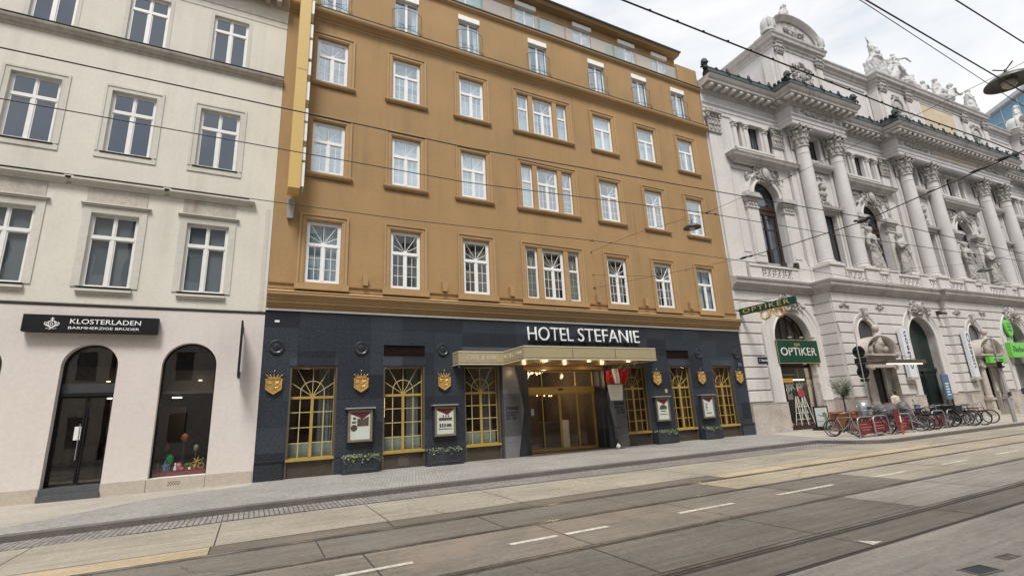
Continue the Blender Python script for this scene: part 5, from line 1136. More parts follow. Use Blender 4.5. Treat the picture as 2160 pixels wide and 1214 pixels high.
while Z0+k*CH < GFTOP-0.05:
    za = Z0+k*CH+0.03; zb = min(Z0+(k+1)*CH-0.03, GFTOP)
    for a, b in segs:
        y = gy((a+b)/2)
        i0 = intervals(a, b, clear(0, za, a, b)); i1 = intervals(a, b, clear(0, zb, a, b))
        if len(i0) != len(i1): i0 = i1 if len(i1) < len(i0) else i0; 
        if len(i0) == len(i1):
            for (x0, x1), (u0, u1) in zip(i0, i1):
                if max(x1-x0, u1-u0) < 0.12: continue
                x0 = x0+(0.02 if x0 > a else 0); u0 = u0+(0.02 if u0 > a else 0); x1 = x1-(0.02 if x1 < b else 0); u1 = u1-(0.02 if u1 < b else 0)
                A = [(x0,za),(max(x1,x0+.01),za),(max(u1,u0+.01),zb),(u0,zb)]; n = len(rst.v)
                e_ = 0.03
                Bq = [(A[0][0]+e_,za+e_),(A[1][0]-e_,za+e_),(A[2][0]-e_,zb-e_),(A[3][0]+e_,zb-e_)]
                rst.prism2(Bq, y-0.055, A, y-0.02); rst.prism(A, y-0.0199, y+0.029)
        else:
            for x0, x1 in intervals(a, b, clear(0, za, a, b)+clear(0, zb, a, b)):
                if x1-x0 > 0.15: rst.prism([(x0,za),(x1,za),(x1,zb),(x0,zb)], y-0.05, y+0.029)
    k += 1
# side faces of the projecting ground floor
k = 0
while Z0+k*CH < GFTOP-0.05:
    za = Z0+k*CH+0.03; zb = min(Z0+(k+1)*CH-0.03, GFTOP); rst.box(6.55, 6.60, -1.095, -0.06, za, zb); rst.box(18.15, 18.2, -1.445, -1.21, za, zb); k += 1
O('rusticated_course', rst, 'stone_lt')
w = MB()
for a, b in segs:
    y = gy((a+b)/2)
    bl_ = [(c-r-0.0, c+r+0.0) for c, r in big.items()]+[(c-0.8, c+0.8) for c in PAIRS]
    for x0, x1 in intervals(a, b, bl_):
        if abs(x0-2.64) < 0.02: pass
        x1b = x1 if x0 > 0 else x1
        w = MB(); w.box(x0, x1, y-0.13, y+0.02, 0.0, 1.50); w.box(x0, x1, y-0.15, y-0.001, 1.501, 1.545)
        if abs(x0-6.6) < 0.01: w.box(6.47, 6.60, -1.28, -0.13, 0.0, 1.50)
        O('plinth', w, 'stone_base')
# arch surrounds
def archtrim(cx, zs, r, z0, y, prof, mb):
    mb.sweep(archpts(cx, zs, r, z0, 28), prof, MXZ(y), side=-1)
for c, r in big.items():
    w = MB(); y = gy(c); wd = 1.0 if c < 5 else 0.72
    archtrim(c, 4.98, r, 1.55, y, [(0,-0.03),(0,0.05),(0.06,0.07),(0.12,0.03),(wd*0.45,0.03),(wd*0.5,0.06),(wd*0.72,0.06),(wd*0.76,0.10),(wd*0.9,0.13),(wd-0.02,0.13),(wd-0.02,-0.03)], w); O('arch_surround', w, 'stone_lt')
for c in PAIRS:
    w = MB(); y = gy(c); archtrim(c, 5.30, 0.80, 1.55, y, [(0,-0.03),(0,0.04),(0.05,0.06),(0.10,0.03),(0.22,0.03),(0.25,0.07),(0.38,0.10),(0.46,0.10),(0.46,-0.03)], w); O('arch_surround', w, 'stone_lt')
# ornaments: clusters of scrolls, leaves and a shield
def scroll(mb, cx, cz, y, s, flip=1, turns=1.35, r=0.05):
    pts = []
    for i in range(18):
        t_ = i/17; a = turns*2*pi*t_; rad = s*(1-0.82*t_); pts.append((cx+flip*rad*cos(a), y-0.04*t_, cz+rad*sin(a)))
    mb.tube(pts, r, 6, r*0.55)
def foliage(mb, cx, cz, y, wd, h, n, seed, d=0.10, sz=0.13):
    rn = random.Random(seed)
    for i in range(n):
        u = rn.uniform(-1, 1); v = rn.uniform(-1, 1)
        if u*u+v*v > 1.1: continue
        for sg in (1, -1):
            a = rn.uniform(0, pi); rot = Matrix.Rotation(a*sg, 3, 'Y'); s_ = sz*rn.uniform(.6, 1.2)
            mb.ell((cx+sg*abs(u)*wd, y-d*0.4, cz+v*h), s_, d*rn.uniform(.6,1.1), s_*0.45, 7, 5, rot)
def cartouche(cx, cz, y, wd, h, seed):
    m_ = MB(); m_.ell((cx,y-0.18,cz), wd*0.20, 0.14, h*0.36, 14, 10); m_.torus((cx,y-0.12,cz),h*0.36,0.06,22,6,'y')
    for v in range(len(m_.v)): pass
    for sg in (1,-1):
        scroll(m_, cx+sg*wd*0.42, cz+h*0.22, y-0.08, wd*0.15, sg, 1.3, 0.055); scroll(m_, cx+sg*wd*0.34, cz-h*0.22, y-0.08, wd*0.10, -sg, 1.2, 0.05)
        m_.tube([(cx+sg*wd*0.45,y-0.08,cz+h*0.05),(cx+sg*wd*0.62,y-0.10,cz-h*0.05),(cx+sg*wd*0.78,y-0.09,cz-h*0.28),(cx+sg*wd*0.95,y-0.05,cz-h*0.42)],0.06,6,0.025)
    foliage(m_, cx, cz, y, wd*0.75, h*0.45, 16, seed)
    return m_
for c in (4.2, 15.1, 26.75, 38.3, 50.0):
    w = MB(); y = gy(c); zt = 4.98+big[c]+0.40
    w.add(cartouche(c, zt+0.25, y-0.10, 1.25, 0.85, int(c*10)))
    foliage(w, c, zt-0.05, y-0.16, 1.4, 0.28, 14, int(c*7), 0.12, 0.15); O('keystone_ornament', w, 'carving', smooth=True, ang=50)
for c in PAIRS:
    w = MB(); y = gy(c); w.prism([(c-0.16,6.12),(c+0.16,6.12),(c+0.24,6.78),(c-0.24,6.78)], y-0.24, y-0.05); w.ell((c,y-0.22,6.45),0.13,0.1,0.2)
    for dx in (-1.75, 1.75):
        foliage(w, c+dx, 6.95, y-0.06, 0.42, 0.16, 9, int(c*3+dx), 0.08, 0.12); w.tube([(c+dx,y-0.07,6.85),(c+dx,y-0.07,6.45)],0.03,5,0.012)
    O('keystone_ornament', w, 'carving', smooth=True, ang=50)
# ground floor cornice
w = MB(); w.sweep(GP, [(0.0,7.72),(0.08,7.72),(0.10,7.82),(0.14,7.84),(0.20,7.94),(0.34,8.0),(0.42,8.06),(0.44,8.22),(0.50,8.28),(0.53,8.38),(0.0,8.44)], MXY); O('middle_cornice', w, 'stone_trim')
# terrace slab over the projecting ground floor
w = MB(); w.box(6.6, 46.85, -1.1, 0.6, 8.30, 8.445); w.box(S0, S1, 0.0, 0.6, 8.2, 8.43); O('terrace_slab', w, 'stone_trim')
# ---- shell
w = MB(); w.box(S0, S1, 16, 16.1, 0, 22); w.box(S0, S0+0.02, 0.05, 16, 0, 21.2); w.box(S1-0.05, S1, 0.05, 16, 0, 21.2); w.q((S0,0,21.15),(S1,0,21.15),(S1,16,22.2),(S0,16,22.2)); O('side_wall', w, 'stone')
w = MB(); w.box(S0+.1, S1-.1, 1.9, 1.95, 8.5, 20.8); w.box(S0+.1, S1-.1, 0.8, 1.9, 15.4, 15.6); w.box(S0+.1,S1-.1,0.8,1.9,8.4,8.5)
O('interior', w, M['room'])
w = MB(); w.box(0.1, 6.5, 5.6, 5.7, 0, 7.6); w.box(0.1,0.15,0.8,5.6,0,7.6); w.box(6.5,6.55,0.8,5.6,0,7.6); w.box(0.1,6.5,0.8,5.6,0,0.02); w.box(0.1,6.5,0.8,5.6,7.55,7.6)
w.box(24.6,29,3,3.05,0,7.6); w.box(48,52.5,3,3.05,0,7.6); w.box(36,41,3,3.05,0,7.6)
for c in PAIRS: w.box(c-1,c+1,0.6,0.65,0,6.6)
w.box(13.0,17.2,6.0,6.05,0,7.6); w.box(13.0,13.05,0.3,6,0,7.6); w.box(17.15,17.2,0.3,6,0,7.6)
O('ground_floor_interior', w, M['room'])

# ---- upper wall (behind the columns it stands 0.3 forward)
def uy(s):
    return -0.3 if (6.6 < s < 11.9 or 18.35 < s < 35.15 or 41.55 < s < 46.85) else 0.0
useg = [(S0,6.6),(6.6,11.9),(11.9,18.35),(18.35,35.15),(35.15,41.55),(41.55,46.85),(46.85,S1)]
w = MB(); UH = []
for c in BAYS: UH += [(c-1.13,c+1.13,9.30,13.87,1.13),(c-0.52,c+0.52,17.05,18.87),(c-1.66,c-1.24,17.05,18.87),(c+1.24,c+1.66,17.05,18.87)]
for c in PAIRS: UH += [(c-1.05,c+1.05,9.30,13.35),(c-0.85,c+0.85,17.25,18.87)]
for a, b in useg:
    y = uy((a+b)/2); wall(w, a, b, 8.43, 21.2, y, [h for h in UH if a < (h[0]+h[1])/2 < b], 0.45)
for x in (6.6,11.9,18.35,35.15,41.55,46.85): w.q((x,0,8.43),(x,-0.3,8.43),(x,-0.3,21.0),(x,0,21.0))
O('upper_wall', w, 'stone')
# corner pilaster and pilasters behind columns / at bay edges
def capital_flat(mb, x0, x1, y, z0=17.62, z1=18.95, d=0.18):
    h = z1-z0; cx = (x0+x1)/2; wd = (x1-x0)/2
    mb.box(x0-0.04, x1+0.04, y-0.05, y, z0-0.14, z0-0.08); mb.box(x0-0.07, x1+0.07, y-0.09, y, z0-0.08, z0)
    mb.prism([(x0,z0),(x1,z0),(x1+0.06,z1-0.22),(x0-0.06,z1-0.22)], y-0.07, y)
    mb.box(x0-0.16, x1+0.16, y-d-0.06, y, z1-0.13, z1); mb.box(x0-0.10, x1+0.10, y-d, y, z1-0.22, z1-0.131)
    n = max(3, int((x1-x0)/0.27))
    for row, (zz, hh) in enumerate(((z0+0.02,0.42),(z0+0.36,0.42))):
        for i in range(n+(row % 2)):
            xx = x0+(x1-x0)*(i+0.5)/(n+(row%2)); mb.ell((xx,y-0.10,zz+hh*0.45),0.10,0.05,hh*0.5,7,6); mb.ell((xx,y-0.17,zz+hh*0.88),0.09,0.06,0.06,7,5)
    for sg in (-1, 1): mb.torus((cx+sg*(wd+0.02),y-d+0.02,z1-0.33),0.10,0.045,12,6,'y'); mb.torus((cx+sg*0.10,y-0.12,z1-0.32),0.06,0.03,10,5,'y')
    mb.ell((cx,y-d-0.05,z1-0.1),0.10,0.07,0.10,8,6)
def pil(x0, x1, y, d=0.15):
    w = MB(); cpm = MB(); w.box(x0, x1, y-d, y, 9.86, 17.49); w.box(x0-0.06, x1+0.06, y-d-0.07, y, 9.5, 9.68); w.box(x0-0.03, x1+0.03, y-d-0.04, y, 9.68, 9.86); w.box(x0-0.1, x1+0.1, y-d-0.1, y, 8.44, 9.5)
    capital_flat(cpm, x0, x1, y-d); o_ = O('pilaster', w, 'stone_lt'); obj('capital', cpm, M['carving'], o_, True, 45)
pil(-0.02, 0.95, 0.0); pil(5.60, 6.50, 0.0); 
for c in PAIRS:
    for dx in (-1.75, 1.75): pil(c+dx-0.48, c+dx+0.48, -0.3, 0.12)
for x in (12.0, 17.35, 35.25, 40.6, 46.95, 52.5): pil(x, x+0.9, 0.0)
# ---- giant columns
colm = MB()
zb, zt = 9.5, 17.62; prof = [(0.0,0.0),(0.80,0.0)]
base = MB(); base.box(-0.80,0.80,-0.80,0.80,0,0.12); base.lathe([(0.76,0.12),(0.79,0.17),(0.76,0.22),(0.67,0.24),(0.655,0.28),(0.68,0.30),(0.71,0.33),(0.68,0.37),(0.63,0.385)],0,0,28)
shaft = MB(); pr_ = []
for i in range(13):
    t_ = i/12; pr_.append((0.62-0.085*t_**1.6, 0.385+(zt-zb-0.385)*t_))
shaft.lathe(pr_+[(0.57,zt-zb-0.16),(0.60,zt-zb-0.12),(0.57,zt-zb-0.08),(0.545,zt-zb-0.02),(0.52,zt-zb)][1:] if False else pr_,0,0,30)
shaft.lathe([(0.54,zt-zb-0.62),(0.575,zt-zb-0.60),(0.575,zt-zb-0.55),(0.54,zt-zb-0.53)],0,0,30)
capm = MB(); capm.lathe([(0.54,-0.14),(0.60,-0.12),(0.60,-0.06),(0.54,-0.04),(0.53,0.0),(0.53,0.4),(0.58,0.75),(0.68,1.05)],0,0,24)
for row, (zz, hh, rr, n) in enumerate(((0.02,0.46,0.57,8),(0.38,0.50,0.60,8))):
    for i in range(n):
        a = 2*pi*(i+0.5*row)/n; ca, sa = cos(a), sin(a); rot = Matrix.Rotation(a, 3, 'Z')
        capm.ell((rr*ca,rr*sa,zz+hh*0.5),0.06,0.15,hh*0.52,8,6,rot); capm.ell(((rr+0.12)*ca,(rr+0.12)*sa,zz+hh*0.93),0.09,0.13,0.07,8,5,rot)
for i in range(4):
    a = pi/4+i*pi/2; ca, sa = cos(a), sin(a)
    capm.tube([(0.58*ca,0.58*sa,0.55),(0.72*ca,0.72*sa,0.86),(0.90*ca,0.90*sa,1.06)],0.05,6); capm.ell((0.90*ca,0.90*sa,1.02),0.13,0.13,0.13,8,6)
    a = i*pi/2; ca, sa = cos(a), sin(a); capm.ell((0.68*ca,0.68*sa,0.98),0.10,0.10,0.14,8,6); capm.ell((0.78*ca,0.78*sa,1.22),0.10,0.10,0.09,8,6)
ab = [(-0.86,-0.86),(-0.60,-0.78),(0,-0.72),(0.60,-0.78),(0.86,-0.86),(0.78,-0.60),(0.72,0),(0.78,0.60),(0.86,0.86),(0.60,0.78),(0,0.72),(-0.60,0.78),(-0.86,0.86),(-0.78,0.60),(-0.72,0),(-0.78,-0.60)]
capm.extr(ab, 1.14, 1.33)
for q_, k_ in ((base,0.66),(shaft,0.70),(capm,0.74)): q_.v = [(v[0]*k_, v[1]*k_, v[2]) for v in q_.v]
bme, sme, cme = base.mesh('base'), shaft.mesh('shaft', True, 40), capm.mesh('capital', True, 45)
for c in PAIRS:
    for dx in (-1.75, 1.75):
        x = c+dx
        sh = obj('column', sme, M['stone'], OB); sh.location = (x, -0.78, zb)
        a_ = obj('base', bme, M['stone_lt'], sh); b_ = obj('capital', cme, M['carving'], sh); b_.location = (0, 0, zt-zb)
        p = MB(); p.box(x-0.72,x+0.72,-1.42,-0.31,8.445,8.62); p.box(x-0.65,x+0.65,-1.35,-0.31,8.62,9.36); p.box(x-0.72,x+0.72,-1.43,-0.31,9.36,9.499); obj('column_pedestal', p, M['stone_lt'], OB)
# ---- balustrades with pierced ring pattern
def balustrade(x0, x1, y, z0=8.445, ztop=9.32, per=None):
    m_ = MB(); m_.box(x0, x1, y-0.10, y+0.16, ztop-0.14, ztop); m_.box(x0, x1, y-0.08, y+0.14, z0, z0+0.14)
    pa_, pb_ = per or (x0+0.12, x1-0.12)
    m_.box(x0, pa_, y-0.05, y+0.10, z0+0.14, ztop-0.14); m_.box(pb_, x1, y-0.05, y+0.10, z0+0.14, ztop-0.14)
    zc = (z0+ztop)/2; hh = (ztop-z0)/2-0.14; n = max(2, int((pb_-pa_)/(hh*1.35)))
    for i in range(n):
        xx = pa_+(pb_-pa_)*(i+0.5)/n; m_.torus((xx,y,zc),hh*0.80,0.045,14,5,'y')
        if i % 2: m_.torus((xx,y,zc),hh*0.38,0.035,10,5,'y')
        else: m_.tube([(xx-hh*.7,y,zc),(xx+hh*.7,y,zc)],0.035,5); m_.tube([(xx,y,zc-hh),(xx,y,zc+hh)],0.035,5)
        xe = pa_+(pb_-pa_)*(i+1)/n
        if i < n-1: m_.tube([(xe,y,zc-hh),(xe,y,zc+hh)],0.03,5)
    return m_
w = balustrade(1.35, 5.95, -0.16, per=(2.35, 4.95)); O('balustrade', w, 'stone_lt')
for c in PAIRS: O('balustrade', balustrade(c-0.88, c+0.88, -1.25), 'stone_lt')
for c, a, b in ((15.1,11.0+0.89,19.25-0.89),(26.75,22.75+0.89,30.75-0.89),(38.3,34.25+0.89,42.45-0.89)):
    for u0, u1 in ((a, c-1.75-0.45), (c-1.75+0.45, c+1.75-0.45), (c+1.75+0.45, b)):
        if u1-u0 > 0.4: O('balustrade', balustrade(u0, u1, -1.2), 'stone_lt')
    for sg in (-1, 1):
        p = MB(); xx = c+sg*1.75; p.box(xx-0.45,xx+0.45,-1.35,-0.95,8.445,9.36); p.box(xx-0.5,xx+0.5,-1.4,-0.9,9.36,9.46); O('pedestal', p, 'stone_lt')
# ---- arched windows, surround, ledge, triple windows
def bigwin(c, y):
    f = MB(); yy = y+0.36
    f.sweep(archpts(c, 13.87, 1.13, 9.3, 24), [(-0.09,0.0),(-0.001,0.0),(-0.001,0.10),(-0.09,0.10)], MXZ(yy+0.1), side=-1)
    f.box(c-1.04,c+1.04,yy-0.06,yy+0.08,13.15,13.42); f.box(c-1.04,c+1.04,yy-0.02,yy+0.07,12.85,13.15); f.box(c-0.07,c+0.07,yy-0.02,yy+0.07,9.3,12.85); f.box(c-1.04,c+1.04,yy-0.01,yy+0.07,9.3,9.62)
    f.box(c-1.04,c-0.94,yy,yy+0.06,9.62,12.85); f.box(c+0.94,c+1.04,yy,yy+0.06,9.62,12.85); f.box(c-0.94,c-0.071,yy+0.01,yy+0.06,11.86,11.94); f.box(c+0.071,c+0.94,yy+0.01,yy+0.06,11.86,11.94)
    wo = O('arched_window', f, 'wood_dark'); p = MB(); archpane(p, c, 13.87, 1.06, 9.4, yy+0.05); obj('pane', p, M['glass_old'], wo)
    if c < 40: p = MB(); p.box(c-1.0,c-0.5,yy+0.3,yy+0.32,9.3,12.8); p.box(c+0.6,c+1.0,yy+0.3,yy+0.32,9.3,12.8); obj('curtain', p, M['net_dark'], wo)
def flush():
    O('arch_moulding', ARCV, 'stone_lt') if ARCV.v else None; O('window_ledge', LEDGE, 'stone_trim'); O('relief_ornament', SCR, 'carving', smooth=True, ang=50); O('window_surround', SM, 'stone_lt')
for c in BAYS:
    SCR = MB(); LEDGE = MB(); ARCV = MB(); SM = MB(); y = uy(c); bigwin(c, y)
    archtrim(c, 13.87, 1.13, 13.87, y, [(0,-0.0),(0,0.10),(0.08,0.12),(0.10,0.06),(0.32,0.06),(0.34,0.12),(0.52,0.18),(0.60,0.18),(0.60,0.0)], ARCV)
    for sg in (-1, 1):
        x0, x1 = sorted((c+sg*1.15, c+sg*2.05)); ARCV.box(x0, x1, y-0.20, y, 9.5, 12.9)
        ARCV.box(x0+0.14, x1-0.14, y-0.23, y-0.201, 9.9, 12.4)
        for (za, zb_, d) in ((12.9,13.0,0.26),(13.0,13.32,0.20),(13.32,13.42,0.28),(13.42,13.56,0.34),(13.56,13.70,0.42),(13.70,13.86,0.36)): LEDGE.box(x0-(d-0.2), x1+(d-0.2), y-d, y, za, zb_)
        for k_ in range(3): SCR.ell((x0+0.2+0.25*k_, y-0.24, 13.15),0.09,0.05,0.10,7,5)
    SCR.add(cartouche(c, 15.35, y-0.10, 1.45, 1.15, int(c*13)))
    foliage(SCR, c, 15.05, y-0.08, 1.7, 0.40, 18, int(c*17), 0.10, 0.15)
    LEDGE.sweep([(c-2.45,y),(c-2.45,y-0.12),(c+2.45,y-0.12),(c+2.45,y)], [(0,15.80),(0.04,15.80),(0.10,15.92),(0.16,15.94),(0.28,16.06),(0.44,16.12),(0.48,16.24),(0.54,16.34),(0.0,16.42)], MXY)
    LEDGE.box(c-2.65, c+2.65, y-0.07, y, 15.45, 15.57)
    SM.box(c-1.95, c+1.95, y-0.16, y, 16.90, 17.03); SM.box(c-1.85, c+1.85, y-0.12, y, 16.45, 16.90)
    for sx_ in (-1.86, -0.88, 0.88, 1.86):
        cn_ = MB(); cn_.box(c+sx_-0.15, c+sx_+0.15, y-0.12, y, 17.03, 18.45); cn_.box(c+sx_-0.20, c+sx_+0.20, y-0.17, y, 18.45, 18.53); cn_.box(c+sx_-0.17, c+sx_+0.17, y-0.14, y, 18.53, 18.68); cn_.box(c+sx_-0.24, c+sx_+0.24, y-0.22, y, 18.68, 18.80); O('colonnette', cn_, 'stone_lt'); SCR.ell((c+sx_,y-0.17,18.58),0.16,0.06,0.09)
    SM.box(c-2.1, c+2.1, y-0.17, y, 18.80, 18.98)
    for (a, b) in ((-0.52,0.52),(-1.66,-1.24),(1.24,1.66)):
        f = MB(); f.fr(c+a,c+b,17.05,18.87,0.055,y+0.25,y+0.32)
        if b-a > 0.6: f.box(c-0.03,c+0.03,y+0.25,y+0.32,17.105,18.815)
        wo = O('upper_window', f, 'wood_dark'); p = MB(); p.q((c+a+.05,y+.28,17.1),(c+b-.05,y+.28,17.1),(c+b-.05,y+.28,18.82),(c+a+.05,y+.28,18.82)); obj('pane', p, M['glass_old'], wo)
        if b-a > 0.6: p = MB(); p.box(c+a,c+a+0.62,y+.42,y+.44,17.05,18.87); obj('curtain', p, surf('beige_curtain',(0.42,0.33,0.24),0.9), wo)
    flush()
for c in PAIRS:
    SCR = MB(); LEDGE = MB(); ARCV = MB(); SM = MB(); y = uy(c)
    f = MB(); f.fr(c-1.05,c+1.05,9.3,13.35,0.10,y+0.25,y+0.33); f.box(c-0.95,c+0.95,y+0.26,y+0.33,12.0,12.15); f.box(c-0.05,c+0.05,y+0.26,y+0.33,9.4,12.0)
    wo = O('tall_window', f, 'wood_dark'); p = MB(); p.q((c-.96,y+.3,9.4),(c+.96,y+.3,9.4),(c+.96,y+.3,13.26),(c-.96,y+.3,13.26)); obj('pane', p, M['glass_old'], wo)
    f = MB(); f.fr(c-0.85,c+0.85,17.25,18.87,0.06,y+0.25,y+0.32); f.box(c-0.03,c+0.03,y+0.25,y+0.32,17.31,18.81); wo = O('upper_window', f, 'wood_dark'); p = MB(); p.q((c-.8,y+.28,17.3),(c+.8,y+.28,17.3),(c+.8,y+.28,18.82),(c-.8,y+.28,18.82)); obj('pane', p, M['glass_old'], wo)
    LEDGE.sweep([(c-1.25,y),(c-1.25,y-0.1),(c+1.25,y-0.1),(c+1.25,y)], [(0,13.42),(0.06,13.42),(0.10,13.55),(0.24,13.62),(0.28,13.78),(0,13.85)], MXY)
    LEDGE.sweep([(c-1.25,y),(c-1.25,y-0.1),(c+1.25,y-0.1),(c+1.25,y)], [(0,16.30),(0.06,16.30),(0.12,16.42),(0.30,16.50),(0.36,16.64),(0.38,16.76),(0,16.84)], MXY)
    SM.sweep([(c-1.05,9.5),(c-1.05,13.35),(c+1.05,13.35),(c+1.05,9.5)], [(0,0),(0,0.05),(0.14,0.07),(0.18,0.04),(0.18,0.0)], MXZ(y), side=-1)
    SM.sweep([(c-0.85,17.25),(c-0.85,18.87),(c+0.85,18.87),(c+0.85,17.25)], [(0,0),(0,0.05),(0.08,0.07),(0.14,0.07),(0.14,0.0)], MXZ(y), side=-1)
    SM.box(c-0.62, c+0.62, y-0.05, y, 14.1, 15.9)
    SCR.ell((c,y-0.22,15.1),0.22,0.2,0.28,12,9); SCR.ell((c,y-0.16,14.65),0.36,0.16,0.26,12,8); SCR.ell((c,y-0.20,15.35),0.25,0.17,0.14,10,7)
    foliage(SCR, c, 14.2, y-0.08, 0.55, 0.20, 10, int(c*5), 0.10, 0.14); foliage(SCR, c, 15.9, y-0.08, 0.5, 0.15, 8, int(c*9), 0.10, 0.12); foliage(SCR, c, 14.0, y-0.06, 0.7, 0.08, 6, int(c*11), 0.08, 0.10); flush()
# vertical garland panels beside the bays
for x in (11.95+0.98, 17.2, 23.95, 29.35, 36.3, 40.4):
    y = uy(x); SCR = MB()
    for k_ in range(7): SCR.ell((x+0.03*((k_%2)*2-1),y-0.05,12.0+0.62*k_),0.15,0.07,0.26,7,6)
    O('garland', SCR, 'carving', smooth=True, ang=50)
# panels and small mouldings on bay 1
w = MB(); w.sweep([(S0,0),(1.0,0),(6.5,0)], [(0,9.42),(0.05,9.42),(0.08,9.50),(0.0,9.54)], MXY); w.box(1.45,2.05,-0.03,-0.001,10.1,15.2); w.box(1.05,1.35,-0.06,-0.001,9.55,15.6); O('wall_panel', w, 'stone_lt')
# ---- entablature
w = MB(); w.sweep(UP, [(0,19.0),(0.06,19.0),(0.06,19.26),(0.10,19.27),(0.10,19.50),(0.18,19.56),(0.20,19.64),(0.05,19.68),(0.05,20.28),(0.0,20.28)], MXY); O('architrave', w, 'stone')
w = MB(); w.sweep(UP, [(0.0,20.285),(0.10,20.285),(0.14,20.34),(0.14,20.40),(0.20,20.42),(0.20,20.56),(0.26,20.60),(0.80,20.66),(0.82,20.82),(0.90,20.88),(0.98,21.02),(1.0,21.06),(0.0,21.12)], MXY); O('main_cornice', w, 'stone_trim')
dn = MB(); md = MB(); MDM = MB().box(-0.11,0.11,-0.44,0,20.46,20.605).lathe([(0.0,-0.11),(0.10,-0.11),(0.10,0.11),(0.0,0.11)], -0.42, 20.50, 10, 'x', 0).mesh('modillion')
def along(a, b, y, off, step, fn):
    n = max(1, int((b-a)/step)); 
    for i in range(n): fn(a+(b-a)*(i+0.5)/n, y-off)
ends = [(S0,5.55,0.0),(5.65,12.85,-1.1),(12.95,17.35,0.0),(17.45,36.05,-1.1),(36.15,40.6,0.0),(40.65,47.75,-1.1),(47.85,S1,0.0)]
for a, b, y in ends:
    along(a, b, y, 0.26, 0.62, lambda x, yy: setattr(obj('modillion', MDM, M['stone_lt'], OB), 'location', (x, yy, 0)))
for (a, b, y) in ((S0,6.45,0.0),(6.48,12.02,-1.1),(12.05,18.2,0.0),(18.25,35.25,-1.1),(35.3,41.4,0.0),(41.45,46.95,-1.1),(47.0,S1,0.0)):
    along(a, b, y, 0.14, 0.19, lambda x, yy: dn.box(x-0.055,x+0.055,yy-0.09,yy,20.42,20.545))
for x0, sgn in ((6.6,-1),(18.35,-1),(41.55,-1)):      # returns that face the viewer
    for yv in (-0.35,-0.95): O('modillion', MB().box(x0-0.70,x0-0.26,yv-0.11,yv+0.11,20.46,20.605).ell((x0-0.70,yv,20.52),0.11,0.11,0.09,8,6), 'stone_lt')
    for k_ in range(5): dn.box(x0-0.23,x0-0.14,-0.2-0.19*k_-0.055,-0.2-0.19*k_+0.055,20.42,20.545)
O('dentil_band', dn, 'stone_lt')
for c in PAIRS:
    fz = MB()
    for wd_ in ((c-1.75,c+1.75),):
        foliage(fz, c, 20.0, -1.18, 1.5, 0.20, 26, int(c*3), 0.09, 0.17)
    fz.box(c-2.35,c-1.95,-1.2,-1.151,19.75,20.22); fz.box(c+1.95,c+2.35,-1.2,-1.151,19.75,20.22)
    for k_ in range(4): scroll(fz, c-1.5+k_, 20.0, -1.18, 0.17, 1 if k_%2 else -1, 1.3, 0.035)
    O('frieze_relief', fz, 'carving', smooth=True, ang=50)
w = MB(); w.box(23.1, 30.4, -1.175, -1.151, 19.74, 20.24); ip = O('inscription_panel', w, 'mosaic')
text('lettering', 'BÖRSE FÜR LANDWIRTSCHAFTLICHE PRODUKTE', 23.4, 19.90, 0.19, 6.7, -1.176, M['print_grey'], ip, 0.008)
# ---- copper gutter with ornaments
w = MB(); w.sweep(UP, [(0.45,21.10),(0.97,21.07),(1.0,21.12),(0.98,21.20),(0.90,21.26),(0.80,21.50),(0.76,21.62),(0.70,21.64),(0.62,21.60),(0.45,21.3)], MXY); O('copper_gutter', w, 'copper')
orn = MB()
GOA = MB().ell((0,0,21.80),0.10,0.10,0.15,8,6).ell((0,0,21.68),0.14,0.10,0.08,8,5).ell((0,-0.14,21.50),0.08,0.06,0.13,7,5).ell((0,0,21.96),0.06,0.06,0.06,6,5).mesh('gutter_ornament', True, 50)
GOB = MB().ell((0,0,21.72),0.12,0.07,0.11,8,6).ell((-.1,0,21.69),0.07,0.05,0.06,6,5).ell((.1,0,21.69),0.07,0.05,0.06,6,5).mesh('gutter_ornament', True, 50)
rn = random.Random(4)
for a, b, y in ends:
    n = max(2, int((b-a)/0.82))
    for i in range(n+1):
        x = a+(b-a)*i/n; yy = y-0.74
        o_ = obj('gutter_ornament', GOA if i % 2 == 0 else GOB, M['copper'], OB); o_.location = (x, yy, 0)
    orn.tube([(a,y-0.73,21.67),(b,y-0.73,21.67)],0.045,6)
for x, y in ((-0.15,-0.74),(5.86,-1.84),(12.64,-1.84),(17.61,-1.84),(35.9,-1.84),(40.8,-1.84),(47.6,-1.84)):
    big_o = MB(); big_o.lathe([(0.0,21.5),(0.16,21.5),(0.13,21.66),(0.17,21.72),(0.20,21.86),(0.19,22.02),(0.10,22.14),(0.0,22.18)], x, y, 14)
    for k_ in range(6): big_o.ell((x+0.2*cos(k_),y+0.2*sin(k_),21.62+0.04*k_),0.08,0.08,0.06,6,5)
    O('gutter_finial', big_o, 'copper', smooth=True, ang=50)
for x0 in (5.9, 17.65, 40.85):
    for yv in (-0.9,-1.2,-1.5): orn.ell((x0-0.02,yv,21.78),0.10,0.12,0.13,7,5)
    orn.tube([(x0,-0.75,21.67),(x0,-1.84,21.67)],0.045,6)
O('gutter_crest', orn, 'copper', smooth=True, ang=50)
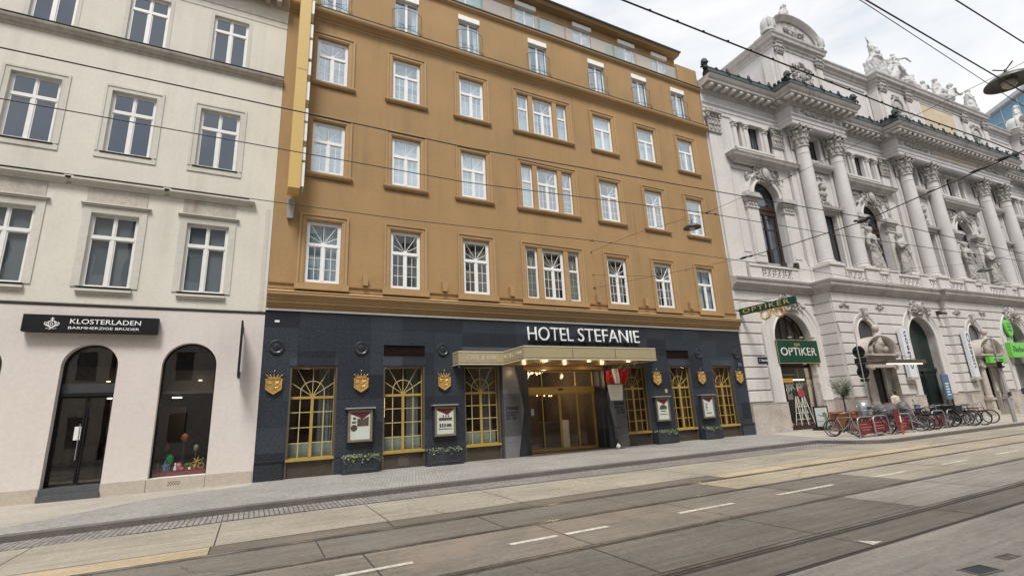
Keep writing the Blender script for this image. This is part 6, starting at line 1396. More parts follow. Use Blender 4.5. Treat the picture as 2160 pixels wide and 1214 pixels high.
# ---- attic
AT = [(6.75,9.0),(6.75,-0.75),(11.75,-0.75),(11.75,-0.10),(18.5,-0.10),(18.5,-0.80),(35.0,-0.80),(35.0,-0.10),(41.7,-0.10),(41.7,-0.75),(46.7,-0.75),(46.7,9.0)]
w = MB()
for i in range(len(AT)-1):
    (a, b), (c_, d_) = AT[i], AT[i+1]; w.q((a,b,21.0),(c_,d_,21.0),(c_,d_,25.6),(a,b,25.6))
w.q((6.75,0,25.6),(46.7,0,25.6),(46.7,9,25.6),(6.75,9,25.6)); O('attic_wall', w, 'stone')
w = MB(); w.sweep(AT, [(0,25.18),(0.05,25.20),(0.07,25.40),(0.14,25.44),(0.16,25.62),(0.34,25.72),(0.38,25.92),(0.44,26.0),(0.46,26.10),(-0.3,26.16)], MXY); w.sweep(AT, [(0,21.9),(0.10,21.9),(0.06,22.05),(0,22.1)], MXY); O('attic_cornice', w, 'stone_trim')
ap = [(6.85,7.45),(11.05,11.65),(18.6,19.3),(22.1,22.8),(30.7,31.4),(34.2,34.9),(41.8,42.4),(46.0,46.6)]
for a, b in ap:
    w = MB(); acp = MB()
    yv = -0.75 if (a < 12 or a > 41) else -0.80
    w.box(a, b, yv-0.12, yv, 22.1, 24.7); w.box(a+0.12,b-0.12,yv-0.15,yv-0.121,22.3,24.4); capital_flat(acp, a, b, yv-0.12, 24.72, 25.19, 0.1); o_ = O('attic_pilaster', w, 'stone_lt'); obj('capital', acp, M['carving'], o_, True, 45)
O('attic_pilaster', MB().box(6.62,6.75,-0.55,0.1,22.1,24.7), 'stone_lt'); O('attic_pilaster', MB().box(18.38,18.5,-0.75,-0.15,22.1,24.7), 'stone_lt')
for a, b in ((12.3,17.9),(35.6,41.1)):
    w = MB(); w.sweep([(a,22.5),(a,24.8),(b,24.8),(b,22.5)], [(0,0),(0,0.05),(0.08,0.08),(0.14,0.03),(0.14,0)], MXZ(-0.10), closed=True, side=-1); O('attic_panel_frame', w, 'stone_lt')
w = MB(); w.sweep([(24.2,22.5),(24.2,24.95),(29.3,24.95),(29.3,22.5)], [(0,0),(0,0.05),(0.08,0.08),(0.16,0.03),(0.16,0)], MXZ(-0.80), closed=True, side=-1)
O('attic_panel_frame', w, 'stone_lt')
w = MB(); w.box(24.2,29.3,-0.83,-0.801,22.5,24.95); O('mosaic_panel', w, 'mosaic')
for c in (9.25, 44.2):
    rl2 = MB(); rl2.ell((c,-0.85,23.5),0.32,0.12,0.45,12,9); foliage(rl2, c, 23.5, -0.80, 1.0, 1.0, 40, int(c), 0.12, 0.2)
    for sg in (1,-1): scroll(rl2, c+sg*0.75, 23.9, -0.85, 0.35, sg, 1.3, 0.06); scroll(rl2, c+sg*0.7, 22.9, -0.85, 0.28, -sg, 1.3, 0.055)
    O('attic_relief', rl2, 'carving', smooth=True, ang=50)
for c in (20.7, 32.8):
    rl2 = MB(); rl2.torus((c,-0.86,23.7),0.72,0.09,26,7,'y'); rl2.ell((c,-0.86,23.7),0.5,0.1,0.5,14,9); foliage(rl2, c, 22.7, -0.82, 1.0, 0.3, 18, int(c), 0.10, 0.18); foliage(rl2, c, 24.5, -0.82, 0.9, 0.2, 12, int(c)+3, 0.10, 0.16)
    O('attic_relief', rl2, 'carving', smooth=True, ang=50)
# segmental pediments on the pavilions
for c in (9.25, 44.2):
    w = MB(); r = 2.55; h = 1.75
    pts = [(c-r*cos(pi*k_/24), 26.30+h*sin(pi*k_/24)**0.8 if 0 < k_ < 24 else 26.30) for k_ in range(25)]
    w.sweep(pts, [(-0.30,-0.6),(-0.30,0.12),(-0.1,0.26),(0.06,0.36),(0.12,0.36),(0.12,-0.6)], MXZ(-0.80), side=-1)
    w.q(*[(p[0],-0.82,p[1]) for p in pts]); w.box(c-2.8,c+2.8,-1.1,0.3,26.17,26.30); O('arched_pediment', w, 'stone_trim')
    w = MB(); foliage(w, c, 26.9, -0.86, 1.0, 0.35, 18, int(c)+9, 0.12, 0.18); w.ell((c,-0.9,26.95),0.28,0.12,0.35); O('pediment_relief', w, 'carving', smooth=True, ang=50)
    w = MB(); w.box(6.95 if c < 10 else 41.9, 11.5 if c < 10 else 46.5, -0.4, 8.8, 26.0, 26.4); O('pavilion_roof', w, 'copper')
# ---- sculptures: remeshed so that every figure is one continuous body
def remesh(mb, voxel, smooth=2, name='body', disp=0.0):
    me = mb.mesh('tmp'); o = bpy.data.objects.new('tmp', me); COL.objects.link(o)
    m_ = o.modifiers.new('r', 'REMESH'); m_.mode = 'VOXEL'; m_.voxel_size = voxel; m_.use_smooth_shade = True
    if smooth: s_ = o.modifiers.new('s', 'SMOOTH'); s_.iterations = smooth; s_.factor = 0.5
    dg = bpy.context.evaluated_depsgraph_get(); out_ = bpy.data.meshes.new_from_object(o.evaluated_get(dg)); out_.name = name
    bpy.data.objects.remove(o); bpy.data.meshes.remove(me)
    if disp:
        from mathutils import noise
        for v in out_.vertices:
            n_ = v.normal; p_ = v.co
            k1 = noise.noise(p_*Vector((2.6,2.6,1.1))*1.0) ; k2 = noise.noise(p_*6.5); k3 = abs(noise.noise(Vector((p_.x*5+p_.z*1.5, p_.y*5, p_.z*1.2))))
            v.co = p_ + n_*disp*(0.9*k1+0.45*k2-1.3*k3)
    out_.polygons.foreach_set('use_smooth', [True]*len(out_.polygons)); return out_
def robed(mb, x, y, z, h, lean=0.0, arm=1, turn=1, seed=0):
    """standing robed figure of height h"""
    k_ = h/3.2; rn_ = random.Random(seed)
    mb.cap((x,y,z+0.25*k_),(x+lean*.3,y,z+1.45*k_),0.42*k_,0.30*k_,12); mb.cap((x+lean*.3,y,z+1.45*k_),(x+lean*.7,y,z+2.35*k_),0.30*k_,0.36*k_,12)
    mb.cap((x+lean*.7,y,z+2.5*k_),(x+lean,y-.03,z+2.75*k_),0.14*k_,0.12*k_); mb.ell((x+lean,y-0.04*k_,z+2.98*k_),0.20*k_,0.22*k_,0.25*k_); mb.ell((x+lean,y+0.04*k_,z+3.08*k_),0.22*k_,0.22*k_,0.18*k_)
    for sg in (-1, 1):
        sh_ = (x+lean*.7+sg*0.36*k_,y,z+2.35*k_)
        el = (x+lean*.7+sg*0.52*k_,y-0.10*k_,z+1.85*k_) if sg != arm else (x+sg*0.50*k_,y-0.25*k_,z+1.95*k_)
        ha = (x+sg*0.30*k_,y-0.38*k_,z+1.55*k_) if sg != arm else (x+sg*0.10*k_,y-0.42*k_,z+2.15*k_)
        mb.cap(sh_, el, 0.14*k_, 0.11*k_, 8); mb.cap(el, ha, 0.11*k_, 0.08*k_, 8)
    for i in range(7):      # drapery folds
        a = -pi*0.95+i*pi*0.32; mb.tube([(x+0.30*k_*cos(a),y+0.28*k_*sin(a),z+1.6*k_),(x+0.42*k_*cos(a+.2),y+0.40*k_*sin(a+.2),z+0.8*k_),(x+0.48*k_*cos(a+.1),y+0.46*k_*sin(a+.1),z+0.05*k_)],0.055*k_,6,0.08*k_)
    mb.tube([(x-0.35*k_,y-0.25*k_,z+2.3*k_),(x,y-0.38*k_,z+1.6*k_),(x+0.42*k_,y-0.2*k_,z+1.2*k_)],0.08*k_,6)
    return mb
cl = ['robed stone woman with bent arm, left of the first statue flanked window','robed stone woman with bent arm, right of the first statue flanked window','robed stone woman, left of the second statue flanked window','robed stone woman, right of the second statue flanked window','robed stone woman, left of the farthest statue flanked window','robed stone woman, right of the farthest statue flanked window']
k_i = 0; cmesh = {}
for c in (15.1, 26.75, 38.3):
    for sg in (-1, 1):
        x = c+sg*1.72; y = uy(c)-0.48
        if sg not in cmesh: cmesh[sg] = remesh(robed(MB(), 0, 0, 0, 3.1, 0.05*sg, -sg, 1, 3+sg), 0.04, 1, 'body', 0.05)
        t = thing('statue', cl[k_i], 'statue', OL, OTH, 'robed statues between the columns'); k_i += 1
        b = obj('body', cmesh[sg], M['statue'] if False else M['carving'], t); b.location = (x, y, 9.72)
        p = MB(); p.box(x-0.42,x+0.42,y-0.40,y+0.27,8.44,9.60); p.box(x-0.47,x+0.47,y-0.45,y+0.27,9.60,9.74); obj('pedestal', p, M['stone_lt'], t)
def reclining(mb, x, y, z, L, hd=1):
    mb.cap((x,y,z+0.35),(x+0.30*L*hd,y,z+0.45),0.33,0.36,10); mb.cap((x+0.30*L*hd,y,z+0.45),(x+0.45*L*hd,y,z+1.05),0.34,0.30,10); mb.cap((x+0.47*L*hd,y,z+1.25),(x+0.5*L*hd,y,z+1.4),0.11,0.11); mb.ell((x+0.51*L*hd,y,z+1.6),0.2,0.21,0.25)
    mb.cap((x,y-0.1,z+0.35),(x-0.25*L*hd,y-0.15,z+0.72),0.26,0.19); mb.cap((x-0.25*L*hd,y-0.15,z+0.72),(x-0.48*L*hd,y-0.15,z+0.15),0.19,0.12); mb.cap((x,y+0.1,z+0.3),(x-0.30*L*hd,y+0.12,z+0.35),0.24,0.18); mb.cap((x-0.30*L*hd,y+0.12,z+0.35),(x-0.52*L*hd,y+0.1,z+0.12),0.17,0.11)
    mb.cap((x+0.44*L*hd,y-0.25,z+1.1),(x+0.62*L*hd,y-0.3,z+0.75),0.13,0.10); mb.cap((x+0.62*L*hd,y-0.3,z+0.75),(x+0.85*L*hd,y-0.3,z+1.0),0.10,0.07); mb.cap((x+0.40*L*hd,y+0.2,z+1.1),(x+0.2*L*hd,y+0.25,z+1.4),0.13,0.10); mb.cap((x+0.2*L*hd,y+0.25,z+1.4),(x-0.02*L*hd,y+0.25,z+1.9),0.1,0.07)
    return mb
def sculpture(label, loc, mb, voxel, pedestal=None, grp=None, scl=1.0):
    t = thing('sculpture', label, 'sculpture', OL, OTH, grp)
    b = obj('body', remesh(mb, voxel, 1, 'body', 0.09), M['statue'], t); b.location = loc; b.scale = (scl,)*3
    if pedestal: obj('pedestal', pedestal, M['statue'], t)
    return t
zA = 26.14
# leftmost cluster: seated figure on blocks with rock mass, a winged lion-like mound and a figure with raised arm
mb = MB(); mb.box(-0.75,0.75,-0.4,0.4,0,0.9); mb.ell((0.1,0,1.1),0.5,0.4,0.5); mb.tube([(-0.6,0,0.9),(-0.3,-.3,1.3),(0.3,-.35,1.2),(0.8,-.2,0.7)],0.16,8); robed(mb,-0.15,-0.1,0.95,1.75,0.08,1,1,2); mb.cap((0.7,0,0.3),(1.1,0,1.3),0.45,0.3); robed(mb,1.0,0,1.0,1.65,-0.05,-1,1,5); mb.cap((-0.45,-0.2,1.9),(-0.85,-0.3,2.75),0.08,0.04); mb.cap((1.3,0,0.3),(1.9,-.1,1.0),0.38,0.25); mb.cap((1.9,-.1,1.0),(2.2,-.1,1.6),0.2,0.12)
pd = MB(); pd.box(18.55,20.45,-1.10,0.2,26.16,26.42); pd.box(18.7,20.3,-1.0,0.15,26.42,26.7)
sculpture('white stone figure group with a raised staff, leftmost on top of the central attic', (19.5,-0.55,26.7), mb, 0.06, pd, 'sculptures on the attic', 1.1)
mb = MB(); mb.cap((-1.0,0,0.3),(-0.4,0,1.2),0.45,0.3); mb.cap((-0.9,0,0.8),(-0.9,0,1.5),0.25,0.2); mb.ell((-0.9,0,1.75),0.17,0.18,0.2); robed(mb,-0.3,0,0.7,1.9,0.25,1,1,7); mb.cap((0.0,-0.2,2.0),(0.75,-0.3,2.25),0.10,0.08); mb.cap((0.75,-0.3,2.25),(1.5,-0.3,2.15),0.08,0.05); mb.cap((-0.2,0,1.5),(0.8,0.1,1.0),0.35,0.35); mb.cap((0.6,0,0.5),(1.7,0,0.35),0.42,0.3); mb.cap((1.2,0,0.6),(1.5,-.1,1.2),0.3,0.15)
sculpture('white stone kneeling figure stretching out an arm, second group on the central attic', (22.6,-0.65,26.2), mb, 0.06, None, 'sculptures on the attic', 1.25)
mb = MB(); reclining(mb,0,0,0,2.2,1); mb.cap((-1.5,0,0.25),(-0.6,0,0.4),0.25,0.35)
sculpture('white stone reclining figure with arm outstretched, in the middle of the attic', (25.4,-0.60,26.2), mb, 0.06, None, 'sculptures on the attic', 0.95)
mb = MB(); reclining(mb,0,0,0.1,2.4,1); mb.cap((-0.9,0,0.3),(0,0,0.3),0.3,0.35); mb.cap((-0.8,0,0.5),(-0.7,0,1.3),0.28,0.25); mb.ell((-0.7,0,1.65),0.2,0.2,0.24)
sculpture('white stone figures with raised bent arm, beyond the reclining one on the attic', (29.3,-0.70,26.3), mb, 0.06, None, 'sculptures on the attic', 1.25)
mb = MB(); mb.cap((0,0,0.2),(0,0,1.0),0.55,0.42); mb.cap((0.05,0,1.0),(0.1,0,1.7),0.38,0.36); mb.ell((0.15,-0.1,2.2),0.24,0.25,0.3); mb.tube([(-0.5,-.2,1.6),(0,-.4,1.2),(.5,-.3,.7)],0.1,6); mb.cap((0.3,-0.1,1.8),(0.8,-0.2,1.7),0.14,0.1); mb.ell((0.6,0,0.4),0.6,0.4,0.45)
pd = MB(); pd.box(33.3,34.9,-1.0,0.2,26.16,26.5)
sculpture('white stone seated figure at the right end of the central attic', (33.7,-0.70,26.45), mb, 0.06, pd, 'sculptures on the attic', 0.95)
for c, lb in ((9.25,'left'),(44.2,'far right')):
    mb = MB(); mb.ell((0,0,0.35),0.62,0.4,0.4); mb.cap((0,0,0.5),(-0.05,0,1.1),0.36,0.30); mb.ell((-0.02,-0.05,1.5),0.24,0.24,0.28); mb.cap((0.25,0,1.1),(0.5,-0.15,0.7),0.14,0.10); mb.cap((-0.3,0,1.1),(-0.5,-0.1,0.6),0.14,0.10); mb.ell((0.4,0,0.3),0.35,0.3,0.25); mb.ell((-.45,0,.25),.3,.3,.22)
    sculpture('seated stone figure crowning the arched pediment of the %s pavilion' % lb, (c,-0.5,27.98), mb, 0.05, None, 'crowning figures of the pavilions')
    for sg, s_ in ((-1,'left'),(1,'right')):
        t = thing('acroterion', 'carved stone shell ornament on the %s shoulder of the %s pavilion' % (s_, lb), 'stone ornament', OL, OTH, 'shoulder ornaments of the pavilions')
        m_ = MB(); x = c+sg*2.62; m_.lathe([(0.0,26.28),(0.42,26.28),(0.40,26.5),(0.46,26.8),(0.40,27.15),(0.22,27.42),(0,27.5)], x, -0.75, 12); 
        for q_ in range(5): m_.ell((x-0.3+q_*0.15,-1.1,26.9),0.07,0.08,0.42,7,6)
        obj('body', m_, M['statue'], t, True, 50)
# ---- portals in the paired bays
def portal(c, sign):
    y = gy(c); t = thing('portal', 'stone portal with arched pediment, %s' % sign, 'portal', OL, OTH, 'carved portals of the stone palace')
    m_ = MB()
    for sg in (-1, 1):
        x = c+sg*1.15; m_.box(x-0.30,x+0.30,y-0.58,y-0.16,0,0.35); m_.box(x-0.24,x+0.24,y-0.50,y-0.16,0.35,1.0); m_.box(x-0.30,x+0.30,y-0.56,y-0.16,1.0,1.14)
        m_.lathe([(0.22,0),(0.23,0.08),(0.19,0.12),(0.185,0.9),(0.16,1.86),(0.20,1.9),(0.17,1.94)], x, y-0.34, 14, 'z', 1.14); m_.box(x-0.22,x+0.22,y-0.56,y-0.14,3.08,3.20)
    m_.box(c-1.50,c+1.50,y-0.55,y-0.05,3.201,3.30); m_.box(c-1.42,c+1.42,y-0.50,y-0.05,3.30,3.74); m_.box(c-1.50,c+1.50,y-0.62,y-0.05,3.74,3.86); m_.box(c-1.62,c+1.62,y-0.74,y-0.05,3.86,3.98)
    pts = [(c-1.50*cos(pi*k_/20), 3.98+0.95*sin(pi*k_/20)) for k_ in range(21)]
    m_.sweep(pts, [(-0.12,0.0),(-0.12,0.55),(-0.02,0.66),(0.10,0.72),(0.10,0.0)], MXZ(y-0.02), side=-1); m_.q(*[(p_[0],y-0.30,p_[1]) for p_ in pts])
    obj('frame', m_, M['stone_base'], t)
    s_ = MB(); s_.ell((c,y-0.45,4.42),0.34,0.25,0.42); s_.cap((c,y-0.5,4.6),(c,y-0.5,5.0),0.26,0.2); s_.cap((c,y-.5,5.15),(c,y-.52,5.3),0.10,0.10); s_.ell((c,y-0.52,5.48),0.19,0.20,0.23)
    for sg in (-1,1): s_.cap((c+sg*.2,y-.5,4.9),(c+sg*.55,y-.45,4.5),0.12,.09); s_.ell((c+sg*0.75,y-0.4,4.3),0.3,0.12,0.2)
    obj('bust', remesh(s_, 0.035), M['stone_base'], t)
    d = MB(); d.fr(c-0.80,c+0.80,0.0,3.19,0.09,y+0.10,y+0.18); d.box(c-0.04,c+0.04,y+0.10,y+0.18,0.09,3.10); d.box(c-0.71,c-0.04,y+0.12,y+0.17,0.09,0.9); d.box(c+0.04,c+0.71,y+0.12,y+0.17,0.09,0.9); o = obj('door', d, M['wood_dark'], t)
    p = MB(); p.q((c-.72,y+.15,.85),(c+.72,y+.15,.85),(c+.72,y+.15,3.1),(c-.72,y+.15,3.1)); obj('pane', p, M['glass_old'], o)
    p = MB(); archpane(p, c, 5.30, 0.79, 3.3, y+0.12); obj('fanlight', p, surf('dark_fanlight',(0.06,0.055,0.06),0.25), t)
    return t
portal(9.25, 'behind the bicycles, before the dark green gate'); portal(21.0, 'between the dark green gate and lime green shop'); portal(32.5, 'just past the lime green shop'); portal(44.2, 'farthest along the building')
# shop openings: arch 1 optician, arch 2 green gate, arch 3 lime shop, others
y = gy(4.2)
f = MB(); c, r = 4.2, 1.56
f.sweep(archpts(c, 4.98, r, 0.0, 24), [(-0.09,0.0),(-0.001,0.0),(-0.001,0.10),(-0.09,0.10)], MXZ(y+0.5), side=-1)
for dx in (-0.95,-0.35,0.25,0.85): f.box(c+dx-0.03,c+dx+0.03,y+0.42,y+0.48,4.9,4.98+sqrt(r*r-dx*dx)-0.08)
f.box(c-r+0.09,c+r-0.09,y+0.40,y+0.50,3.4,3.6); f.box(c-r+0.09,c+r-0.09,y+0.40,y+0.50,0.0,0.22)
fo = O('shopfront_frame', f, 'wood_dark')
p = MB(); archpane(p, c, 4.98, r-0.08, 0.22, y+0.46); obj('pane', p, M['glass_shop'], fo)
p = MB(); archpane(p, c, 4.98, r-0.10, 4.9, y+0.52); obj('fanlight_backing', p, surf('brown_fanlight',(0.055,0.04,0.035),0.4,0.4,0.2,0,bigs=2), fo)
GD = 0.45
def gate(c, mat, name):
    y = gy(c); r = big[c]; m_ = MB()
    archpane(m_, c, 4.98, r-0.01, 0.0, y+GD); g_ = O(name, m_, mat)
    m_ = MB()
    for sg in (-1,1):
        for (za, zb_) in ((0.2,1.0),(1.2,2.8)): m_.fr(c+sg*0.75-0.6, c+sg*0.75+0.6, za, zb_, 0.08, y+GD-.05, y+GD-.001)
    m_.box(c-r+.01,c+r-.01,y+GD-.1,y+GD-.001,3.0,3.2); m_.box(c-0.05,c+0.05,y+GD-.07,y+GD-.001,0,3.0)
    obj('panel', m_, mat if not isinstance(mat, str) else M[mat], g_); return g_
gate(15.1, 'green_door', 'gate'); gate(38.3, 'wood_dark', 'gate'); gate(50.0, 'wood_dark', 'gate')
c = 26.75; y = gy(c); r = 1.5
f = MB(); f.box(c-r,c+r,y+0.3,y+0.5,3.3,3.45); f.box(c-r,c-r+.1,y+0.4,y+0.5,0,3.3); f.box(c+r-.1,c+r,y+0.4,y+0.5,0,3.3); f.box(c-0.35,c-0.25,y+0.4,y+0.5,0,3.3); f.box(c-r+.1,c+r-.1,y+0.4,y+0.5,0,0.12); fo = O('shopfront_frame', f, 'wood_red' if False else 'wood_dark')
p = MB(); archpane(p, c, 4.98, r-0.02, 0.1, y+0.46); obj('pane', p, M['glass_shop'], fo)
p = MB(); archpane(p, c, 4.98, r-0.02, 3.4, y+0.55); obj('fanlight_backing', p, M['room'], fo)
# small wall fixtures
def OT(name, label, cat, group=None): return thing(name, label, cat, OL, OTH, group)
t = OT('shop_sign', 'dark green board reading DER OPTIKER in the first arch', 'shop sign')
m_ = MB(); m_.box(2.52, 5.98, -0.16, -0.08, 3.64, 4.93); obj('board', m_, M['green_sign'], t)
m_ = MB(); m_.fr(2.50,6.0,3.62,4.95,0.02,-0.165,-0.159); obj('edge', m_, M['gold_letter'], t); 
text('lettering', 'DER', 3.98, 4.60, 0.15, 0.50, -0.16, M['gold_letter'], t, 0.012); text('lettering', 'OPTIKER', 2.75, 4.06, 0.45, 3.0, -0.16, M['white_cloth'], t, 0.014)
for x in (3.3, 4.25, 5.2):
    m_ = MB(); m_.tube([(x,-0.12,4.93),(x,-0.14,5.03),(x,-0.42,5.04)],0.012,6); obj('arm', m_, M['iron'], t)
    m_ = MB(); m_.ell((x,-0.46,5.03),0.17,0.09,0.06); obj('spotlight', m_, M['steel'], t, True)
# perpendicular green blade with gold glasses
t = thing('blade_sign', 'dark green OPTIKER blade sign sticking out from the wall above a pair of golden spectacles', 'blade sign', (23.42,0,0))
m_ = MB(); m_.box(-0.06,0.06,-3.30,-0.02,6.24,6.60); obj('board', m_, M['green_sign'], t)
me = text_mesh('OPTIKER', 1.0, 0.5, spacing=1.25); xs = [v.co.x for v in me.vertices]; ys_ = [v.co.y for v in me.vertices]; ax, bx, ay, by = min(xs), max(xs), min(ys_), max(ys_)
for v in me.vertices: v.co = (-0.066-v.co.z*0.010, -0.30-2.70*(v.co.x-ax)/(bx-ax), 6.31+0.23*(v.co.y-ay)/(by-ay))
obj('lettering', me, M['gold_letter'], t)
m_ = MB(); m_.torus((0,-1.55,6.02),0.25,0.055,24,8,'x'); m_.torus((0,-2.35,6.02),0.25,0.055,24,8,'x'); m_.tube([(0,-1.80,6.07),(0,-1.95,6.14),(0,-2.10,6.07)],0.04,8); m_.tube([(0,-1.55,6.20),(0.35,-1.50,6.16),(0.8,-1.50,6.14)],0.03,8); m_.tube([(0,-2.35,6.20),(0.35,-2.40,6.16),(0.8,-2.40,6.12)],0.03,8); obj('spectacles', m_, M['gold'], t, True)
m_ = MB(); m_.tube([(0,-0.02,7.0),(0,-3.0,6.62)],0.012,5); m_.tube([(0,-1.95,6.14),(0,-1.95,6.24)],0.012,5); obj('stay', m_, M['iron'], t)
t = OT('street_sign', 'small dark blue street name plate on the pale wall beside the optician', 'street sign')
m_ = MB(); m_.box(0.92,1.86,-0.085,-0.056,3.62,3.98); obj('plate', m_, M['navy'], t); text('lettering', '2. Taborstraße', 1.0, 3.74, 0.13, 0.78, -0.086, M['white'], t, 0.004)
for c, lb, rp, yy in ((13.35,'leftmost, between portal and dark green gate','up',-1.30),(24.0-2.45,'right one, left of the lime green shop','down',-1.6)):
    pass
for k_, (x0, x1, z0, z1, rp) in enumerate(((12.05,12.75,2.62,5.60,'up'),(18.75,19.40,2.50,5.55,'down'))):
    t = OT('banner', ['white vertical banner reading Odeon upward, left of the dark green gate','white vertical banner reading Odeon downward, right of the dark green gate'][k_], 'banner', 'white vertical Odeon banners')
    yb = -1.32 if k_ == 0 else -1.62
    m_ = MB(); m_.box(x0,x1,yb-0.20,yb,z0,z1); obj('panel', m_, plain('white_banner',(0.66,0.67,0.72),0.5), t)
    text('lettering', 'Odeon', x1-0.16 if rp == 'up' else x0+0.20, (z0+0.5) if rp == 'up' else (z1-0.15), 0.34, 2.3, yb-0.201, M['navy'], t, 0.012, rotpts=rp)
    m_ = MB(); m_.box(x0-0.02,x1+0.02,yb-0.24,yb+0.1,z0-0.16,z0-0.01); obj('bracket', m_, M['plinth'], t)
t = OT('canopy', 'flat dark canopy with a glowing light strip at the portal behind the bicycles', 'canopy')
m_ = MB(); m_.box(7.3,10.75,-3.0,-1.9,3.36,3.47); m_.box(7.2,10.85,-3.05,-2.95,3.30,3.50); obj('canopy_roof', m_, M['taupe'], t)
m_ = MB(); m_.box(7.35,10.7,-2.94,-2.86,3.25,3.30); obj('light_strip', m_, M['tube_lit'], t)
m_ = MB(); m_.tube([(7.6,-2.9,3.5),(7.8,-1.2,4.2)],0.015,5); m_.tube([(10.5,-2.9,3.5),(10.3,-1.2,4.2)],0.015,5); m_.box(7.5,7.6,-1.9,-1.1,3.38,3.44); m_.box(10.4,10.5,-1.9,-1.1,3.38,3.44); obj('stay', m_, M['iron'], t)
t = OT('shop_sign', 'lime green sign board over the shop in the third great arch', 'shop sign')
m_ = MB(); m_.box(24.55,27.15,-1.85,-1.60,3.80,4.86); obj('board', m_, M['lime'], t); text('lettering', 'tele.ring', 24.85, 4.10, 0.42, 2.0, -1.851, M['iron'], t, 0.01) if False else None
m_ = MB()
for (a, b, z, h) in ((24.8,25.15,4.50,.10),(24.8,24.98,4.18,.26),(25.1,25.3,4.18,.34),(25.35,25.6,4.18,.24),(25.68,25.9,4.18,.34),(25.98,26.2,4.18,.24),(26.28,26.5,4.18,.24),(26.58,26.8,4.18,.30)): m_.box(a,b,-1.856,-1.8501,z,z+h)
obj('lettering', m_, plain('dark_green_print',(0.02,0.10,0.02),0.5), t)
t = OT('shop_sign', 'round lime green speech balloon sign above the lime board', 'shop sign')
m_ = MB(); m_.prism([(25.55+0.46*cos(a_*pi/12)*(1.0 if True else 1),5.95+0.62*sin(a_*pi/12)) for a_ in range(24)], -1.72, -1.60); m_.prism([(25.45,5.40),(25.62,5.40),(25.72,5.10),(25.60,5.12)], -1.70,-1.61); obj('balloon', m_, M['lime'], t)
m_ = MB()
for (a, b, z, h) in ((25.3,25.8,6.2,.07),(25.3,25.5,5.95,.16),(25.58,25.8,5.95,.16),(25.33,25.5,5.7,.16),(25.58,25.78,5.7,.16)): m_.box(a,b,-1.727,-1.7201,z,z+h)
obj('lettering', m_, plain('dark_green_print2',(0.02,0.10,0.02),0.5), t)
m_ = MB(); m_.box(25.60,25.66,-1.66,-1.62,4.87,5.2); m_.box(25.4,25.9,-1.5,-1.46,4.86,5.3); obj('stand', m_, M['white_frame'], t)
t = OT('shop_sign', 'narrow lime green sign over the portal left of the lime green shop', 'shop sign')
m_ = MB(); m_.box(19.9,22.15,-2.35,-2.1,3.36,3.78); obj('board', m_, M['lime'], t)
m_ = MB(); m_.box(20.4,21.6,-2.355,-2.3501,3.50,3.62); obj('lettering', m_, plain('dark_green_print3',(0.02,0.10,0.02),0.5), t)
m_ = MB(); m_.box(20.0,20.1,-2.1,-1.9,3.5,3.6); m_.box(21.9,22.0,-2.1,-1.9,3.5,3.6); obj('bracket', m_, M['iron'], t)
t = OT('notice_case', 'tall blue poster case leaning inside the dark green gate arch', 'poster case')
m_ = MB(); m_.box(15.75,16.50,-1.35,-1.25,1.2,2.75); obj('case', m_, plain('grey_blue_case',(0.10,0.15,0.21),0.4), t); m_ = MB(); m_.box(15.82,16.43,-1.356,-1.3505,1.35,2.45); m_.box(15.80,16.45,-1.358,-1.3505,2.55,2.70); obj('poster', m_, plain('blue_poster',(0.07,0.13,0.25),0.5), t)
m_ = MB()
for k_ in range(5): m_.box(15.90,16.30-0.05*(k_%2),-1.361,-1.3565,1.45+k_*0.17,1.52+k_*0.17)
obj('print', m_, M['paper'], t); m_ = MB(); m_.box(15.8,15.86,-1.34,-1.26,0.0,1.2); m_.box(16.39,16.45,-1.34,-1.26,0.0,1.2); obj('leg', m_, M['iron'], t)
t = OT('wall_camera', 'small dark camera at the top right shoulder of the dark green gate arch', 'camera'); m_ = MB(); m_.box(17.35,17.6,-1.45,-1.2,6.7,6.95); m_.tube([(17.47,-1.4,6.8),(17.47,-1.75,6.7)],0.07,8); obj('body', m_, M['iron'], t)
t = OT('arch_sign', 'faint grey lettering plate high inside the dark green gate arch', 'sign'); m_ = MB(); m_.box(13.9,15.3,-0.16,-0.13,5.55,5.95); obj('plate', m_, M['wood_dark'], t); text('lettering', 'ODEON', 13.98, 5.62, 0.26, 1.2, -0.16, M['print_grey'], t, 0.01)
t = OT('floodlight', 'pair of small dark floodlights on the balcony ledge of the first arched window, left one', 'floodlight', 'floodlights on the first balcony'); m_ = MB(); m_.box(4.25,4.65,-0.20,-0.02,9.33,9.62); obj('body', m_, M['iron'], t)
t = OT('floodlight', 'small dark floodlight at the right end of the first balcony ledge', 'floodlight', 'floodlights on the first balcony'); m_ = MB(); m_.box(5.35,5.6,-0.30,-0.1,9.33,9.65); obj('body', m_, M['iron'], t)
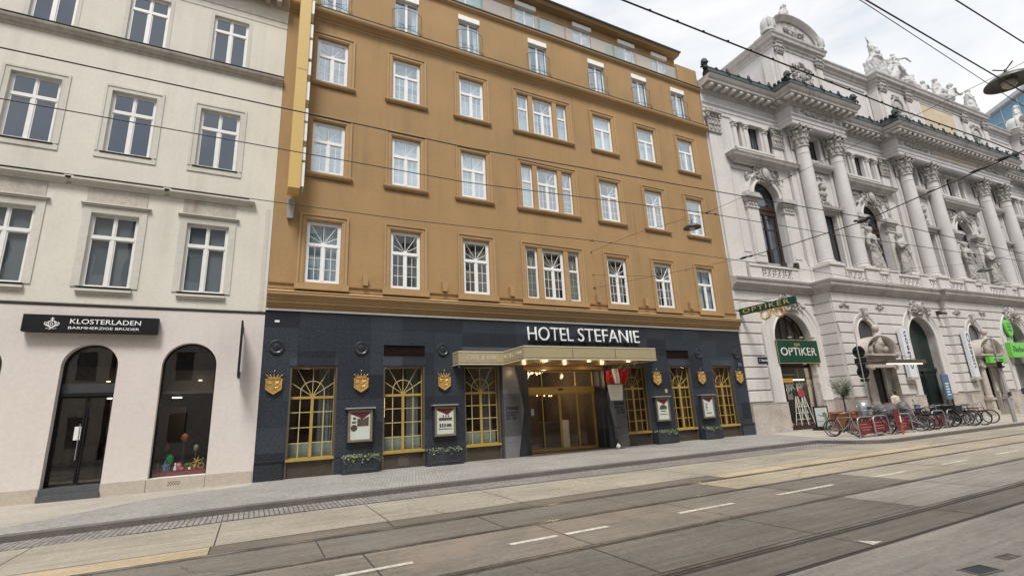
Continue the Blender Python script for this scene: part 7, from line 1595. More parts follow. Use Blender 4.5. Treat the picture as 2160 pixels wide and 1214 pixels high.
# optician's display
def oloc(s, t_): 
    return (OL[0]+s*cos(OTH)+t_*sin(OTH), s*sin(OTH)-t_*cos(OTH))
def othing(nm, lb, cat, s, t_, z=0, rz=0, grp=None):
    x, y = oloc(s, t_); return thing(nm, lb, cat, (x,y,z), OTH+rz, grp)
t = OT('counter', 'amber lit counter strip and ceiling light inside the optician', 'counter'); m_ = MB(); m_.box(2.9,4.75,0.9,1.0,2.62,2.86); obj('panel', m_, plain('amber_panel',(0.42,0.22,0.03),0.5,emit=(1.0,0.55,0.1),es=0.25), t); m_ = MB(); m_.box(4.8,5.7,0.85,0.95,2.72,2.80); obj('light_tube', m_, M['tube_lit'], t)
for k_, (s_, hh) in enumerate(((3.25,1.35),(4.6,1.6),(5.15,1.65))):
    t = othing('step_ladder', ['white wooden step ladder at the left of the optician window','white wooden step ladder in the middle of the optician window','pale step ladder at the right of the optician window'][k_], 'step ladder', s_, -0.75, 0.22, 0, 'step ladders in the optician window')
    m_ = MB()
    for sg in (-1,1): m_.tube([(sg*0.30,0.1,0),(sg*0.08,0,hh)],0.022,6); obj('leg', m_, M['white_frame_old'], t); m_ = MB(); m_.tube([(sg*0.30,-0.25,0),(sg*0.08,0,hh)],0.022,6)
    obj('leg', m_, M['white_frame_old'], t); m_ = MB()
    for q_ in range(3): wd_ = 0.26-0.05*q_; m_.box(-wd_,wd_,-0.06,0.06,0.3+0.35*q_,0.33+0.35*q_)
    obj('rung', m_, M['white_frame_old'], t)
t = othing('balloon', 'pink round ornament hanging in the optician window', 'ornament', 5.0, -0.70, 2.0); m_ = MB(); m_.lathe([(0,-0.03),(0.24,-0.03),(0.26,0),(0.24,0.03),(0,0.03)],0,0,20,'y'); obj('disc', m_, plain('pink_disc',(0.55,0.05,0.10),0.4), t); m_ = MB(); m_.tube([(0,0,0.25),(0,0,1.4)],0.006,4); obj('string', m_, M['white_frame_old'], t)
t = othing('ornament', 'blue and white teardrop ornament at the left of the optician window', 'ornament', 3.0, -0.70, 1.85); m_ = MB(); m_.lathe([(0,-0.35),(0.12,-0.2),(0.15,0.0),(0.10,0.2),(0,0.45)],0,0,12); obj('drop', m_, plain('blue_drop',(0.12,0.22,0.42),0.3), t, True)
t = othing('poster_bust', 'grey framed portrait poster in the middle of the optician window', 'poster', 4.15, -0.8, 1.75); m_ = MB(); m_.box(-0.2,0.2,-0.01,0.01,-0.1,0.75); obj('sheet', m_, M['print_grey'], t); m_ = MB(); m_.lathe([(0,0),(0.13,0),(0.13,0.004)],0,0.35,14,'y',-0.016); obj('print', m_, M['iron'], t)
gl_ = MB(); rn = random.Random(9)
for k_ in range(26): 
    a = rn.uniform(2.9,5.6); gl_.tube([(a,0.75,2.55),(a+rn.uniform(-.4,.4),0.75,2.25+rn.uniform(-.2,.1))],0.02,4)
t = OT('garland', 'tangled pale garland hanging under the optician ceiling light', 'garland'); obj('strand', gl_, M['white_frame_old'], t)
t = OT('display_goods', 'low heap of red and blue goods on the floor of the optician window', 'goods'); m_ = MB()
for k_ in range(14): a = rn.uniform(3.6,5.7); m_.ell((a,0.62,0.28),0.10,0.08,0.07,7,5)
obj('box', m_, M['burgundy'], t)
point('optician_glow', oloc(4.2,-2.0)[0], oloc(4.2,-2.0)[1], 2.6, 90, (1.0,0.85,0.62)); point('optician_glow', oloc(3.4,-1.2)[0], oloc(3.4,-1.2)[1], 2.3, 25, (1.0,0.85,0.62))
rg_ = random.Random(15); shelf = othing('display_shelves', 'colourful goods on shelves along the back of the optician shop', 'shelves', 4.2, -3.6, 0.0)
cols_ = [plain('good_colour_%d' % q_, c_, 0.5) for q_, c_ in enumerate(((0.5,0.08,0.06),(0.08,0.2,0.5),(0.6,0.5,0.1),(0.1,0.35,0.15),(0.6,0.6,0.58),(0.4,0.15,0.35)))]
m_ = MB()
for zz in (0.5,1.0,1.5,2.0): m_.box(-1.5,1.5,-0.2,0.2,zz,zz+0.03)
obj('shelf', m_, M['white_frame_old'], shelf)
for q_ in range(6):
    m_ = MB()
    for zz in (0.53,1.03,1.53,2.03):
        for r_ in range(4): x_ = rg_.uniform(-1.4,1.3); w_ = rg_.uniform(0.06,0.18); m_.box(x_,x_+w_,-0.15,0.1,zz,zz+rg_.uniform(0.12,0.36))
    obj('goods', m_, cols_[q_], shelf)
# advertising stand
t = othing('pavement_sign', 'black framed pavement sign with a pale advert, standing in front of the optician', 'pavement sign', 3.95, 0.95, 0.0, R_(-6))
m_ = MB(); m_.fr(-0.50,0.50,0.14,1.24,0.055,-0.04,0.02); obj('frame', m_, M['black_metal'], t)
m_ = MB(); m_.box(-0.445,0.445,-0.02,0.0,0.195,1.185); ps = obj('poster', m_, plain('pale_advert',(0.50,0.56,0.54),0.35), t)
m_ = MB(); m_.ell((0.22,-0.021,0.80),0.17,0.004,0.12,12,6); m_.ell((0.30,-0.021,0.60),0.14,0.004,0.16,12,6); obj('picture', m_, M['leaf_y'], ps); m_ = MB(); m_.tube([(-0.25,-0.024,0.80),(0.0,-0.024,0.72),(0.2,-0.024,0.72)],0.012,5); m_.box(-0.35,0.2,-0.025,-0.0205,0.45,0.47); obj('print', m_, M['iron'], ps)
m_ = MB(); m_.prism([(-0.55,0),(0.62,0),(0.55,0.10),(-0.48,0.13)], -0.28, 0.24); obj('foot', m_, M['black_metal'], t)
# potted olive tree
def pot_tree(label, loc, potw, poth, h, seed, leafn=900):
    t = thing('potted_tree', label, 'potted tree', loc)
    m_ = MB(); m_.prism([(-potw*0.72,0.0),(potw*0.72,0.0),(potw,poth),(-potw,poth)], -potw, potw); m_.box(-potw*1.06,potw*1.06,-potw*1.06,potw*1.06,poth-0.12,poth+0.001); obj('pot', m_, M['terracotta'], t)
    m_ = MB(); m_.box(-potw*.9,potw*.9,-potw*.9,potw*.9,poth-0.05,poth+0.006); obj('soil', m_, M['soil'], t)
    m_ = MB(); rn_ = random.Random(seed); tips = []
    m_.tube([(0,0,poth),(0.04,0.02,poth+h*0.3),(-0.03,0,poth+h*0.55)],0.045,7,0.025)
    for k_ in range(12):
        a = rn_.uniform(0,2*pi); zz = poth+h*rn_.uniform(0.3,0.6); tip = (0.55*rn_.uniform(.4,1)*cos(a),0.5*rn_.uniform(.4,1)*sin(a),poth+h*rn_.uniform(0.6,1.05)); m_.tube([(0,0,zz),(tip[0]*.5,tip[1]*.5,(zz+tip[2])/2+.05),tip],0.014,5,0.005); tips.append(tip)
    obj('trunk', m_, M['bark'], t); m_ = MB()
    for k_ in range(leafn):
        tp = rn_.choice(tips); f_ = rn_.uniform(.35,1.15); p = Vector((tp[0]*f_,tp[1]*f_,poth+h*.35+(tp[2]-poth-h*.35)*f_))+Vector((rn_.gauss(0,.09),rn_.gauss(0,.09),rn_.gauss(0,.09)))
        u_ = Vector((rn_.uniform(-1,1),rn_.uniform(-1,1),rn_.uniform(-1,1))).normalized()*0.05; v_ = u_.orthogonal().normalized()*0.014; m_.q(p-u_,p-v_,p+u_,p+v_)
    obj('crown', m_, M['leaf'], t); return t
pot_tree('olive tree in a large terracotta planter beside the road sign pole', (26.35,-2.9,0), 0.55, 0.95, 1.5, 3, 2200)
# low red crates behind the sign
t = othing('crate', 'low reddish crate on the pavement between the advert sign and the planter', 'crate', 5.0, 1.0, 0); m_ = MB(); m_.fr(-0.4,0.4,0,0.30,0.05,-0.25,-0.22); m_.fr(-0.4,0.4,0,0.30,0.05,0.22,0.25); m_.box(-0.4,0.4,-0.22,0.22,0.0,0.22); obj('body', m_, M['wood_red'], t); m_ = MB(); m_.box(-0.42,0.42,-0.27,0.27,0.30,0.34); obj('lid', m_, M['terracotta'], t)

# ================================================================== BICYCLES, RACKS, STREET FURNITURE
whm, rim_, spk = MB(), MB(), MB()
whm.torus((0,0,0),0.330,0.021,30,7,'y'); rim_.torus((0,0,0),0.300,0.011,30,5,'y')
for k in range(16): a = k*pi/8; spk.tube([(0.02*cos(a+1.2),(0.025 if k%2 else -0.025),0.02*sin(a+1.2)),(0.295*cos(a),0,0.295*sin(a))],0.0022,3,cap=False)
spk.tube([(0,-0.05,0),(0,0.05,0)],0.018,8)
TYRE, RIM, SPK = whm.mesh('tyre', True, 60), rim_.mesh('rim', True, 60), spk.mesh('spokes')
def bike_frame():
    f = MB(); BB = (-0.06,0,0.29); ST = (-0.22,0,0.80); HT = (0.34,0,0.84); HB_ = (0.38,0,0.66); RW = (-0.53,0,0.34); FW = (0.53,0,0.34)
    f.tube([HT,HB_],0.020,7); f.tube([HB_,BB],0.018,7); f.tube([ST,(HT[0],0,HT[2]-.04)],0.015,7); f.tube([BB,ST],0.016,7)
    for s in (-0.045,0.045): f.tube([(BB[0],s*.5,BB[2]),(RW[0],s,RW[2])],0.009,5); f.tube([(ST[0],s*.3,ST[2]-.03),(RW[0],s,RW[2])],0.008,5); f.tube([(HB_[0],s*.7,HB_[2]-.01),(FW[0]-.02,s,FW[2])],0.011,5)
    return f
BFR = bike_frame()
sad = MB(); sad.tube([(-0.22,0,0.80),(-0.25,0,0.93)],0.012,6); sad.ell((-0.29,0,0.955),0.10,0.075,0.028); sad.ell((-0.18,0,0.955),0.10,0.028,0.022); SAD = sad.mesh('saddle', True, 60)
hb = MB(); hb.tube([(0.34,0,0.84),(0.32,0,0.98)],0.013,6); hb.tube([(0.18,-0.29,1.00),(0.30,-0.24,1.03),(0.33,-0.06,1.0),(0.33,0.06,1.0),(0.30,0.24,1.03),(0.18,0.29,1.00)],0.011,6); hb.cap((0.18,-0.29,1.0),(0.10,-0.30,0.995),0.016,0.016,6); hb.cap((0.18,0.29,1.0),(0.10,0.30,0.995),0.016,0.016,6); HBM = hb.mesh('handlebar', True, 60)
crk = MB(); crk.lathe([(0.0,-0.006),(0.085,-0.006),(0.085,0.006),(0,0.006)],-0.06,0.29,18,'y',0.055); crk.tube([(-0.06,0.07,0.29),(0.06,0.075,0.17)],0.009,5); crk.tube([(-0.06,-0.07,0.29),(-0.18,-0.075,0.41)],0.009,5); crk.box(0.02,0.11,0.08,0.16,0.16,0.18); crk.box(-0.23,-0.13,-0.16,-0.08,0.40,0.42); crk.tube([(-0.06,0.055,0.375),(-0.53,0.055,0.37)],0.004,4); crk.tube([(-0.06,0.055,0.205),(-0.53,0.055,0.31)],0.004,4); CRK = crk.mesh('crank', True, 50)
mg = MB(); mg.torus((-0.53,0,0.34),0.365,0.014,16,5,'y',R_(20),R_(200)); mg.torus((0.53,0,0.34),0.365,0.014,14,5,'y',R_(10),R_(130)); MGD = mg.mesh('mudguard', True, 60)
rk = MB(); rk.box(-0.72,-0.36,-0.06,0.06,0.72,0.735); rk.tube([(-0.70,0.06,0.73),(-0.53,0.06,0.34)],0.006,4); rk.tube([(-0.70,-0.06,0.73),(-0.53,-0.06,0.34)],0.006,4); RCK = rk.mesh('carrier')
bk = MB(); bk.box(0.42,0.74,-0.17,0.17,0.72,0.74); bk.fr(0.42,0.74,0.74,1.0,0.01,-0.18,-0.17); bk.fr(0.42,0.74,0.74,1.0,0.01,0.17,0.18)
for k in range(6): bk.box(0.44+k*.055,0.445+k*.055,-0.176,-0.172,0.75,0.99); bk.box(0.44+k*.055,0.445+k*.055,0.172,0.176,0.75,0.99); bk.box(0.735,0.74,-0.15+k*.055,-0.145+k*.055,0.75,0.99)
bk.box(0.42,0.74,-0.18,0.18,0.985,1.0) if False else None
BSK = bk.mesh('basket')
frm_cache = {}
def bicycle(label, x, y, rz, mat, lean=0.0, basket=False, guard=True, carrier=True, box=False, steer=0.0, z=0.0):
    t = thing('bicycle', label, 'bicycle', (x,y,z), rz, 'bicycles parked on the pavement'); t.rotation_euler = (lean,0,rz)
    if mat not in frm_cache: frm_cache[mat] = BFR.mesh('frame_'+mat, True, 60)
    obj('frame', frm_cache[mat], M[mat], t)
    for sx, wn in ((-0.53,'wheel'),(0.53,'wheel')):
        w_ = obj('wheel', TYRE, M['rubber'], t); w_.location = (sx,0,0.351); 
        if sx > 0: w_.rotation_euler = (0,0,steer)
        a = obj('rim', RIM, M['steel'], w_); a = obj('spokes', SPK, M['steel'], w_)
    obj('saddle', SAD, M['rubber'], t); h = obj('handlebar', HBM, M['steel'] if mat != 'bike_black' else M['dark_metal'], t); obj('crank', CRK, M['dark_metal'], t)
    if guard: obj('mudguard', MGD, M['bike_black'], t)
    if carrier: obj('carrier', RCK, M['iron'], t)
    if basket: obj('basket', BSK, M['iron'], t)
    if box:
        b = MB(); b.box(0.36,0.90,-0.28,0.28,0.62,0.98); b.box(0.35,0.91,-0.29,0.29,0.98,1.0); obj('cargo_box', b, M['bike_black'], t)
    return t
H = R_(-90)       # wheels pointing to the street
bicycle('white framed bicycle with bare black tyre, leftmost at the kerb rack', 22.55, -4.86, H+R_(3), 'bike_silver', R_(4), guard=False, carrier=False)
bicycle('dark red bicycle behind the first red rack panel', 23.75, -5.02, H-R_(6), 'bike_red', R_(-5))
bicycle('black bicycle with a wire basket behind the second rack panel', 24.75, -4.95, H+R_(170), 'bike_black', R_(5), basket=True)
bicycle('silver pink bicycle between the second and third rack loops', 26.55, -5.28, H+R_(14), 'bike_silver', R_(-8))
bicycle('dark red city bicycle with mudguards, beside the silver pink one', 27.3, -5.3, H+R_(-7), 'bike_red', R_(6), basket=True)
bicycle('dark green bicycle at the third rack loop', 28.45, -5.0, H+R_(172), 'bike_green', R_(-6), basket=True)
bicycle('navy bicycle leaning beside the dark green one', 29.2, -5.15, H+R_(8), 'bike_blue', R_(7))
bicycle('black cargo bicycle with a big black front box', 30.1, -5.1, H+R_(-5), 'bike_black', R_(-4), box=True, carrier=False)
bicycle('black bicycle with raised handlebar, right of the cargo bicycle', 30.9, -5.55, H+R_(6), 'bike_black', R_(5))
bicycle('black bicycle with large dark wheel, second from the right end of the row', 31.65, -5.75, H+R_(-9), 'bike_black', R_(-7))
bicycle('thin brown bicycle with bare wheel at the right end of the row', 33.1, -5.45, H+R_(18), 'bike_red', R_(8), guard=False, carrier=False)
bicycle('black city bicycle squeezed between the white and the dark red one', 23.1, -4.6, H+R_(176), 'bike_black', R_(-4))
bicycle('navy bicycle with wire basket behind the red post', 25.6, -4.9, H+R_(5), 'bike_blue', R_(6), basket=True)
bicycle('black bicycle at the galvanised loop left of the green one', 27.9, -5.35, H+R_(-12), 'bike_black', R_(4))
bicycle('black bicycle tangled with the cargo bicycle', 30.55, -5.0, H+R_(172), 'bike_black', R_(-6))
bicycle('dark green bicycle between the two black ones near the row end', 31.3, -5.2, H+R_(170), 'bike_green', R_(7))
bicycle('navy bicycle behind the thin brown one at the row end', 32.3, -5.1, H+R_(4), 'bike_blue', R_(-5))
# racks
RL = ['galvanised rack loop at the left end of the row','galvanised rack loop, second from the left','galvanised rack loop beside the red post','galvanised rack loop in front of the dark green bicycle','galvanised rack loop at the right end of the row']
rack = None
def rack_loop():
    m_ = MB(); m_.tube([(-0.60,0,0),(-0.60,0,0.62),(-0.57,0,0.72),(-0.50,0,0.79),(-0.38,0,0.82),(0.38,0,0.82),(0.50,0,0.79),(0.57,0,0.72),(0.60,0,0.62),(0.60,0,0)],0.026,8); return m_
for k, x in enumerate((22.45, 23.55, 25.30, 28.45, 29.9)):
    if rack is None:
        rack = thing('bicycle_rack', RL[0], 'bicycle rack', (x,-5.80,0), 0, 'galvanised loops of the bicycle rack'); obj('loop', rack_loop(), M['steel'], rack, True, 60)
        m_ = MB(); m_.tube([(-0.60,0,0.10),(0.60,0,0.10)],0.014,6); m_.lathe([(0,0),(0.06,0),(0.06,0.008)],-0.6,0,10); m_.lathe([(0,0),(0.06,0),(0.06,0.008)],0.6,0,10); obj('crossbar', m_, M['steel'], rack, True, 60)
    else: dup(rack, RL[k], (x,-5.80,0), R_((0,2,-3,1,0)[k]))
for k, (x0, x1, z0, z1) in enumerate(((21.95,22.98,0.14,0.64),(23.02,24.15,0.14,0.68),(24.75,25.85,0.12,0.66),(27.9,28.95,0.12,0.62))):
    t = thing('rack_panel', ['dark red panel with pale print hung on the leftmost rack loop','dark red panel with pale print on the second rack loop','dark red panel right of the red post','dark red panel behind the fourth rack loop'][k], 'panel', (0,0,0), 0, 'red panels on the bicycle rack')
    m_ = MB(); m_.box(x0,x1,-5.765,-5.745,z0,z1); obj('board', m_, M['red_paint'], t)
    m_ = MB(); 
    for (a, b, c_) in ((0.10,0.62,0.74),(0.10,0.9,0.50),(0.2,0.75,0.30)): m_.box(x0+(x1-x0)*a, x0+(x1-x0)*b, -5.768,-5.7655, z0+(z1-z0)*c_, z0+(z1-z0)*c_+0.03)
    obj('print', m_, plain('faded_pink_print',(0.40,0.16,0.16),0.5), t)
t = thing('bollard', 'red post with a slanted reflective white strip at the kerb in front of the rack', 'bollard', (24.55,-6.05,0)); m_ = MB(); m_.box(-0.03,0.03,-0.03,0.03,0,1.0); obj('pole', m_, M['terracotta'], t); m_ = MB(); m_.box(-0.034,0.034,-0.034,0.034,0.50,0.76); obj('reflector', m_, M['white_plastic'], t); m_ = MB(); m_.box(-0.42,-0.04,-0.015,0.015,0.35,1.0); obj('panel', m_, M['red_paint'], t)
# waste bin
t = thing('waste_bin', 'silver waste bin with rounded top and orange band behind the leftmost bicycle', 'waste bin', (25.75,-4.05,0)); t.scale = (1.15,1.15,1.04); m_ = MB(); m_.lathe([(0.0,0.12),(0.20,0.12),(0.225,0.18),(0.235,0.52)],0,0,24); m_.lathe([(0.235,0.66),(0.24,1.02),(0.225,1.16),(0.17,1.29),(0.08,1.35),(0,1.365)],0,0,24); obj('body', m_, M['steel'], t, True, 50)
m_ = MB(); m_.lathe([(0.236,0.50),(0.245,0.52),(0.245,0.67),(0.236,0.69)],0,0,24); obj('band', m_, M['orange'], t, True, 60); m_ = MB(); m_.tube([(0,0,0),(0,0,0.13)],0.05,8); obj('foot', m_, M['dark_metal'], t)
m_ = MB(); m_.box(-0.12,0.12,-0.262,-0.225,1.02,1.10); obj('opening', m_, M['rubber'], t)
# road signs seen from behind
t = thing('road_sign', 'pole with two round black backed road signs and small plates, beside the terracotta planter', 'road sign', (29.25,-2.55,0)); m_ = MB(); m_.tube([(0,0,0),(0,0,4.45)],0.032,8); obj('pole', m_, M['grey_paint'], t, True)
for zc in (4.0, 2.90):
    m_ = MB(); m_.lathe([(0,0.035),(0.31,0.035),(0.325,0.045),(0.31,0.055),(0,0.055)],0,zc,28,'x'); sg_ = obj('round_sign', m_, M['navy'] if False else M['black_metal'], t)
    m_ = MB(); m_.box(-0.02,0.034,-0.26,0.26,zc+0.12,zc+0.15); m_.box(-0.02,0.034,-0.26,0.26,zc-0.15,zc-0.12); obj('back_brace', m_, M['dark_metal'], sg_)
for (za, zb_, hw) in ((3.40,3.66,0.31),(3.18,3.38,0.20),(2.40,2.55,0.22)):
    m_ = MB(); m_.box(0.035,0.05,-hw,hw,za,zb_); pl_ = obj('plate', m_, M['black_metal'], t); m_ = MB(); m_.box(-0.02,0.034,-hw*.9,hw*.9,(za+zb_)/2-0.015,(za+zb_)/2+0.015); obj('back_brace', m_, M['dark_metal'], pl_)
t = thing('traffic_pole', 'grey pole with a small black and white signal box at the right, by the kerb', 'pole', (34.35,-6.48,0)); m_ = MB(); m_.lathe([(0.0,0),(0.085,0),(0.085,1.1),(0.06,1.2),(0.05,4.3),(0,4.3)],0,0,14); obj('pole', m_, M['grey_paint'], t, True, 40); m_ = MB(); m_.box(-0.07,0.07,-0.15,-0.05,1.28,1.50); obj('push_button', m_, M['dark_metal'], t); m_ = MB(); m_.box(-0.17,0.17,-0.16,0.02,2.72,3.05); obj('signal_box', m_, M['black_metal'], t); m_ = MB(); m_.box(-0.06,0.10,-0.168,-0.1605,2.82,2.96); obj('symbol', m_, M['white'], t); m_ = MB(); m_.tube([(-0.05,0,3.4),(-0.35,-0.05,3.42)],0.03,6); obj('arm', m_, M['dark_metal'], t)
# covered scooter
t = thing('covered_scooter', 'scooter under a grey tarpaulin behind the bicycle rack', 'scooter', (27.6,-4.35,0), R_(-75))
m_ = MB(); m_.ell((0,0,0.78),0.85,0.30,0.42,18,12); m_.ell((0.45,0,1.0),0.28,0.33,0.32,12,9); m_.ell((-0.45,0,0.95),0.35,0.26,0.26,12,9); m_.ell((0.5,0,0.6),0.3,0.22,0.45); obj('cover', remesh(m_, 0.05), M['tarp'], t)
for sx in (-0.62,0.62): w_ = MB(); w_.torus((sx,0,0.25),0.19,0.06,22,8,'y'); w_.lathe([(0,-0.04),(0.13,-0.04),(0.13,0.04),(0,0.04)],sx,0.25,14,'y'); obj('wheel', w_, M['rubber'], t, True, 50)
t = thing('motor_scooter', 'navy motor scooter with black seat parked behind the bicycles', 'scooter', (29.4,-4.0,0), R_(-80))
m_ = MB(); m_.ell((-0.35,0,0.62),0.48,0.20,0.24,14,10); m_.cap((0.45,0,0.35),(0.60,0,0.95),0.15,0.13,12); m_.box(-0.1,0.45,-0.16,0.16,0.26,0.33); m_.ell((0.60,0,1.0),0.16,0.20,0.13); obj('body', remesh(m_, 0.03), M['bike_blue'], t)
m_ = MB(); m_.ell((-0.38,0,0.86),0.42,0.17,0.09,14,8); obj('seat', m_, M['rubber'], t, True); m_ = MB(); m_.tube([(0.5,-0.34,1.08),(0.58,0,1.10),(0.5,0.34,1.08)],0.016,6); m_.tube([(0.54,-0.25,1.1),(0.54,-0.30,1.3)],0.008,5); m_.ell((0.54,-0.31,1.33),0.02,0.07,0.05); obj('handlebar', m_, M['iron'], t, True); m_ = MB(); m_.ell((0.72,0,0.98),0.05,0.08,0.07); obj('headlight', m_, M['lamp_glass'], t, True)
for sx in (-0.60,0.68): w_ = MB(); w_.torus((sx,0,0.24),0.18,0.06,22,8,'y'); w_.lathe([(0,-0.04),(0.13,-0.04),(0.13,0.04),(0,0.04)],sx,0.24,14,'y'); obj('wheel', w_, M['rubber'], t, True, 50)
m_ = MB(); m_.box(-0.72,-0.45,-0.18,0.18,0.95,1.25); obj('top_case', m_, plain('pinkish_case',(0.25,0.13,0.15),0.5), t)
t = thing('cafe_parasol', 'folded dark awning end lying above the scooters by the portal', 'awning', (29.9,-3.9,1.25), R_(20)) if False else None
# ---- people
def person(name, label, loc, rz, top, trousers, hair, pose='stand'):
    t = thing('person', label, 'person', loc, rz)
    b = MB()
    # legs
    for s in (-1,1):
        hip = (s*0.095,0,0.93); kn = (s*0.10,-0.02,0.50); an = (s*0.10,0.02,0.09)
        b.cap(hip,kn,0.088,0.060,10); b.cap(kn,an,0.058,0.040,10); b.cap((s*0.10,0.03,0.045),(s*0.115,-0.14,0.035),0.042,0.035,8)
    b.ell((0,0,0.98),0.165,0.115,0.14,14,10); b.cap((0,0,1.02),(0,0,1.26),0.125,0.145,14); b.ell((0,0,1.36),0.19,0.115,0.13,14,10); b.cap((0,0.005,1.44),(0,-0.01,1.53),0.06,0.055,10)
    b.ell((0,-0.015,1.64),0.078,0.098,0.118,16,12); b.ell((0,-0.115,1.625),0.014,0.02,0.022,8,6); b.ell((0,-0.09,1.565),0.035,0.03,0.03,8,6)
    for s in (-1,1): b.ell((s*0.082,0.0,1.63),0.012,0.022,0.032,8,6)
    for s in (-1,1):
        sh = (s*0.195,0.0,1.40)
        if pose == 'ride': el = (s*0.25,-0.18,1.18); wr_ = (s*0.22,-0.42,1.16)
        else: el = (s*0.245,0.02,1.12); wr_ = (s*0.20,-0.16,0.93) if s > 0 else (s*0.24,-0.06,0.86)
        b.cap(sh,el,0.055,0.042,10); b.cap(el,wr_,0.040,0.028,10)
        d = (Vector(wr_)-Vector(el)).normalized(); sd_ = Vector((1,0,0)); p = Vector(wr_)+d*0.05
        b.ell(tuple(p),0.030,0.022,0.045,8,6)
        for q in range(4):
            o_ = sd_*((q-1.5)*0.016); L = (0.055,0.062,0.058,0.045)[q]; m1 = p+o_+d*0.035; m2 = m1+d*L*0.55; m3 = m2+(d*0.5+Vector((0,-0.3,-0.5))).normalized()*L*0.5
            b.tube([m1,m2,m3],0.008,5,0.006)
        th = p+sd_*(-s*0.028); b.tube([th,th+d*0.03+sd_*(-s*0.015),th+d*0.06+sd_*(-s*0.012)],0.009,5,0.007)
    me = remesh(b, 0.014, 1, 'body'); obj('body', me, M['skin'], t)
    # clothing shells
    c = MB(); c.ell((0,0,1.0),0.18,0.135,0.15,14,10); c.cap((0,0,1.02),(0,0,1.28),0.15,0.162,14); c.ell((0,0,1.37),0.205,0.13,0.135,14,10); c.cap((0,0.0,1.44),(0,0.0,1.47),0.085,0.075,10)
    for s in (-1,1):
        sh = (s*0.195,0.0,1.40)
        if pose == 'ride': el = (s*0.25,-0.18,1.18); wr_ = (s*0.22,-0.40,1.16)
        else: el = (s*0.245,0.02,1.12); wr_ = (s*0.20,-0.14,0.945) if s > 0 else (s*0.24,-0.055,0.885)
        c.cap(sh,el,0.072,0.058,10); c.cap(el,wr_,0.056,0.044,10)
    obj('jacket', remesh(c, 0.018, 1, 'jacket'), top, t)
    c = MB()
    for s in (-1,1): c.cap((s*0.095,0,0.93),(s*0.10,-0.02,0.50),0.105,0.078,10); c.cap((s*0.10,-0.02,0.50),(s*0.10,0.02,0.12),0.076,0.062,10)
    c.ell((0,0,0.96),0.175,0.125,0.11,14,10); obj('trousers', remesh(c, 0.018, 1, 'trousers'), trousers, t)
    c = MB(); 
    for s in (-1,1): c.cap((s*0.10,0.035,0.05),(s*0.118,-0.15,0.045),0.052,0.045,8)
    obj('shoes', c, M['rubber'], t, True)
    c = MB(); c.ell((0,0.018,1.675),0.088,0.100,0.100,16,12); c.ell((0,0.05,1.61),0.075,0.06,0.09,12,9); obj('hair', c, hair, t, True)
    c = MB()
    for s in (-1,1): c.ell((s*0.03,-0.105,1.645),0.010,0.006,0.006,8,5)
    obj('eyes', c, M['white'], t, True); c = MB(); c.ell((0,-0.112,1.585),0.022,0.006,0.006,8,5); obj('mouth', c, M['burgundy'], t, True)
    return t
person('a', 'person with dark hair in a cream jacket standing behind the parked bicycles', (30.2,-3.35,0), R_(170), M['cloth_cream'], M['jeans'], M['hair']).scale = (1.07,1.07,1.07)
person('b', 'person in a dark purple jacket with a bicycle at the right edge of the picture', (46.3,-3.6,0), R_(-60), M['cloth_dark'], M['jeans'], plain('grey_brown_hair',(0.22,0.19,0.15),0.7), 'ride').scale = (1.12,1.12,1.12)
bicycle('bicycle held by the person at the right edge of the picture', 46.0, -4.3, R_(-75), 'bike_silver', R_(3))

# ================================================================== OVERHEAD WIRES AND STREET LAMPS
def wire(name, label, cat, pts, r, mat='iron', grp=None, beads=None, sag=0.0):
    m_ = MB(); P = []
    for i in range(len(pts)-1):
        a, b = Vector(pts[i]), Vector(pts[i+1]); n = max(2, int((b-a).length/2.0))
        for k in range(n+(i == len(pts)-2)): P.append(a+(b-a)*k/n)
    m_.tube(P, r, 6); o = thing(name, label, cat, (0,0,0), 0, grp); obj('cable', m_, M[mat], o, True, 80)
    if beads:
        m_ = MB()
        for b in beads: m_.ell(b[:3], b[3], b[3]*0.6 if len(b) < 5 else b[4], b[3]*0.6, 8, 6)
        obj('clamp', m_, M['iron'], o, True)
    return o
WG = 'tram contact wires above the street'
wire('contact_wire', 'highest of the three long tram wires crossing the whole facade', 'wire', [(-40,-10.6,6.05),(-2.9,-10.89,6.05),(2.9,-10.90,6.05),(13.73,-11.62,6.05),(60,-12.2,6.0)], 0.0105, 'iron', WG, [(13.7,-11.62,6.07,0.09)])
wire('contact_wire', 'middle one of the three long tram wires crossing the facade', 'wire', [(-40,-9.5,6.05),(-3,-9.69,6.05),(3.35,-9.70,6.05),(9.3,-10.32,6.05),(13.7,-10.50,6.05),(24.2,-11.3,6.05),(60,-12.0,6.0)], 0.009, 'iron', WG, [(9.28,-10.33,6.05,0.05),(9.55,-10.35,6.05,0.04)])
wire('contact_wire', 'lowest of the three long tram wires, running over the first-floor windows', 'wire', [(-40,-7.4,6.05),(-0.75,-7.47,6.05),(2.73,-7.47,6.05),(7.8,-7.78,6.05),(15.4,-7.86,6.05),(36.6,-7.5,6.05),(70,-7.5,6.0)], 0.0085, 'iron', WG, [(7.8,-7.78,6.05,0.035),(8.4,-7.79,6.05,0.03)])
bd = [(x, -14.45-0.026*(x-3), 6.05, 0.022) for x in [3.3+0.42*i for i in range(26)]]
wire('feeder_cable', 'thick dark cable with clips passing in front of the palace roof', 'cable', [(-10,-14.3,6.05),(3.3,-14.45,6.05),(8.7,-14.58,6.05),(11.8,-14.72,6.07),(60,-16.0,6.0)], 0.010, 'iron', None, bd)
wire('contact_wire', 'dark wire crossing the sky at the upper right, above the big street lamp', 'wire', [(-5,-15.6,6.05),(5.9,-15.62,6.05),(10.2,-15.64,6.05),(50,-15.7,6.05)], 0.0085, 'iron', 'wires crossing the sky at the right')
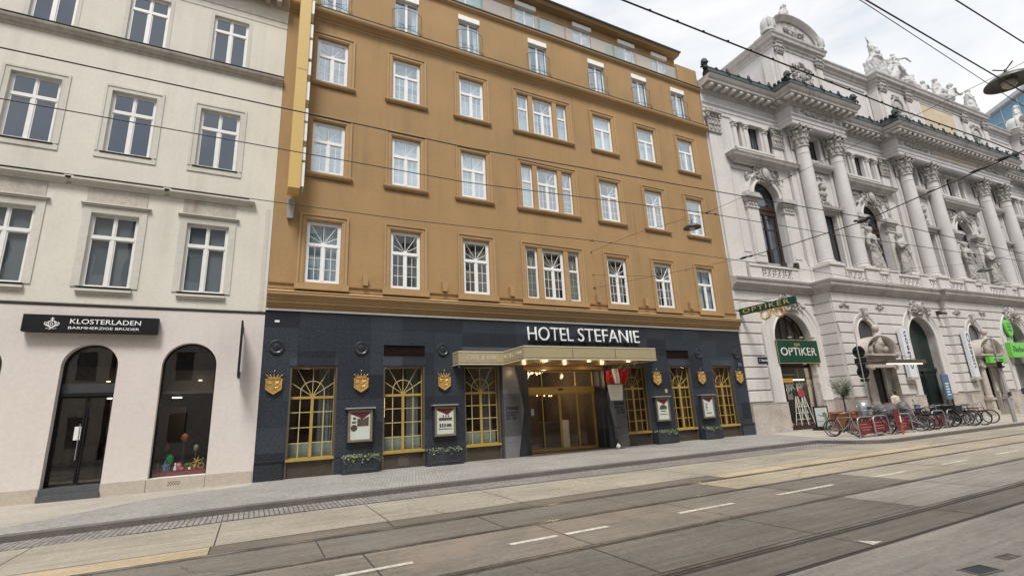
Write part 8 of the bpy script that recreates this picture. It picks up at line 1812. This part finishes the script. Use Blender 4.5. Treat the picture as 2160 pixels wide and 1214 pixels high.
wire('contact_wire', 'thinner wire running just under the dark wire at the upper right', 'wire', [(-5,-15.55,6.0),(5.9,-15.60,6.03),(10.2,-15.50,6.02),(50,-15.2,6.0)], 0.0045, 'iron', 'wires crossing the sky at the right')
wire('contact_wire', 'wire crossing the top right corner of the sky', 'wire', [(-5,-16.0,6.05),(6.9,-16.07,6.05),(8.7,-16.11,6.05),(50,-16.5,6.05)], 0.0075, 'iron', 'wires crossing the sky at the right')
X0 = 13.7
sp = wire('span_wire', 'thick black span cable with insulators crossing in front of the palace windows', 'cable', [(X0,-7.83,6.14),(X0,-9.5,6.05),(X0,-11.46,6.02),(X0,-14.25,6.32),(X0,-24.9,7.6)], 0.013, 'iron', None,
    [(X0,-7.9,6.14,0.06,0.16),(X0,-8.15,6.12,0.05,0.10),(X0,-11.46,6.04,0.09,0.14),(X0,-11.3,6.1,0.05,0.06),(X0,-13.0,6.20,0.03,0.10),(X0,-13.9,6.30,0.04,0.2),(X0,-14.3,6.36,0.05,0.12)])
wire('span_wire', 'thin lower anchor wire from the hotel wall to the thick span cable', 'wire', [(X0,0.0,7.12),(X0,-3.64,6.65),(X0,-7.83,6.14)], 0.006, 'iron', 'thin anchor wires of the span cable', [(X0,-0.02,7.12,0.06),(X0,-1.9,6.87,0.03),(X0,-5.5,6.40,0.03)])
wire('span_wire', 'thin upper anchor wire joining the lower one in front of the hotel wall', 'wire', [(X0,0.0,7.75),(X0,-3.64,6.68),(X0,-3.9,6.63)], 0.006, 'iron', 'thin anchor wires of the span cable', [(X0,-0.02,7.75,0.035)])
wire('span_wire', 'thin high span wire carrying the street lamps', 'wire', [(X0,0.0,8.88),(X0,-2.9,8.70),(X0,-6.9,8.15),(X0,-10.06,8.06),(X0,-14.9,8.17),(X0,-24.9,8.9)], 0.0065, 'iron', None, [(X0,-0.02,8.88,0.04),(X0,-2.9,8.70,0.035),(X0,-6.9,8.16,0.045),(X0,-9.9,8.07,0.045),(X0,-10.2,8.07,0.03)])
wire('span_wire', 'short thin wire between two anchors on the hotel wall near the lamp', 'wire', [(X0,0.0,9.45),(X0,-0.9,8.80)], 0.004, 'iron', None, [(X0,-0.02,9.45,0.03)])
XB = 31.0
wire('span_wire', 'thin span wire carrying the small far street lamp', 'wire', [(XB,-1.5,8.9),(XB,-8.1,7.62),(XB,-24.9,8.8)], 0.006, 'iron')
def street_lamp(label, x, y, z, D, ztop, glassup=True):
    t = thing('street_lamp', label, 'street lamp', (x,y,z), 0, 'hanging street lamps'); s = D/0.64
    m_ = MB(); m_.lathe([(0.0,0.15),(0.05,0.145),(0.07,0.11),(0.16,0.085),(0.27,0.03),(0.32,-0.02),(0.325,-0.045),(0.31,-0.05),(0.27,-0.03),(0.0,-0.02)],0,0,32); m_.v = [(a*s,b*s,c*s) for a,b,c in m_.v]; obj('shade', m_, M['lamp_shade'], t, True, 50)
    m_ = MB(); m_.lathe([(0.11,-0.03),(0.10,-0.09),(0.06,-0.13),(0,-0.145)],0,0,18); m_.v = [(a*s,b*s,c*s) for a,b,c in m_.v]; obj('lamp_glass', m_, M['lamp_glass'], t, True)
    m_ = MB(); m_.tube([(0,0,0.14*s),(0,0,0.20*s)],0.02*s,6); m_.tube([(0,-0.12*s,0.30*s),(0,0.0,0.19*s),(0,0.14*s,0.30*s)],0.012*s,5); m_.tube([(0,0,0.2*s),(0,0,ztop)],0.010,5); obj('hanger', m_, M['iron'], t)
    return t
street_lamp('dark hanging lamp in front of the rightmost hotel windows', X0, -6.05, 7.89, 0.62, 0.36)
street_lamp('small pale hanging lamp far off in front of the palace windows', XB, -8.08, 7.26, 0.60, 0.36)
street_lamp('big dark hanging lamp at the upper right, against the sky', X0, -14.75, 7.95, 0.80, 0.28)

# ================================================================== BACKGROUND
gt_ = thing('glass_tower', 'blue glass office building seen beyond the palace roof at the upper right', 'building', (0,0,0))
m_ = MB(); P = [(98.8,10.0,42.0),(98.8,-1.0,46.3)]
m_.q((98.8,10.0,18),(98.8,-1.0,18),(98.8,-1.0,46.3),(98.8,10.0,42.0)); m_.q((98.8,-1.0,18),(125,-1.0,18),(125,-1.0,46.3),(98.8,-1.0,46.3)); m_.q((98.8,10,42.0),(98.8,-1,46.3),(125,-1,46.3),(125,10,42)); m_.q((98.8,10,18),(98.8,10,42),(125,10,42),(125,10,18)); obj('glass_wall', m_, M['blue_glass'], gt_)
m_ = MB(); m_.tube([(98.75,10.05,42.05),(98.75,-1.0,46.35)],0.55,6)
for k in range(6): y = 10-k*2.0; m_.box(98.70,98.79,y-0.06,y+0.06,18,42+(10-y)*0.39)
for k in range(9): z = 20+k*3.0; m_.box(98.72,98.79,-1.0,min(10.0,10.0),z,z+0.10) if z < 42 else None
obj('mullion', m_, M['steel'], gt_)
# houses across the street (behind the viewer): seen only as reflections and as the street canyon
for i, (x0, x1, h, col) in enumerate(((-34,-9,17.5,(0.50,0.46,0.40)),(-8.9,16,19.0,(0.42,0.40,0.38)),(16.1,42,18.0,(0.52,0.45,0.34)),(42.1,80,19.5,(0.45,0.43,0.42)))):
    t = thing('house', ['house opposite, leftmost behind the viewer','house opposite, behind the viewer with the steep roof','house opposite, third from the left behind the viewer','house opposite, farthest right behind the viewer'][i], 'house', (0,0,0), 0, 'houses across the street')
    hs = []
    n = int((x1-x0)/2.6)
    for k in range(n):
        cx = x0+(x1-x0)*(k+0.5)/n
        for z in (0.8,5.2,8.9,12.6,15.6): 
            if z+2 < h: hs.append((cx-0.55, cx+0.55, z, z+2.0))
    m_ = MB(); wall(m_, x0, x1, -0.12, h, 0, hs, -0.25); m_.v = [(v[0], -25.0-(-v[1] if False else -v[1])*1.0 if False else -25.0+v[1], v[2]) for v in m_.v]; obj('wall', m_, surf('house_plaster_%d' % i, col, 0.9), t)
    m_ = MB()
    for a, b, c_, d in hs: m_.q((a,-25.2,c_),(b,-25.2,c_),(b,-25.2,d),(a,-25.2,d))
    obj('window', m_, surf('house_window_%d' % i, (0.05,0.055,0.06), 0.2), t)
    m_ = MB(); m_.prism([(0,0),(1,0)], 0, 1) if False else None
    m_.q((x0,-24.7,h),(x1,-24.7,h),(x1,-30.0,h+4.2),(x0,-30.0,h+4.2)); m_.q((x0,-36,h),(x1,-36,h),(x1,-30.0,h+4.2),(x0,-30.0,h+4.2)); m_.q((x0,-24.7,h),(x0,-30,h+4.2),(x0,-36,h)); m_.q((x1,-24.7,h),(x1,-30,h+4.2),(x1,-36,h))
    m_.q((x0,-24.7,h),(x0,-25.0,h-0.4),(x1,-25.0,h-0.4),(x1,-24.7,h))
    for k in range(3): cx = x0+(x1-x0)*(0.2+0.3*k); m_.box(cx-0.4,cx+0.4,-30.6,-29.6,h+3.0,h+5.4)
    obj('roof', m_, surf('house_roof_%d' % i, (0.10,0.075,0.065), 0.85), t)
    m_ = MB(); m_.box(x0,x0+0.1,-36,-25,-0.12,h); m_.box(x1-0.1,x1,-36,-25,-0.12,h); obj('side_wall', m_, surf('house_side_%d' % i, col, 0.9), t)
m_ = MB(); m_.box(XL,XR,-25.0,-20.3,SZ-0.2,0.0); struct('far_pavement', m_, M['setts'])
